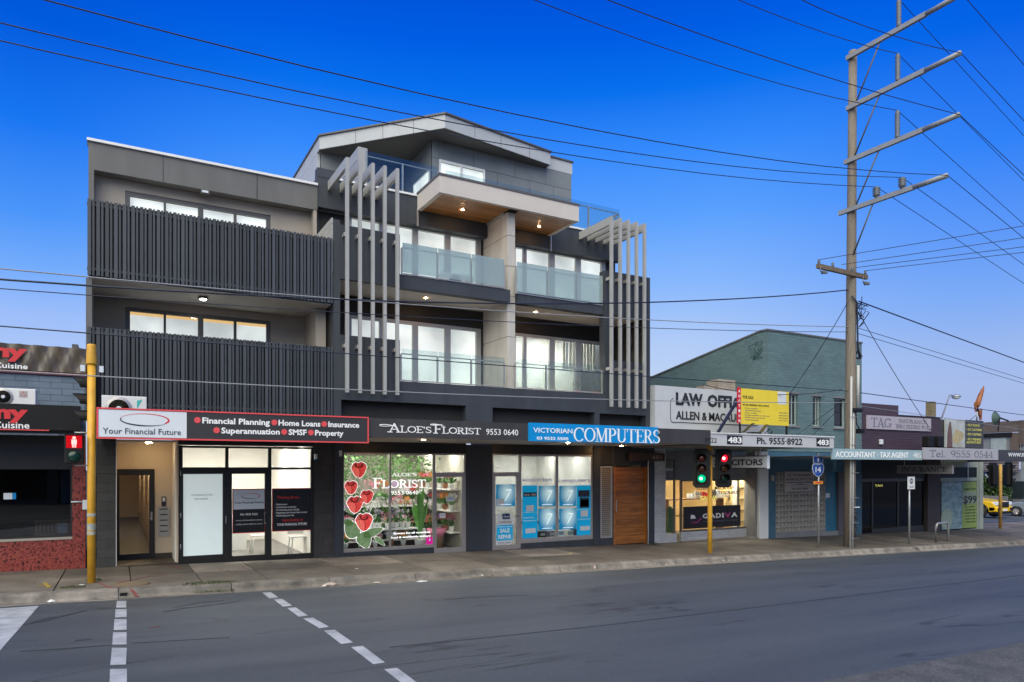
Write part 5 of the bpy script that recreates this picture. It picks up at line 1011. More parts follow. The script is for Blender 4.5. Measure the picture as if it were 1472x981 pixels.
# law parapet sign
Yp = 16.95; bx('parapet_wall', wb, lw, lx0, XP(1102.5, YS), YS, YS + .25, 3.0, ZP(941, 553.8, YS))
bx('roof', greyfc, lw, lx0, 20.15, YS + .251, 26, 3.0, 3.1)
ls = thing('parapet_sign', 'large white law office sign board with dark raised lettering above the awning', 'sign', (17.5, Yp, 3.2)); MB().box(XP(942, Yp), XP(1103, Yp), Yp, YS - .002, 3.08, ZP(942, 554, Yp)).build('sign_board', M('pale painted board', (.50, .52, .55), .5, var=.04), ls)
kx_ = lambda p_: XP(920 + p_ / 7.36, Yp); kz = lambda a, b: ZP(920 + a / 7.36, 460 + b / 7.36, Yp)
lt = M('dark raised sign letters', (.02, .022, .03), .4, bump=0); lzz = kz(500, 900)
[text(w_, ls, lt, XP(p0, Yp), XP(p1, Yp), kz(380, 893), kz(380, 765) - kz(380, 893), Yp - .001, bold=.035, ext=.02) for w_, p0, p1 in (('LAW', 971.4, 1009.7), ('OFFI', 1016.7, 1051.5), ('CES', 1053.5, 1093))]; zq = ZP(972, 602.5, Yp); [text(w_, ls, lt, XP(p0, Yp), XP(p1, Yp), zq, ZP(972, 590.5, Yp) - zq, Yp - .001, bold=.02, ext=.015) for w_, p0, p1 in (('ALLEN', 971.4, 1005), ('&', 1009, 1016), ('MACAULAY', 1019, 1077))]
mx0, mx1 = XP(963.5, Yp), XP(1090, Yp); zlo, zhi = ZP(965, 607, Yp), ZP(963, 572.5, Yp)
MB().tube([(mx0 + .12, Yp - .01, zhi), (mx0, Yp - .01, zhi - .08), (mx0, Yp - .01, zlo + .08), (mx0 + .06, Yp - .01, zlo), (mx1 - .1, Yp - .01, zlo), (mx1, Yp - .01, zlo + .08)], .012, 4).build('border_line', lt, ls)
# brick chimney behind
ch = thing('chimney', 'squat cream brick chimney behind the law office sign', 'chimney', (XP(1045, 18.2), 18.2, 3.1)); cbk = M('cream brick', (.42, .36, .30), .8, kind='brick'); MB().box(XP(1033, 18.2), XP(1057, 18.2), 18.2, 18.8, 3.1, ZP(1045, 546, 18.2)).build('chimney_stack', cbk, ch); MB().box(XP(1012, 18.4), XP(1032, 18.4), 18.4, 18.8, 3.1, ZP(1020, 555, 18.4)).build('chimney_base', cbk, ch)
# 483 awning
aw2 = bx('awning', M('pale awning fascia', (.5, .5, .52), .5, var=.05), lw, 14.02, XP(1198.7, YA), YA, YA + .06, 2.73, 3.06); bx('awning_edge', white, aw2, 14.02, XP(1198.7, YA) + .01, YA - .03, YA + .0, 3.061, 3.09); bx('awning_soffit', gwall, aw2, 14.02, XP(1198.7, YA), YA + .061, YS - .06, 2.75, 2.79); bx('awning_roof', greyfc, aw2, 14.02, XP(1198.7, YA), YA + .061, YS - .06, 3.0, 3.03)
mx_ = lambda p_: XP(930 + p_ / 7.36, YA); zfa = 2.81
text('8922', aw2, blackt, XP(1013, YA), mx_(738), zfa, .14, YA - .001); text('Ph. 9555·8922', aw2, blackt, XP(1088, YA), XP(1153.3, YA), zfa, .19, YA - .001, bold=.02)
for a, b in ((1045, 1067), (1173.5, 1192)): MB().box(XP(a, YA), XP(b, YA), YA - .006, YA - .001, zfa - .035, zfa + .215).build('number_plate', blackt, aw2); text('483', aw2, whitet, XP(a + 1.2, YA), XP(b - 1.2, YA), zfa + .01, .165, YA - .008, bold=.025)
# hanging solicitors sign, seen side on under awning
Xs = 16.7; hs_ = thing('hanging_sign', 'white solicitors sign hanging across the footpath under the pale awning', 'sign', (Xs, 15.2, 2.1)); MB().box(Xs, Xs + .12, 14.2, 16.9, 2.10, 2.49).build('sign_cabinet', offw, hs_); MB().box(Xs - .006, Xs - .001, 14.2, 16.9, 2.10, 2.125).box(Xs - .006, Xs - .001, 14.2, 16.9, 2.465, 2.49).build('sign_edge', blackf, hs_); [MB().tube([(Xs + .06, y_, 2.49), (Xs + .06, y_, 2.75)], .015, 5).build('hanger', alum, hs_) for y_ in (14.5, 16.4)]
text('SOLICITORS', hs_, blackt, -YX(1027, Xs), -YX(1096.5, Xs) , 2.2, .19, 0, bold=.02, turn=-1, X=Xs - .001)
# auction board on struts
Yq = 15.6; au = thing('auction_board', 'yellow for sale board with a red auction strip propped above the pale awning', 'sign', (XP(1098, Yq), Yq, 3.05)); yelm = M('yellow board print', (.78, .60, .04), .5, var=.05, bump=0)
ax0, axm, ax1 = XP(1060.2, Yq), XP(1065, Yq), XP(1134, Yq); az0, az1 = ZP(1098, 611, Yq), ZP(1098, 561, Yq)
MB().box(axm, ax1, Yq, Yq + .03, az0, az1).build('board', yelm, au); MB().box(ax0, axm - .001, Yq - .005, Yq + .03, az0 + .02, az1 + .02).build('red_strip', M('auction red', (.6, .01, .03), .5, bump=0), au)
for k, c in enumerate('AUCTION'): text(c, au, whitet, ax0 + .035, axm - .035, lerp(az1, az0, (k + .85) / 7.2), .085, Yq - .006, bold=.03)
text('FOR SALE', au, blackt, lerp(axm, ax1, .04), lerp(axm, ax1, .25), lerp(az0, az1, .72), .10, Yq - .001, bold=.01); text('RETAIL PREMISES WITH OFFICE', au, blackt, lerp(axm, ax1, .04), lerp(axm, ax1, .57), lerp(az0, az1, .52), .06, Yq - .001)
for k, (s, u) in enumerate((('Prime location', .3), ('Ground floor shop', .36), ('Rear access', .28), ('Excellent exposure to main road', .54), ('Offices above', .44), ('Vacant possession', .32))): text(s, au, greyt, lerp(axm, ax1, .08), lerp(axm, ax1, u + .04), lerp(az0, az1, .44 - k * .065), .035, Yq - .001)
for k in range(4): text(('9532 0000', 'Contact agent', 'View by appt', 'On site')[k], au, greyt, lerp(axm, ax1, .78), lerp(axm, ax1, .97), lerp(az0, az1, .36 - k * .075), .035, Yq - .001)
MB().box(lerp(axm, ax1, .76), lerp(axm, ax1, .94), Yq - .004, Yq - .001, lerp(az0, az1, .62), az1 - .01).build('white_patch', offw, au)
for a in (1064, 1131): MB().tube([(XP(a, Yq + .05), Yq + .06, 3.05), (XP(a, Yq + .05), Yq + .06, az1 - .1)], .035, 6).build('board_post', blackf, au)
for a, b, c, d_ in ((1033, 622, 1062, 574), (1069, 622, 1085, 607), (1094, 622, 1104, 609)): MB().prism([PY(a - 2, b, Yq - .5), PY(a + 2, b, Yq - .5), PY(c + 2, d_, Yq + .06), PY(c - 2, d_, Yq + .06)], (0, .05, 0)).build('prop', blackf, au)
q = thing('equipment_box', 'black equipment box on the awning under the yellow board', 'equipment box', (XP(1088, 16), 16, 3.05)); MB().box(XP(1083, 16), XP(1095, 16), 16, 16.3, 3.05, 3.3).build('box_body', black, q, bevel=.01); MB().tube([(XP(1104, 16), 16, 3.1), (XP(1112, 16), 16.05, 3.35), (XP(1106, 16), 16, 3.42), (XP(1100, 16), 16.1, 3.2), (XP(1114, 16), 16.1, 3.2)], .02, 5).build('cable_coil', cable, q)
# ================================================================== TEAL BUILDING
tl = thing('teal_building', 'two storey teal painted brick building with a sloping side parapet', 'building', (23, YS, -.5)); tbk = M('teal painted brick', (.135, .215, .225), .7, kind='brick', bw=.26, bh=.10, mortar=(.72, .76, .76), var=.12, scale=1.2)
tx0, tx1 = XP(1103, YS), XP(1238.7, YS); tz = ZP(1105, 475.5, YS)
Wn = [(XP(1131, YS), XP(1147, YS), ZP(1139, 612, YS), ZP(1139, 566, YS)), (XP(1168.5, YS), XP(1180, YS), ZP(1174, 613, YS), ZP(1174, 570, YS)), (XP(1199, YS), XP(1216, YS), ZP(1207, 615, YS), ZP(1207, 573, YS))]
wall_holes('front_wall', tbk, tl, tx0, tx1, 2.72, tz, YS, YS + .3, Wn)
MB().box(tx0 - .03, tx1 + .03, YS - .03, YS + .32, tz + .001, tz + .06).build('coping', greyfc, tl)
for i, h in enumerate(Wn):
    wn = wall_holes('window', M('pale teal frame', (.35, .42, .42), .6), tl, h[0], h[1], h[2], h[3], YS + .1, YS + .18, [(h[0] + .05, lerp(h[0], h[1], .62), h[2] + .05, h[3] - .05), (lerp(h[0], h[1], .62) + .04, h[1] - .04, h[2] + .05, h[3] - .05)] if i < 2 else [(h[0] + .05, h[1] - .05, h[2] + .05, h[3] - .05)])
    bx('pane', dglass, wn, h[0] + .04, h[1] - .04, YS + .13, YS + .138, h[2] + .04, h[3] - .04); bx('window_backing', M('dark brown curtain', (.06, .04, .035), .8) if i < 2 else M('tan curtain', (.2, .14, .12), .8), wn, h[0], h[1], YS + .3, YS + .33, h[2], h[3]); bx('sill', gwall, wn, h[0] - .06, h[1] + .06, YS - .06, YS + .09, h[2] - .07, h[2] - .001); bx('lintel', gwall, wn, h[0] - .08, h[1] + .05, YS - .03, YS - .001, h[3] + .001, h[3] + .07)
yb_ = YX(935, tx0); zbk = ZP(935, 545.5, yb_)
MB().prism([(tx0, YS + .301, 2.72), (tx0, 25.5, 2.72), (tx0, 25.5, zbk - .3), (tx0, YS + .301, tz)], (.3, 0, 0)).build('side_wall', tbk, tl)
MB().prism([(tx0 - .03, YS + .301, tz + .002), (tx0 - .03, 25.5, zbk - .298), (tx0 - .03, 25.5, zbk - .24), (tx0 - .03, YS + .301, tz + .06)], (.36, 0, 0)).build('coping', greyfc, tl)
MB().box(tx0 + .3, tx1, YS + .3, 25, 2.7, 2.8).build('roof', greyfc, tl); bx('side_wall', tbk, tl, tx1 - .3, tx1, YS + .301, 25, 2.72, tz - .2)
tmb = MB(); random.seed(3)
for k in range(9): a, b = random.uniform(1081, 1098), random.uniform(486, 512); tmb.tube([PY(a, b, YS - .0) + Vector((-.0, 0, 0))] if 0 else [(tx0 - .006, lerp(YX(1075, tx0), YX(1100, tx0), random.random()), random.uniform(tz - 1.0, tz - .3)) for _ in range(4)], .012, 3)
tmb.build('graffiti', M('dark teal spray paint', (.06, .12, .13), .7, bump=0), tl)
# teal awning beam and ground floor
aw3 = bx('awning', M('pale blue fascia', (.30, .42, .46), .5, var=.06), tl, XP(1198.8, YA) + .002, XP(1327.5, YA), YA + .05, YA + .11, 2.39, 2.72); bx('awning_soffit', gwall, aw3, XP(1198.8, YA) + .003, XP(1327, YA), YA + .111, YS - .01, 2.45, 2.5)
text('ACCOUNTANT · TAX AGENT', aw3, whitet, XP(1203, YA), XP(1308, YA), 2.46, .18, YA + .049, bold=.02); text('485', aw3, white, XP(1315, YA), XP(1326, YA), 2.46, .18, YA + .049)
tblue = M('blue painted pier', (.045, .12, .18), .6, var=.12); tdoor = M('bright teal blue door', (.02, .13, .22), .45, var=.08)
gx_ = lambda p_: XP(1100 + p_ / 6.5375, YS); gz2 = lambda a, b: ZP(1100 + a / 6.5375, 650 + b / 6.5375, YS)
bx('pier', tblue, tl, xq1 + .002, gx_(98), YS, YS + .3, -.6, 2.71); bl0, bl1, blz0, blz1 = gx_(98), gx_(570), gz2(300, 745), gz2(300, 190)
bx('wall_base', gwall, tl, bl0 + .001, bl1, YS, YS + .3, -.65, blz0 - .001); bx('wall_head', tblue, tl, bl0 + .001, tx1, YS + .02, YS + .3, blz1 + .001, 2.71)
# breeze blocks: real openwork, joined
brz = M('grey brown breeze block', (.36, .335, .30), .85, var=.2, scale=12); nbx, nbz = 15, 11; mb = MB(); bwid, bhei = (bl1 - bl0) / nbx, (blz1 - blz0) / nbz
for i in range(nbx):
    for j in range(nbz):
        x_, z_ = bl0 + i * bwid, blz0 + j * bhei; t_ = .022; y0_, y1_ = YS + .02 + .004 * ((i + j) % 2), YS + .16; t_ = .032
        mb.box(x_ + .003, x_ + t_, y0_, y1_, z_ + .003, z_ + bhei - .003).box(x_ + bwid - t_, x_ + bwid - .003, y0_, y1_, z_ + .003, z_ + bhei - .003).box(x_ + t_, x_ + bwid - t_, y0_, y1_, z_ + .003, z_ + t_).box(x_ + t_, x_ + bwid - t_, y0_, y1_, z_ + bhei - t_, z_ + bhei - .003)
        cx, cz = x_ + bwid / 2, z_ + bhei / 2
        mb.prism([(cx - bwid * .32, y0_ + .01, cz - bhei * .36), (cx, y0_ + .01, cz - bhei * .2), (cx + bwid * .32, y0_ + .01, cz - bhei * .36), (cx, y0_ + .01, cz + bhei * .1)], (0, .1, 0))
mb.build('breeze_block', brz, tl, kind='stuff'); bx('screen_backing', M('dark backing', (.015, .015, .015), .9), tl, bl0, bl1, YS + .2, YS + .25, blz0, blz1)
dd = bx('door', tdoor, tl, gx_(572), gx_(690), YS + .1, YS + .15, gz2(630, 745), blz1); MB().box(gx_(588), gx_(626), YS + .09, YS + .099, gz2(600, 430), gz2(600, 388)).build('door_notice', offw, dd); MB().lathe([(.025, 0), (.03, -.04)], (gx_(575) + .05, YS + .1, gz2(576, 445)), 'y', 10).build('door_knob', alum, dd)
bx('pier', M('mauve grey pier', (.10, .09, .11), .7), tl, gx_(690) + .002, gx_(800), YS, YS + .3, -.75, blz1); bx('pier', tblue, tl, gx_(800) + .001, XP(1239, YS), YS + .01, YS + .3, -.75, blz1); bx('door_sill', gwall, tl, gx_(571), gx_(690), YS + .01, YS + .3, -.7, gz2(630, 745) - .001)
ps = thing('wall_sign', 'beige accountants name sign fixed over the breeze block screen', 'sign', (gx_(315), YS - .03, 1.2)); sa, sb2, sc, sd = gx_(177), gx_(452), gz2(315, 372), gz2(315, 183)
MB().box(sa, sb2, YS - .05, YS + .019, sc, sd).build('sign_board', M('beige sign board', (.42, .37, .34), .6), ps, bevel=.01)
for s, u0, u1, v_, h_ in (('P.J. FITZPATRICK', .1, .9, .76, .085), ('& ASSOC. PTY. LTD.', .05, .95, .56, .085), ('CERTIFIED PRACTISING ACCOUNTANTS', .03, .97, .43, .04), ('TAX AGENTS', .36, .64, .33, .04), ('Ph. 9557 5000', .24, .76, .1, .07)): text(s, ps, M('brown lettering', (.12, .06, .05), .6, bump=0), lerp(sa, sb2, u0), lerp(sa, sb2, u1), lerp(sc, sd, v_), h_, YS - .051, bold=.01)
q = thing('meter_box', 'beige doorbell box on the blue pier left of the breeze blocks', 'doorbell box', (gx_(62), YS - .06, 1.3)); MB().box(gx_(50), gx_(74), YS - .06, YS - .001, gz2(60, 272), gz2(60, 220)).build('box', M('beige plastic', (.5, .42, .35), .6), q, bevel=.01)
# ================================================================== TAG BUILDING + FISHING SHOP
tg = thing('maroon_building', 'maroon single storey insurance and fishing shop building at the far corner', 'building', (30, YS, -.6)); mar = M('maroon painted boards', (.065, .040, .058), .65, var=.1); vx = lambda p_: XP(1200 + p_ / 3.772, YS); vz = lambda a, b: ZP(1200 + a / 3.772, 540 + b / 3.772, YS)
mx0, mx1 = tx1 + .003, XP(1352, YS); mz = gz(1291, 597.5); mzt = gz(1240, 579.5)
nb_ = 16
for k in range(nb_):
    z = lerp(2.72, mz, k / nb_); bx('weatherboard', mar, tg, mx0, mx1, YS + .003 * (k % 2), YS + .2, z + .004, lerp(2.72, mz, (k + 1) / nb_) - .004)
bx('parapet', mar, tg, mx0, XP(1291.5, YS), YS, YS + .2, mz, mzt); bx('wall_backing', recess, tg, mx0, mx1, YS + .21, YS + .3, 2.4, mz); bx('coping', blackf, tg, XP(1291.5, YS), mx1, YS - .03, YS + .25, mz + .001, mz + .03)
bx('wall', signdk, tg, mx1 + .002, XP(1413.5, YS), YS, YS + .3, 2.72, gz(1385, 605.3)); bx('side_wall', greyfc, tg, XP(1411, YS), XP(1413.5, YS), YS + .301, 24, -1, gz(1385, 605.3)); bx('roof', greyfc, tg, mx0, XP(1411, YS), YS + .301, 24, 3.3, 3.4)
ts = thing('wall_sign', 'pale lilac insurance brokers sign high on the maroon wall', 'sign', (vx(340), YS - .05, 3.8)); a0, a1, b0, b1 = XP(1245, YS), XP(1336.5, YS), gz(1245, 616.6), gz(1245, 597); MB().box(a0, a1, YS - .06, YS - .001, b0, b1).build('sign_board', M('pale lilac board', (.42, .38, .44), .5, var=.04), ts)
serif('TAG', ts, greyt, lerp(a0, a1, .05), lerp(a0, a1, .36), lerp(b0, b1, .17), .36, YS - .061, T=.15, t=.06); serif('INSURANCE', ts, greyt, lerp(a0, a1, .47), lerp(a0, a1, .92), lerp(b0, b1, .57), .14, YS - .061, T=.16, t=.07); serif('BROKERS P/L', ts, greyt, lerp(a0, a1, .43), lerp(a0, a1, .97), lerp(b0, b1, .16), .14, YS - .061, T=.16, t=.07)
q = thing('wall_light', 'small white bulkhead light on the maroon wall', 'light fitting', (vx(245), YS - .05, 3.1)); MB().box(vx(238), vx(252), YS - .1, YS - .001, vz(245, 375), vz(245, 347)).build('lamp_body', offw, q, bevel=.02)
fb = thing('fishing_billboard', 'billboard with a trout fishing photograph and yellow list above the corner shop', 'billboard', (vx(700), YS - .1, 2.8)); c0, cm, c1 = XP(1356.5, YS), XP(1384.5, YS), XP(1411, YS); e0, e1 = gz(1385, 644), gz(1385, 604)
phot = M('pale landscape print', (.30, .28, .22), .5, col2=(.55, .62, .66), scale=.9, bump=0); MB().box(c0, cm, YS - .08, YS - .02, e0, e1).build('picture_panel', phot, fb); MB().box(cm + .002, c1, YS - .08, YS - .02, e0, e1).build('text_panel', M('charcoal print', (.05, .048, .055), .5, bump=0), fb)
MB().prism([(c0 + .1, YS - .083, e0), (c0 + .55, YS - .083, e0), (c0 + .5, YS - .083, lerp(e0, e1, .5)), (c0 + .42, YS - .083, lerp(e0, e1, .9)), (c0 + .3, YS - .083, lerp(e0, e1, .9)), (c0 + .15, YS - .083, lerp(e0, e1, .5))], (0, .002, 0)).build('printed_angler', M('brown print', (.14, .08, .07), .6, var=.4, scale=8, bump=0), fb)
MB().prism([(c0 + .5, YS - .084, lerp(e0, e1, .25)), (c0 + .9, YS - .084, lerp(e0, e1, .1)), (cm - .1, YS - .084, lerp(e0, e1, .35)), (cm - .15, YS - .084, lerp(e0, e1, .55)), (c0 + .8, YS - .084, lerp(e0, e1, .65))], (0, .002, 0)).build('printed_trout', M('tan print', (.42, .35, .2), .6, var=.4, scale=7, bump=0), fb)
for k, s in enumerate(('FLY RODS', 'FLY CLOTHING', 'FLY CASTING', 'FLY FISHING', 'ADVENTURES')): text(('• ' if k < 4 else '  ') + s, fb, M('olive yellow lettering', (.55, .52, .12), .5, bump=0), cm + .12, lerp(cm, c1, .55 + .03 * len(s)), lerp(e1, e0, (.22, .38, .55, .73, .84)[k]), .11, YS - .081, bold=.02)
aw4 = bx('awning', M('lilac fascia', (.36, .355, .395), .5, var=.05), tg, XP(1328.2, YA), XP(1435, YA), YA, YA + .06, 2.41, 2.82); bx('awning_soffit', black, aw4, XP(1328.2, YA), 33.4, YA + .061, YS - .01, 2.46, 2.5)
wx = lambda p_: XP(1272 + p_ / 7.36, YA); serif('Tel.', aw4, greyt, wx(470), wx(645), 2.5, .235, YA - .001, T=.15, t=.06); serif('9555', aw4, greyt, wx(695), wx(905), 2.5, .235, YA - .001, T=.15, t=.06); serif('0544', aw4, greyt, wx(945), wx(1145), 2.5, .235, YA - .001, T=.15, t=.06)
aw5 = bx('awning', signdk, tg, XP(1435, YA) + .002, 33.4, YA, YA + .06, 2.38, 2.80); bx('awning', signdk, tg, 33.34, 33.4, YA + .061, YS, 2.38, 2.80); text('WWW.FLYFISHER.COM.AU', aw5, offw, XP(1449, YA), XP(1449, YA) + 3.6, 2.55, .15, YA - .001, bold=.02)
dwl = glass_mat('black shop glass', (.12, .12, .14), mirror=.7, ior=1.6)
bx('header', black, tg, mx0, XP(1407, YS), YS + .05, YS + .25, gz(1300, 688), 2.46)
w = wall_holes('shop_window', blackf, tg, mx0, XP(1333, YS), -.75, gz(1300, 688) - .001, YS + .08, YS + .15, [(XP(1242, YS), XP(1256, YS), -.5, gz(1300, 692)), (XP(1258, YS), XP(1293, YS), -.35, gz(1300, 692)), (XP(1295, YS), XP(1331, YS), -.35, gz(1300, 692))])
for a, b in ((1242, 1256), (1258, 1293), (1295, 1331)): bx('pane', dwl, w, XP(a, YS), XP(b, YS), YS + .11, YS + .118, -.5, gz(1300, 692))
room(tg, mx0, XP(1351, YS), YS + .3, 21, -.6, 2.4, MATS['dark restaurant wall'], dfloor, 'broker_office'); text('TAG', w, MATS['yellow vinyl'], XP(1261, YS), XP(1272, YS), vz(250, 603), .09, YS + .1)
bx('column', M('dark maroon column', (.05, .038, .04), .7, var=.2), tg, XP(1333.2, YS), XP(1351.5, YS), YS - .02, YS + .3, -.8, 2.46)
w = wall_holes('shop_window', M('pale green grey frame', (.3, .33, .28), .6), tg, XP(1352, YS), XP(1408, YS), gz(1380, 765), 2.45, YS + .03, YS + .1, [(XP(1353, YS), XP(1405.5, YS), gz(1380, 762), gz(1380, 692)), (XP(1353, YS), XP(1392, YS), gz(1380, 687), gz(1380, 672)), (XP(1393.5, YS), XP(1405.5, YS), gz(1380, 687), gz(1380, 672))])
bx('pane', dwl, w, XP(1353, YS), XP(1405.5, YS), YS + .06, YS + .068, gz(1380, 762), gz(1380, 672)); bx('end_pier', MATS['pale green grey frame'], tg, XP(1408, YS) + .001, XP(1413.5, YS), YS + .0, YS + .3, -1, 2.45); bx('stall_riser', MATS['pale green grey frame'], tg, XP(1352, YS), XP(1408, YS), YS + .02, YS + .2, -1, gz(1380, 765) - .001)
p_, X0, X1, z0, z1, Y = poster('window_poster', 'blue green fishing photograph filling the left of the corner shop window', 'poster', 1353.5, 1383, 692.5, 761, M('blue green fishing print', (.07, .14, .16), .5, col2=(.30, .42, .42), scale=2.2, stretch=(1, 1, 3), bump=0), Y=YS + .05)
text('WE SELL THE BEST', p_, offw, X0 + .2, X1 - .1, lerp(z0, z1, .92), .08, Y); MB().lathe([(.45, -.002), (.44, -.004)], (lerp(X0, X1, .25), Y, lerp(z0, z1, .22)), 'y', 20).build('printed_hat', M('pale sage print', (.30, .36, .28), .6, bump=0), p_)
p_, X0, X1, z0, z1, Y = poster('window_poster', 'green price poster reading $99 in the corner shop window', 'poster', 1383.3, 1405, 692.5, 759, M('lime green print', (.22, .30, .07), .5, var=.05, bump=0), Y=YS + .05)
MB().box(X0, X1, Y - .003, Y - .001, lerp(z0, z1, .52), lerp(z0, z1, .78)).build('print_block', M('sage print', (.24, .30, .2), .5, bump=0), p_); text('$99', p_, blackt, lerp(X0, X1, .06), lerp(X0, X1, .94), lerp(z0, z1, .53), .36, Y - .004, bold=.02)
for k, s in enumerate(('FLY COMBO', 'ROD REEL LINE', 'BACKING LEADER', 'AND FLIES', 'READY TO FISH', 'CASTING LESSONS')): text(s, p_, blackt, lerp(X0, X1, .2), lerp(X0, X1, .85), lerp(z0, z1, .44 - k * .065), .06, Y)
text('LEARN TO FISH', p_, blackt, lerp(X0, X1, .1), lerp(X0, X1, .9), lerp(z0, z1, .82), .08, Y)
Xs = 26.5; hs_ = thing('hanging_sign', 'grey insurance sign hanging across the footpath in front of the maroon building', 'sign', (Xs, 15.2, 1.9)); MB().box(Xs, Xs + .12, 14.2, YX(1289, Xs), 1.9, 2.22).build('sign_cabinet', M('dim grey sign face', (.30, .28, .28), .6), hs_); [MB().tube([(Xs + .06, y_, 2.22), (Xs + .06, y_, 2.46)], .015, 5).build('hanger', alum, hs_) for y_ in (14.5, 16)]
serif('INSURANCE', hs_, blackt, -YX(1296, Xs), -YX(1362, Xs), 1.98, .16, 0, turn=1, X=Xs - .001, T=.17, t=.07)
q = thing('roof_post', 'olive brown timber post standing on the maroon shop roof', 'post', (XP(1342.5, 19), 19, 3.4)); MB().box(XP(1339.7, 19), XP(1345.5, 19), 19, 19.3, 3.3, ZP(1342, 577.5, 19)).build('post_shaft', M('olive brown timber', (.20, .16, .09), .8, var=.2), q)
q = thing('floodlight_pair', 'pair of black floodlights above the lilac awning', 'floodlight', (XP(1345, 16.5), 16.5, 2.9))
for a in (1336, 1350): c = PY(a, 636, 16.4); MB().box(c.x - .2, c.x + .2, 16.3, 16.6, c.z - .2, c.z + .25).build('lamp_head', black, q, bevel=.04); MB().tube([c + Vector((0, .05, -.2)), (c.x, 16.45, 2.6)], .03, 5).build('bracket', black, q)
# trout sculpture
fs_ = thing('trout_sculpture', 'rust brown leaping trout sculpture standing on the corner shop roof', 'sculpture', PY(1407, 606, 18)); rust = M('rusty painted fish skin', (.22, .065, .02), .6, col2=(.35, .13, .04), scale=5)
kx2 = lambda a, b: PY(1352 + a / 12.27, 540 + b / 12.27, 18)
pts = [kx2(765, 190), kx2(740, 260), kx2(705, 350), kx2(675, 440), kx2(655, 530), kx2(655, 610), kx2(670, 680), kx2(700, 720)]
rad = [.02, .07, .105, .115, .10, .075, .055, .04]
mb = MB(); mb.tube(pts, rad, 10); mb.build('fish_body', rust, fs_)
MB().prism([kx2(690, 700), kx2(725, 580), kx2(738, 600), kx2(730, 780), kx2(705, 790)], (0, .05, 0)).build('tail_fin', rust, fs_); MB().prism([kx2(645, 440), kx2(605, 490), kx2(622, 640), kx2(640, 560)], (0, .05, 0)).build('dorsal_fin', rust, fs_)
MB().tube([kx2(645, 640), kx2(640, 810)], .04, 6).tube([kx2(625, 700), kx2(525, 785)], .025, 5).build('stand', galv, fs_)
# satellite dish
sd_ = thing('satellite_dish', 'dark green satellite dish on the roofline of the brown timber building', 'satellite dish', (52, 27.5, 4)); c = PY(1437, 601, 22); Yd = 22
MB().add([(c + Vector((math.cos(a) * .42 * r_, .25 * (r_ * r_) * 1, math.sin(a) * .42 * r_))) for r_ in (0.01, .5, 1) for a in [k * 2 * math.pi / 16 for k in range(16)]], [(j * 16 + i, j * 16 + (i + 1) % 16, (j + 1) * 16 + (i + 1) % 16, (j + 1) * 16 + i) for j in range(2) for i in range(16)], True).build('dish', M('dark green dish', (.05, .09, .08), .6), sd_)
MB().tube([c, c + Vector((1.0, 0, -.15))], .05, 5).tube([c, c + Vector((0, .1, -.8))], .04, 5).build('dish_arm', black, sd_)
# ================================================================== FAR SIDE OF THE SIDE STREET
fbld = thing('timber_clad_building', 'brown timber clad building across the side street behind the parked cars', 'building', (60, 28, -1.5)); Xf = 60.; yfr = YX(1464, Xf); ybk = YX(1400, Xf)
bclad = M('brown weathered cladding', (.075, .055, .045), .75, col2=(.14, .10, .08), scale=2, stretch=(.3, .3, 6), rnd=.12); gcon = M('grey rendered wall', (.20, .21, .22), .7, var=.08, scale=.6)
ZX = lambda px, py: EYE + (HOR - py) / F * (Xf / (SN + CS * (px - CX) / F))
for k in range(5): bx('cladding_board', bclad, fbld, Xf, Xf + .3, yfr, ybk, lerp(ZX(1440, 622), ZX(1440, 606), k / 5) + .01, lerp(ZX(1440, 622), ZX(1440, 606), (k + 1) / 5) - .01)
bx('cladding_board', bclad, fbld, Xf, Xf + .3, yfr, YX(1452, Xf), ZX(1458, 664), ZX(1458, 622.2)); bx('wall', gcon, fbld, Xf + .1, Xf + .4, YX(1452, Xf) + .01, ybk, ZX(1440, 664), ZX(1440, 622.3))
bx('window', M('pale window infill', (.32, .36, .36), .5), fbld, Xf + .02, Xf + .099, YX(1446, Xf), YX(1424, Xf), ZX(1440, 648), ZX(1440, 630)); bx('window_shade', black, fbld, Xf - .1, Xf + .0, YX(1455, Xf), YX(1412, Xf), ZX(1440, 628), ZX(1440, 622.4))
for k in range(4): bx('cladding_board', bclad, fbld, Xf - .2, Xf + .09, yfr, ybk, lerp(ZX(1440, 678), ZX(1440, 664.2), k / 4) + .01, lerp(ZX(1440, 678), ZX(1440, 664.2), (k + 1) / 4) - .01)
bx('wall', gcon, fbld, Xf + .3, Xf + .6, yfr, ybk, -3, ZX(1440, 678.3)); bx('window', offw, fbld, Xf + .2, Xf + .29, YX(1444, Xf), YX(1414, Xf), ZX(1440, 688), ZX(1440, 680.5)); bx('window', M('dark garage glass', (.02, .03, .035), .3), fbld, Xf + .2, Xf + .29, YX(1470, Xf), YX(1448, Xf), ZX(1450, 716), ZX(1450, 692))
bx('front_wall', M('blue grey wall', (.22, .25, .28), .7), fbld, Xf + .31, Xf + 12, yfr - .25, yfr - .01, -3, ZX(1466, 640)); bx('front_wall', bclad, fbld, Xf, Xf + 12, yfr - .3, yfr - .02, ZX(1466, 640) + .01, ZX(1466, 604.5)); bx('roof', greyfc, fbld, Xf + .31, Xf + 12, yfr, ybk, 3, 3.1)
lwall = thing('boundary_wall', 'low grey wall with hedge behind the yellow utility truck', 'wall', (57, 26, -1.5)); MB().box(57, 57.2, YX(1447, 57), YX(1400, 57), -2, EYE - 42 / F * 57 / (SN + CS * .69) + .05).build('wall_panel', M('low grey wall', (.16, .155, .16), .8), lwall)
hd_ = thing('hedge', 'dark green hedge behind the low grey wall across the side street', 'hedge', (58.2, 26, -1.5)); mb = MB(); random.seed(11)
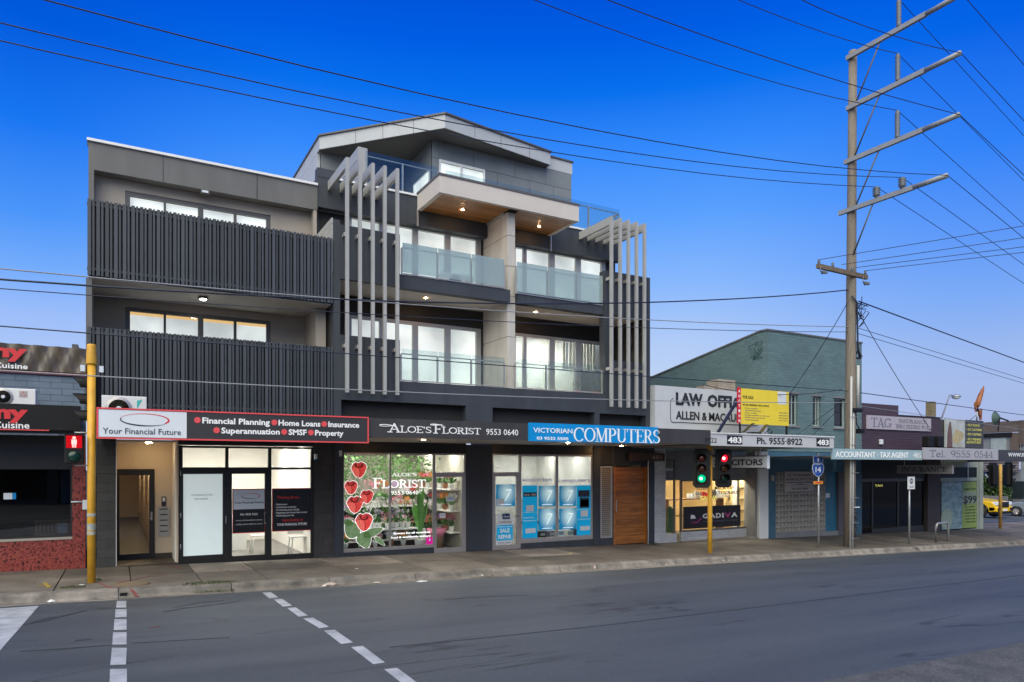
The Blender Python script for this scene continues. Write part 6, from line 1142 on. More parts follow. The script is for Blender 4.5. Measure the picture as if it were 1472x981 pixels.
for k in range(5200):
    y = random.uniform(YX(1448, 58.2), YX(1400, 58.2)); t = (y - YX(1448, 58.2)) / (YX(1400, 58.2) - YX(1448, 58.2)); top = .55 + .35 * math.sin(t * 9) + .2 * math.sin(t * 23)
    c = Vector((58.2 + random.uniform(-.8, .8), y, random.uniform(-1.6, 1.2 + top * .5))); a, b = random.uniform(0, 6.28), random.uniform(0, 6.28); u = Vector((math.cos(a), math.sin(a), math.sin(b))) * .11; v = Vector((-math.sin(a), math.cos(a) * .5, math.cos(b))) * .08
    mb.add([c - u, c + v, c + u, c - v], [(0, 1, 2, 3)])
mb.build('foliage', M('dark hedge leaf', (.02, .05, .012), .6, col2=(.06, .11, .03), scale=1.5, bump=0), hd_, kind='stuff'); MB().tube([(58.2, YX(1430, 58.2), -1.8), (58.2, YX(1430, 58.2), .4)], .08, 6).build('stem', brw, hd_)
# ================================================================== CARS
def car(name, lab, cat, loc, rz, prof, roof, L_, Wd, body, wheels, wr, group=None):
    """prof: body side outline (x along car, z); roof: greenhouse outline; built along local +x forward"""
    c = thing(name, lab, cat, loc, rz=rz, local=True)
    def loft(pts, w0, w1, zsplit, nm, mat, tum=0):
        mb = MB(); n = len(pts); secs = []
        for yy, k in ((-w0, 1.), (-w0 * .96, 1.), (w0 * .96, 1.), (w0, 1.)):
            secs.append([(x, (yy if abs(yy) > w0 * .97 else yy) * (1 - tum * max(0, (z - zsplit))), z) for x, z in pts])
        P = [v for s_ in (secs[0], secs[3]) for v in s_]
        mb.add(P, [tuple(range(n)), tuple(range(n, 2 * n))[::-1]] + [(i, (i + 1) % n, (i + 1) % n + n, i + n) for i in range(n)])
        return mb.build(nm, mat, c, bevel=.05 if nm == 'body' else .03)
    loft(prof, Wd / 2, 0, .5, 'body', body)
    g = loft(roof, Wd / 2 - .08, 0, .95, 'cabin', body, .28)
    cg = M('dark car glass', (.015, .02, .025), .08, bump=0, spec=.8)
    zs = [p[1] for p in roof]; zt_, zl_ = max(zs), min(zs); xs_ = [p[0] for p in roof]
    for s_ in (-1, 1):
        up = [(x * .93 + sum(xs_) / len(xs_) * .07, lerp(zl_, zt_, .12 + .76 * ((z - zl_) / (zt_ - zl_)))) for x, z in roof]
        MB().add([(x, s_ * ((Wd / 2 - .08) * (1 - .28 * max(0, z - .95)) + .006), z) for x, z in up], [tuple(range(len(up)))]).build('side_window', cg, g)
    for (wx_, ) in [(w_,) for w_ in wheels]:
        for s_ in (-1, 1):
            wobj = MB().lathe([(wr * .6, -.11), (wr * .95, -.10), (wr, -.06), (wr, .06), (wr * .95, .10), (wr * .6, .11)], (wx_, s_ * (Wd / 2 - .10), wr), 'y', 22).build('wheel', M('tyre rubber', (.012, .012, .012), .8), c)
            rim = MB()
            for k in range(6): a = k * math.pi / 3; rim.tube([(wx_, s_ * (Wd / 2 + .013), wr), (wx_ + math.cos(a) * wr * .6, s_ * (Wd / 2 + .013), wr + math.sin(a) * wr * .6)], wr * .09, 5)
            rim.lathe([(wr * .62, 0), (wr * .55, s_ * .015)], (wx_, s_ * (Wd / 2 + .0), wr), 'y', 20).build('rim', alum, wobj)
    return c
ylw = M('yellow car paint', (.80, .50, .0), .3, var=.03, bump=0, coat=.5); slv = M('silver blue car paint', (.36, .42, .46), .3, metal=.4, var=.03, bump=0, coat=.5)
xu = 46.5; yu = YX(1435.5, xu) + .1
ute = car('utility_truck', 'bright yellow utility truck with black grille nosing out past the corner shop', 'utility truck', (xu + .9, yu + 2.6, zf(xu, yu) - .06), R(-90),
    [(-2.6, .45), (-2.55, 1.05), (.6, 1.12), (1.2, 1.15), (2.3, 1.02), (2.52, .85), (2.55, .5), (2.3, .38), (2.15, .38), (2.1, .62), (1.9, .82), (1.5, .85), (1.2, .68), (1.12, .36), (-1.05, .36), (-1.12, .68), (-1.4, .84), (-1.8, .84), (-2.05, .62), (-2.1, .42)],
    [(-.9, 1.0), (1.25, 1.0), (.45, 1.68), (.1, 1.76), (-.75, 1.74)], 5, 1.86, ylw, (1.62, -1.58), .39)
MB().box(2.50, 2.66, -.42, .42, .66, 1.0).build('grille', black, ute, bevel=.02); MB().box(2.12, 2.63, -.93, .93, .40, .72).build('bumper', ylw, ute, bevel=.06); MB().box(2.15, 2.60, -.85, .85, .27, .399).build('skid_plate', black, ute)
for s_ in (-1, 1): MB().box(2.20, 2.60, s_ * .48, s_ * .90, .80, 1.0).build('headlight', offw, ute, bevel=.03); MB().box(2.45, 2.655, s_ * .58, s_ * .86, .46, .64).build('fog_lamp', black, ute)
MB().box(2.636, 2.645, -.25, .25, .45, .57).build('number_plate', offw, ute)
xk = 51.5; yk = YX(1438, xk)
sed = car('sedan_car', 'silver blue sedan beside the corner at the right edge', 'car', (xk + .9, yk - 2.3, zf(xk, yk) - .08), R(90),
    [(-2.3, .35), (-2.35, .75), (-2.2, .98), (-1.3, 1.02), (1.1, .98), (1.9, .86), (2.25, .68), (2.3, .35), (1.85, .28), (1.78, .5), (1.5, .66), (1.2, .64), (.98, .46), (.93, .22), (-.95, .22), (-1.0, .46), (-1.2, .64), (-1.5, .66), (-1.78, .5), (-1.85, .28)],
    [(-1.95, .92), (1.25, .92), (.35, 1.38), (-.2, 1.46), (-.95, 1.40)], 4.6, 1.8, slv, (1.38, -1.4), .32)
for s_ in (-1, 1): MB().box(2.1, 2.28, s_ * .5, s_ * .84, .6, .74).build('headlight', offw, sed, bevel=.03)
# ================================================================== TRAFFIC SIGNALS
lensr = M('dark red lens', (.08, .006, .006), .2, bump=0); lensg = M('dark green lens', (.004, .03, .02), .2, bump=0); lensy = M('dark amber lens', (.06, .02, .004), .2, bump=0)
litr = emi('lit red signal', (1, .012, .04), .8); litg = emi('lit green signal', (.0, .82, .36), .52); litw = emi('signal glow core', (1, .75, .75), 2.5); litgw = emi('green signal core', (.7, 1, .9), 2.)
def head(parent, base, ang, lit, s=1., n=3):
    """signal head facing -Y before being turned by ang about z"""
    rot = Matrix.Rotation(ang, 4, 'Z'); B = Vector(base)
    def T(mb): mb.v = [tuple(B + rot @ Vector(v)) for v in mb.v]; return mb
    h = .305 * n * s; hb = T(MB().box(-.16 * s, .16 * s, 0, .2 * s, 0, h)).build('signal_head', black, parent, bevel=.02)
    T(MB().prism([(-.26 * s, .03, .06 - .1), (-.18 * s, .03, -.12), (.18 * s, .03, -.12), (.26 * s, .03, -.04), (.26 * s, .03, h + .04), (.18 * s, .03, h + .12), (-.18 * s, .03, h + .12), (-.26 * s, .03, h + .04)], (0, .02, 0))).build('backboard', black, hb)
    for k in range(n):
        cz = (.1525 + .305 * (n - 1 - k)) * s; on = lit == k
        T(MB().lathe([(.115 * s, -.012), (.09 * s, -.03), (.02, -.038)], (0, 0, cz), 'y', 18)).build('lens', ((litr if k == 0 else litg) if on else (lensr, lensy, lensg)[k]), hb)
        if on: T(MB().lathe([(.045 * s, -.039), (.02 * s, -.043)], (-.02 * s, 0, cz), 'y', 12)).build('lamp_core', litw if k == 0 else litgw, hb)
        mb = MB(); m = 14; vs = []
        for L2 in (0, 1):
            for j in range(m + 1):
                a = math.pi * (-.12 + 1.24 * j / m); dep = -.26 * s * (L2 * (.55 + .45 * math.sin(max(0, min(math.pi, a))))); vs.append((.135 * s * math.cos(a), dep, cz + .135 * s * math.sin(a)))
        mb.add(vs, [(j, j + 1, j + m + 2, j + m + 1) for j in range(m)]); mb.add([(v[0] * .95, v[1], cz + (v[2] - cz) * .95) for v in vs], [(j + m + 1, j + m + 2, j + 1, j) for j in range(m)])
        T(mb).build('visor', black, hb)
    return hb
# left pole
pg = GR(131.5, 838); tp = thing('traffic_signal', 'yellow traffic signal pole with a red pedestrian light at the left by the restaurant', 'traffic light', pg); yb0 = pg.y
pole_r = .068; ztp = ZP(131, 524, yb0)
MB().tube([pg - Vector((0, 0, .1)), (pg.x, pg.y, ztp)], pole_r, 14).build('pole', yel, tp); MB().lathe([(.088, 0), (.09, .02), (.074, .33), (.068, .36), (.02, .37)], (pg.x, pg.y, ztp), n=16).build('pole_cap', yel, tp)
head(tp, (pg.x - .05, pg.y + .30, ZP(120, 611, yb0)), R(-90) , -1)
Yh = pg.y - .02
for zz in (ZP(120, 552, yb0), ZP(120, 605, yb0)): MB().tube([(pg.x, pg.y, zz), (pg.x + .02, pg.y + .35, zz)], .02, 6).build('mounting_arm', galv, tp)
pxx = XP(107, Yh); pz = ZP(107, 667, Yh)
ph = MB().box(pxx - .15, pxx + .15, Yh - .1, Yh + .08, pz, pz + .52).build('pedestrian_head', black, tp, bevel=.02)
MB().box(pxx - .12, pxx + .12, Yh - .105, Yh - .101, pz + .28, pz + .5).build('red_lens', emi('dim red glow', (.85, .01, .02), .45), ph)
zq = pz + .285
MB().lathe([(.028, -.002), (.028, 0)], (pxx, Yh - .107, zq + .175), 'y', 12).box(pxx - .04, pxx + .04, Yh - .1095, Yh - .107, zq + .06, zq + .145).box(pxx - .03, pxx - .005, Yh - .1095, Yh - .107, zq + .005, zq + .059).box(pxx + .005, pxx + .03, Yh - .1095, Yh - .107, zq + .005, zq + .059).build('red_man', emi('lit red man', (1, .30, .28), 1.6), ph)
MB().lathe([(.1, -.004), (.09, -.02), (.02, -.03)], (pxx, Yh - .1, pz + .13), 'y', 16).build('green_lens', lensg, ph)
for cz in (pz + .26 + .26,): MB().box(pxx - .14, pxx + .14, Yh - .25, Yh - .101, cz, cz + .01).build('visor', black, ph)
for zz in (pz + .56, pz - .03): MB().tube([(pg.x, pg.y, zz), (pxx, Yh, zz)], .015, 6).build('mounting_arm', galv, tp)
for dx in (-.17, .12): bx('sensor_box', offw, tp, pg.x + dx - .0, pg.x + dx + .07, pg.y - .05, pg.y + .05, ZP(131, 535, yb0), ZP(131, 526, yb0))
for zz in (.62, .7, .95): MB().lathe([(pole_r + .002, 0), (pole_r + .002, .06 if zz != .7 else .12)], (pg.x, pg.y, zz + .3), n=14).build('sticker', (M('scuffed pale sticker', (.36, .36, .30), .7, var=.35, scale=14), M('scuffed blue sticker', (.14, .24, .38), .7, col2=(.45, .40, .2), scale=16), greyt)[int(zz * 10) % 3], tp)
# right pole (green and red facing the camera)
pg = GR(1020.5, 795); tr_ = thing('traffic_signal', 'yellow traffic signal pole showing one green and one red light outside the law office', 'traffic light', pg); yb0 = pg.y
MB().tube([pg - Vector((0, 0, .1)), (pg.x, pg.y, ZP(1020, 655, yb0))], pole_r, 14).build('pole', yel, tr_); zt = ZP(1020, 649, yb0); MB().lathe([(.088, 0), (.09, .02), (.076, .28), (.07, .3)], (pg.x, pg.y, zt), n=16).build('pole_cap', yel, tr_)
zh = ZP(1010, 695, yb0)
facing = math.atan2(-pg.x, pg.y) 
hl = head(tr_, (XP(1009.5, yb0 - .3), yb0 - .28, zh), -R(46) - 0.0, 2, .93); hr = head(tr_, (XP(1041.5, yb0 - .3), yb0 - .28, zh), -R(26), 0, .93)
for zz in (zh + .1, zh + .8): MB().tube([(pg.x, pg.y, zz), (XP(1012, yb0), yb0 - .1, zz)], .02, 6).tube([(pg.x, pg.y, zz), (XP(1039, yb0), yb0 - .1, zz)], .02, 6).build('mounting_arm', black, tr_)
# far pole at corner
pg = GR(1438, 760); tf = thing('traffic_signal', 'rusty yellow traffic signal pole at the far corner seen in front of the silver car', 'traffic light', pg); yb0 = pg.y
MB().tube([pg, (pg.x, pg.y, ZP(1438, 668, yb0))], .07, 12).build('pole', M('rusty yellow paint', (.25, .12, .04), .7, col2=(.55, .33, .05), scale=3), tf); head(tf, (XP(1451, yb0), yb0, ZP(1451, 697, yb0)), R(60), -1, 1.05); head(tf, (XP(1433, yb0), yb0 + .2, ZP(1433, 697, yb0)), R(165), -1, 1.0)
# ================================================================== SIGN POLES, RAIL
pg = GR(1176.5, 788); rm = thing('route_marker_sign', 'blue route 14 shield with arrow plate on a slim steel pole', 'road sign', pg); y0_ = pg.y
MB().tube([pg - Vector((0, 0, .1)), (pg.x, y0_, ZP(1176, 652, y0_))], .035, 10).build('pole', galv, rm); Ys_ = y0_ - .05
shx = lambda p_: XP(1090 + p_ / 7.36, Ys_); shz = lambda b: ZP(1176, 590 + b / 7.36, Ys_)
rbl = M('route sign blue', (.01, .08, .38), .35, bump=0)
MB().box(shx(582), shx(684), Ys_ - .002, Ys_ + .01, shz(563), shz(487)).build('arrow_plate', whitet, rm); MB().box(shx(586), shx(680), Ys_ - .006, Ys_ - .0025, shz(559), shz(491)).build('arrow_face', rbl, rm)
cx = (shx(582) + shx(684)) / 2; MB().prism([(cx - .07, Ys_ - .009, shz(525)), (cx - .022, Ys_ - .009, shz(525)), (cx - .022, Ys_ - .009, shz(547)), (cx + .022, Ys_ - .009, shz(547)), (cx + .022, Ys_ - .009, shz(525)), (cx + .07, Ys_ - .009, shz(525)), (cx, Ys_ - .009, shz(503))], (0, .002, 0)).build('arrow', whitet, rm)
def shield(k, Y):
    P = [(-.5, .42), (-.36, .5), (0, .46), (.36, .5), (.5, .42), (.52, .05), (.38, -.25), (.2, -.4), (0, -.5), (-.2, -.4), (-.38, -.25), (-.52, .05)]; w_ = (shx(690) - shx(572)); h_ = shz(567) - shz(707); cz = (shz(567) + shz(707)) / 2
    return [(cx + x_ * w_ * k, Y, cz + z_ * h_ * k) for x_, z_ in P]
MB().prism(shield(1, Ys_ - .002), (0, .012, 0)).build('shield_plate', whitet, rm); MB().prism(shield(.93, Ys_ - .006), (0, .003, 0)).build('shield_face', rbl, rm)
text('14', rm, whitet, shx(603), shx(660), shz(655), shz(597) - shz(655), Ys_ - .007, bold=.02)
MB().box(shx(585), shx(684), Ys_ - .004, Ys_ + .01, shz(782), shz(750)).build('orange_plate', M('orange plate', (.75, .28, .01), .5, bump=0), rm); MB().box(shx(600), shx(668), Ys_ - .007, Ys_ - .0045, shz(770), shz(760)).build('plate_text', red, rm)
pg = GR(1307, 782); nsn = thing('parking_sign', 'small white parking sign with a faded symbol on a grey pole before the dark shopfront', 'road sign', pg); y0_ = pg.y; MB().tube([pg, (pg.x, y0_, ZP(1307, 686, y0_))], .035, 10).build('pole', galv, nsn)
a0, a1, b0, b1 = XP(1302.5, y0_), XP(1312.8, y0_), ZP(1307, 703.5, y0_), ZP(1307, 685.5, y0_); MB().box(a0, a1, y0_ - .06, y0_ - .045, b0, b1).build('plate', white, nsn, bevel=.004)
MB().lathe([(.10, -.003), (.10, 0)], ((a0 + a1) / 2, y0_ - .0605, lerp(b0, b1, .65)), 'y', 16).build('symbol', greyt, nsn); text('BUS', nsn, whitet, lerp(a0, a1, .36), lerp(a0, a1, .64), lerp(b0, b1, .6), .06, y0_ - .0645); text('ZONE', nsn, greyt, lerp(a0, a1, .2), lerp(a0, a1, .8), lerp(b0, b1, .12), .06, y0_ - .0605)
g0 = GR(1345.5, 780); g1 = GR(1363, 778.5); rl = thing('bike_rail', 'galvanised hoop rail on the footpath before the corner shop window', 'bike rail', g0); zt = ZP(1345, 753, g0.y); r_ = .12
MB().tube([g0, (g0.x, g0.y, zt - r_), (g0.x + r_ * .3, g0.y, zt - r_ * .3), (g0.x + r_, g0.y, zt), (g1.x - r_, g1.y, zt), (g1.x - r_ * .3, g1.y, zt - r_ * .3), (g1.x, g1.y, zt - r_), g1], .04, 8).build('rail', galv, rl)
# ================================================================== POWER POLE
pg = GR(1221, 786.5); PX, PYY = pg.x, pg.y; pp = thing('power_pole', 'tall weathered timber power pole with four long steel crossarms on the footpath', 'power pole', pg); ztop_ = ZP(1226, 74, PYY)
lean = XP(1226, PYY) - PX
def pol(z): return Vector((PX + lean * (z - pg.z) / (ztop_ - pg.z), PYY, z))
MB().tube([pol(lerp(pg.z - .1, ztop_, t)) for t in (0, .25, .5, .75, 1)], [.185, .17, .155, .14, .125], 16).build('pole_shaft', poleg, pp)
ARMS = []
for (la, lb, tipx, ins) in ((1217, 88, 1383, (1292,)), (1217, 161, 1381, (1290.5,)), (1214, 236, 1379, (1290,)), (1206, 309, 1362, (1260, 1297))):
    zz = ZP(1226 if lb < 200 else 1222, {88: 84, 161: 157, 236: 232, 309: 303}[lb], PYY); xc = pol(zz).x - .16 + 0
    yend = YX(tipx, xc); y0_ = YX(la, xc); 
    arm = MB().box(xc - .05, xc + .05, lerp(y0_, yend, .72), y0_, zz - .07, zz + .07).build('crossarm', steelarm, pp)
    MB().tube([(xc, lerp(y0_, yend, .72), zz), (xc, yend, zz)], .075, 10).build('line_insulator', steelarm, arm)
    yb2 = lerp(PYY, yend, .30 if lb < 300 else .27); MB().tube([(xc, yb2, zz - .06), (xc + .06, PYY - .12, zz - 1.9 * (.72 if lb < 300 else .62) - .3)], .024, 6).build('brace', M('dark steel brace', (.10, .10, .105), .6), arm)
    for ix_ in ins:
        yi = YX(ix_, xc)
        if lb < 300: MB().lathe([(.06, 0), (.075, .05)] + [((.078 if k % 2 else .062), .08 + .05 * k) for k in range(15)] + [(.05, .84)], (xc, yi, zz + .07), n=12).build('post_insulator', M('grey polymer insulator', (.12, .14, .17), .5), arm); ztp = zz + .92
        else: MB().lathe([(.06, 0), (.06, .05)] + [((.12 if k % 2 else .07), .06 + .035 * k) for k in range(8)] + [(.03, .36)], (xc, yi, zz + .07), n=12).build('post_insulator', MATS.get('grey polymer insulator'), arm); ztp = zz + .42
        ARMS.append((lb, ix_, Vector((xc, yi, ztp))))
    ARMS.append((lb, tipx, Vector((xc, yend, zz))))
c0, c1 = PY(1177, 382, PYY - .2), PY(1248, 398.5, PYY - .2)
la_ = MB().prism([c0 - Vector((0, 0, .07)), c1 - Vector((0, 0, .07)), c1 + Vector((0, 0, .07)), c0 + Vector((0, 0, .07))], (0, .1, 0)).build('timber_crossarm', M('brown timber crossarm', (.16, .12, .08), .8, var=.2), pp)
for t in (.03, .3, .7, .97): c = c0.lerp(c1, t) + Vector((0, .05, .07)); MB().lathe([(.02, 0), (.05, .06), (.03, .09), (.05, .12), (.02, .16)], c, n=8).build('pin_insulator', MATS['grey polymer insulator'], la_)
for t, dz in ((.04, -.16), (.9, -.2)): c = c0.lerp(c1, t); MB().tube([c, c + Vector((-.1, -.05, dz)), c + Vector((.06, 0, dz * 1.5)), c + Vector((.2, 0, dz))], .015, 5).box(c.x, c.x + .22, c.y - .08, c.y, c.z + dz * 1.4, c.z + dz).build('fuse_holder', M('grey fuse', (.15, .16, .16), .5), pp)
zz = ZP(1216, 440, PYY); random.seed(5)
for k in range(5): c = pol(zz + random.uniform(-.35, .3)) + Vector((.25, -.15, 0)); MB().tube([c + Vector((random.uniform(-.3, .35), random.uniform(-.1, .1), random.uniform(-.35, .35))) for _ in range(5)], .016, 5).build('service_cable', cable, pp)
MB().tube([pol(zz + .3) + Vector((-.2, -.16, 0)), pol(zz + .1) + Vector((-.02, -.22, 0)), pol(zz - 1) + Vector((.03, -.22, 0)), pol(ZP(1216, 500, PYY)) + Vector((.04, -.22, 0)), pol(ZP(1216, 514, PYY)) + Vector((.25, -.15, 0))], .03, 6).build('down_cable', cable, pp)
c = pol(ZP(1226, 509, PYY)) + Vector((.32, -.05, 0)); MB().tube([c + Vector((.13 * math.cos(a), .05 * math.sin(a * 2), .14 * math.sin(a))) for a in [k * .6 for k in range(22)]], .03, 5).build('cable_coil', cable, pp)
for xo, t0, t1, r_ in ((-.25, 786, 543, .035), (-.13, 786, 590, .03), (.10, 588, 526, .045)):
    za, zb_ = (pg.z if t0 > 700 else ZP(1220, t0, PYY)), ZP(1220, t1, PYY); MB().tube([pol(za) + Vector((xo, -.2, 0)), pol(zb_) + Vector((xo, -.2, 0))], r_, 8).build('conduit', M('dull pale conduit', (.42, .42, .41), .5), pp)
for t0 in (600, 640, 680, 716, 752, 774): MB().tube([pol(ZP(1214, t0, PYY)) + Vector((-.29, -.235, 0)), pol(ZP(1214, t0, PYY)) + Vector((.18, -.2, 0))], .012, 4).build('conduit_strap', galv, pp)
c = pol(ZP(1225, 591, PYY)); MB().box(c.x - .22, c.x + .25, c.y - .28, c.y - .18, c.z - .06, c.z + .07).build('junction_box', black, pp, bevel=.02)
c = pol(ZP(1235, 621, PYY)) + Vector((.42, -.1, 0)); MB().box(c.x - .14, c.x + .2, c.y, c.y + .12, c.z - .06, c.z + .09).tube([c, c + Vector((-.25, 0, .25)), c + Vector((-.27, 0, .7))], .02, 5).build('cable_joint', black, pp)
c = pol(ZP(1222, 729, PYY)); MB().box(c.x - .05, c.x + .2, c.y - .23, c.y - .2, c.z - .015, c.z + .015).build('pole_tag', offw, pp)
random.seed(9); mb = MB()
for k in range(12):
    z = lerp(ZP(1222, 772, PYY), ZP(1222, 731, PYY), k / 12); mb.tube([pol(z + random.uniform(-.05, .09)) + Vector((random.uniform(-.08, .13), -.213, 0)) for _ in range(4)], .010, 3)
mb.build('graffiti', blackt, pp)
# ================================================================== WIRES
def fit_wire(name, lab, Y, pts, xa, xb, r, mat=cable, end=None, group='overhead wires along the street', n=28):
    P = [(XP(a, Y), ZP(a, b, Y)) for a, b in pts]
    if end: P.append((end.x, end.z))
    # least squares parabola
    S = [sum(x ** k for x, _ in P) for k in range(5)]; T_ = [sum(z * x ** k for x, z in P) for k in range(3)]
    Mx = Matrix(((S[0], S[1], S[2]), (S[1], S[2], S[3]), (S[2], S[3], S[4]))); co = Mx.inverted() @ Vector(T_)
    f = lambda x: co[0] + co[1] * x + co[2] * x * x
    X0, X1 = xa, xb; adj = 0
    pp_ = []
    for i in range(n + 1):
        x = lerp(X0, X1, i / n); z = f(x)
        if end: z += (end.z - f(end.x)) * max(0, 1 - abs(x - end.x) / 6)
        pp_.append((x, Y, z))
    o = MB().tube(pp_, r, 5).build(name, mat); props(o, lab, 'wire', group); return o
def arm(lb, ix_): return [p for a, b, p in ARMS if a == lb and b == ix_][0]
LB = {88: 'top', 161: 'second', 236: 'third', 309: 'lowest'}
def hv(lb, ix_, pts, wl):
    e = arm(lb, ix_); fit_wire('power_line', 'thin wire running left from the %s of the %s long crossarm' % ('tip' if ix_ > 1340 else ('outer insulator' if ix_ in (1297,) else ('insulator' if lb < 300 else 'inner insulator')), LB[lb]), e.y, pts, wl, e.x, .0105, end=e)
hv(309, 1362, [(50, 0), (573, 123), (760, 167.5), (940, 203.5), (1160, 240)], -30); hv(309, 1297, [(0, 35), (573.6, 160), (760, 194.6), (940, 225), (1160, 253)], -30); hv(309, 1260, [(0, 60), (568, 178.3), (760, 212.3), (940, 241.4), (1160, 267)], -30)
hv(236, 1290, [(768, 0), (1160, 131)], -8); hv(236, 1379, [(873, 0), (1160, 102)], -8); hv(161, 1290.5, [(1053, 0), (1160, 41)], -4); hv(161, 1381, [(1168, 0), (1290, 50)], -4); hv(88, 1292, [(1264, 0), (1278, 5.5)], 2)
def ray_wire(name, lab, P0, px, py, d, r=.0105, ext=1.6, mat=cable, sag=.0, group='overhead wires along the street'):
    d = Vector((d[0], d[1], 0)).normalized(); a = (px - CX) / F; rx, ry = SN + CS * a, CS - SN * a
    # P0 + s d on ray (rx,ry)*t
    s = (P0.y * rx - P0.x * ry) / (d.x * ry - d.y * rx); t = (P0.x + s * d.x) / rx; P1 = Vector((rx * t, ry * t, EYE + (HOR - py) / F * t))
    D = P1 - P0; q = [P0 + D * (ext * k / 16) - Vector((0, 0, sag * math.sin(math.pi * min(1, ext * k / 16)))) for k in range(17)]
    o = MB().tube(q, r, 5).build(name, mat); props(o, lab, 'wire', group)
for lb, ix_, px, py in ((88, 1383, 1472, 93.5), (88, 1292, 1472, 195.7), (161, 1381, 1472, 174), (161, 1290.5, 1472, 260), (236, 1379, 1472, 252), (236, 1290, 1472, 323), (309, 1362, 1472, 342.8), (309, 1297, 1472, 381), (309, 1260, 1472, 408)):
    ray_wire('power_line', 'thin wire running right from the %s of the %s long crossarm' % ('tip' if ix_ > 1340 else ('outer insulator' if ix_ == 1297 else ('insulator' if lb < 300 else 'inner insulator')), LB[lb]), arm(lb, ix_), px, py, (.9925, .122), ext=2.4)
for k, (a, py, nm) in enumerate(((.03, 325, 'topmost'), (.45, 342, 'second'), (.72, 355, 'third'), (.97, 363, 'lowest'))):
    ray_wire('service_line', nm + ' of the four wires rising right from the timber crossarm', c0.lerp(c1, a) + Vector((0, 0, .2)), 1472, py, (.6, -.8), ext=3.0, group='service wires from the timber crossarm')
fit_wire('telephone_cable', 'thick black cable sagging across the middle of the apartment block', PYY, [(0, 402), (128, 411), (400, 426), (574, 434.5), (740, 437.5), (934, 434.5), (1160, 421)], -16, PX, .018, end=PY(1212, 418, PYY))
fit_wire('telephone_cable', 'pale thin wire crossing just above the thick black cable at the left', PYY, [(0, 385.5), (127, 397.7), (300, 417), (574, 436), (700, 445.5), (960, 461.8), (1120, 467.5)], -16, PX, .012, cablel, end=PY(1212, 470, PYY))
fit_wire('telephone_cable', 'thin wire crossing just below the thick black cable', PYY, [(0, 415), (127, 424.8), (440, 446.5), (720, 462.5), (960, 472.6), (1060, 475.6)], -16, PX, .009, end=PY(1212, 477.5, PYY))
fit_wire('telephone_cable', 'thin wire crossing the first floor balconies', PYY, [(0, 469), (120, 479), (389, 499), (700, 525.5), (960, 543.5), (1120, 553.5)], -16, PX, .012, end=PY(1212, 562, PYY))
fit_wire('telephone_cable', 'pale wire crossing low over the lower slatted screen', PYY, [(0, 533), (134.7, 540), (480, 560), (720, 570), (960, 576.5), (1120, 578)], -16, PX, .012, cablel, end=PY(1212, 579, PYY))
def seg_wire(lab, a, b, r=.012, sag=.1, mat=cable, grp='service cables at the timber pole'):
    a, b = Vector(a), Vector(b); q = [a.lerp(b, k / 14) - Vector((0, 0, sag * 4 * (k / 14) * (1 - k / 14))) for k in range(15)]; o = MB().tube(q, r, 5).build('service_cable', mat); props(o, lab, 'wire', grp)
cb_ = pol(ZP(1216, 436, PYY))
seg_wire('diagonal cable from the timber pole down to the teal wall', cb_ + Vector((-.2, 0, 0)), PY(1135, 567, YS - .02)); seg_wire('diagonal cable from the timber pole down to the maroon shop', cb_ + Vector((.25, 0, -.1)), PY(1340, 621, YS - .02))
ray_wire('telephone_cable', 'thick black cable running right from the timber pole', cb_ + Vector((.25, -.1, .1)), 1472, 521.3, (.9925, .122), .022, 2.2); ray_wire('telephone_cable', 'upper thin wire of the pair running right below the thick cable', pol(ZP(1220, 471, PYY)) + Vector((.2, -.1, 0)), 1472, 545.5, (.9925, .122), .010, 2.2); ray_wire('telephone_cable', 'lower thin wire of the pair running right below the thick cable', pol(ZP(1220, 479, PYY)) + Vector((.2, -.1, 0)), 1472, 551.5, (.9925, .122), .010, 2.2)
ray_wire('telephone_cable', 'wire running right in front of the trout sculpture', pol(ZP(1220, 564, PYY)) + Vector((.2, -.1, 0)), 1472, 597, (.9925, .122), .014, 2.2); ray_wire('telephone_cable', 'pale wire running right above the brown timber building', pol(ZP(1220, 583, PYY)) + Vector((.2, -.1, 0)), 1472, 618, (.9925, .122), .010, 2.2, cablel)
seg_wire('looped black cable across the teal wall above its windows', PY(1010, 553, YS - .03), PY(1211, 560, PYY), .014, .25); seg_wire('thin cable rising right from the awning to the timber pole', PY(1145, 626, 15.5), PY(1211, 577, PYY), .008, 0); seg_wire('second thin cable rising right from the awning to the timber pole', PY(1168, 626, 15.5), PY(1211, 583, PYY), .008, 0)
# ================================================================== OPPOSITE SIDE OF THE STREET (seen reflected in the glass)
random.seed(31)
for i, (bx_0, bx_1, hh_, m_, lab) in enumerate(((-14, -3, 5.2, 'cream brick', 'cream brick shop row across the road behind the viewer at the left'), (-2.9, 9, 4.6, 'white painted brick', 'low white brick shop across the road behind the viewer'), (9.1, 22, 6.8, 'grey painted wall', 'taller grey shop across the road behind the viewer'), (22.1, 36, 5.0, 'cream brick', 'cream brick shop across the road behind the viewer at the right'))):
    ob = thing('opposite_shop', lab, 'building', ((bx_0 + bx_1) / 2, -13, -.2), 'shops on the opposite side of the road')
    bx('wall', MATS[m_], ob, bx_0, bx_1, -22, -13, -1.5, hh_); bx('awning', awn, ob, bx_0 + .2, bx_1 - .2, -12.9, -10.2, 2.6, 3.0); bx('sign_panel', (coral, cyan, white, yelm)[i], ob, bx_0 + 1, bx_0 + 5, -10.19, -10.15, 2.62, 2.98)
    for q_ in range(3): xx = lerp(bx_0, bx_1, (q_ + .2) / 3); w_ = bx('window', blackf, ob, xx, xx + 2.4, -12.99, -12.95, .3, 2.3); bx('pane', cg_ if 0 else dwl, w_, xx + .08, xx + 2.32, -12.945, -12.94, .38, 2.22)
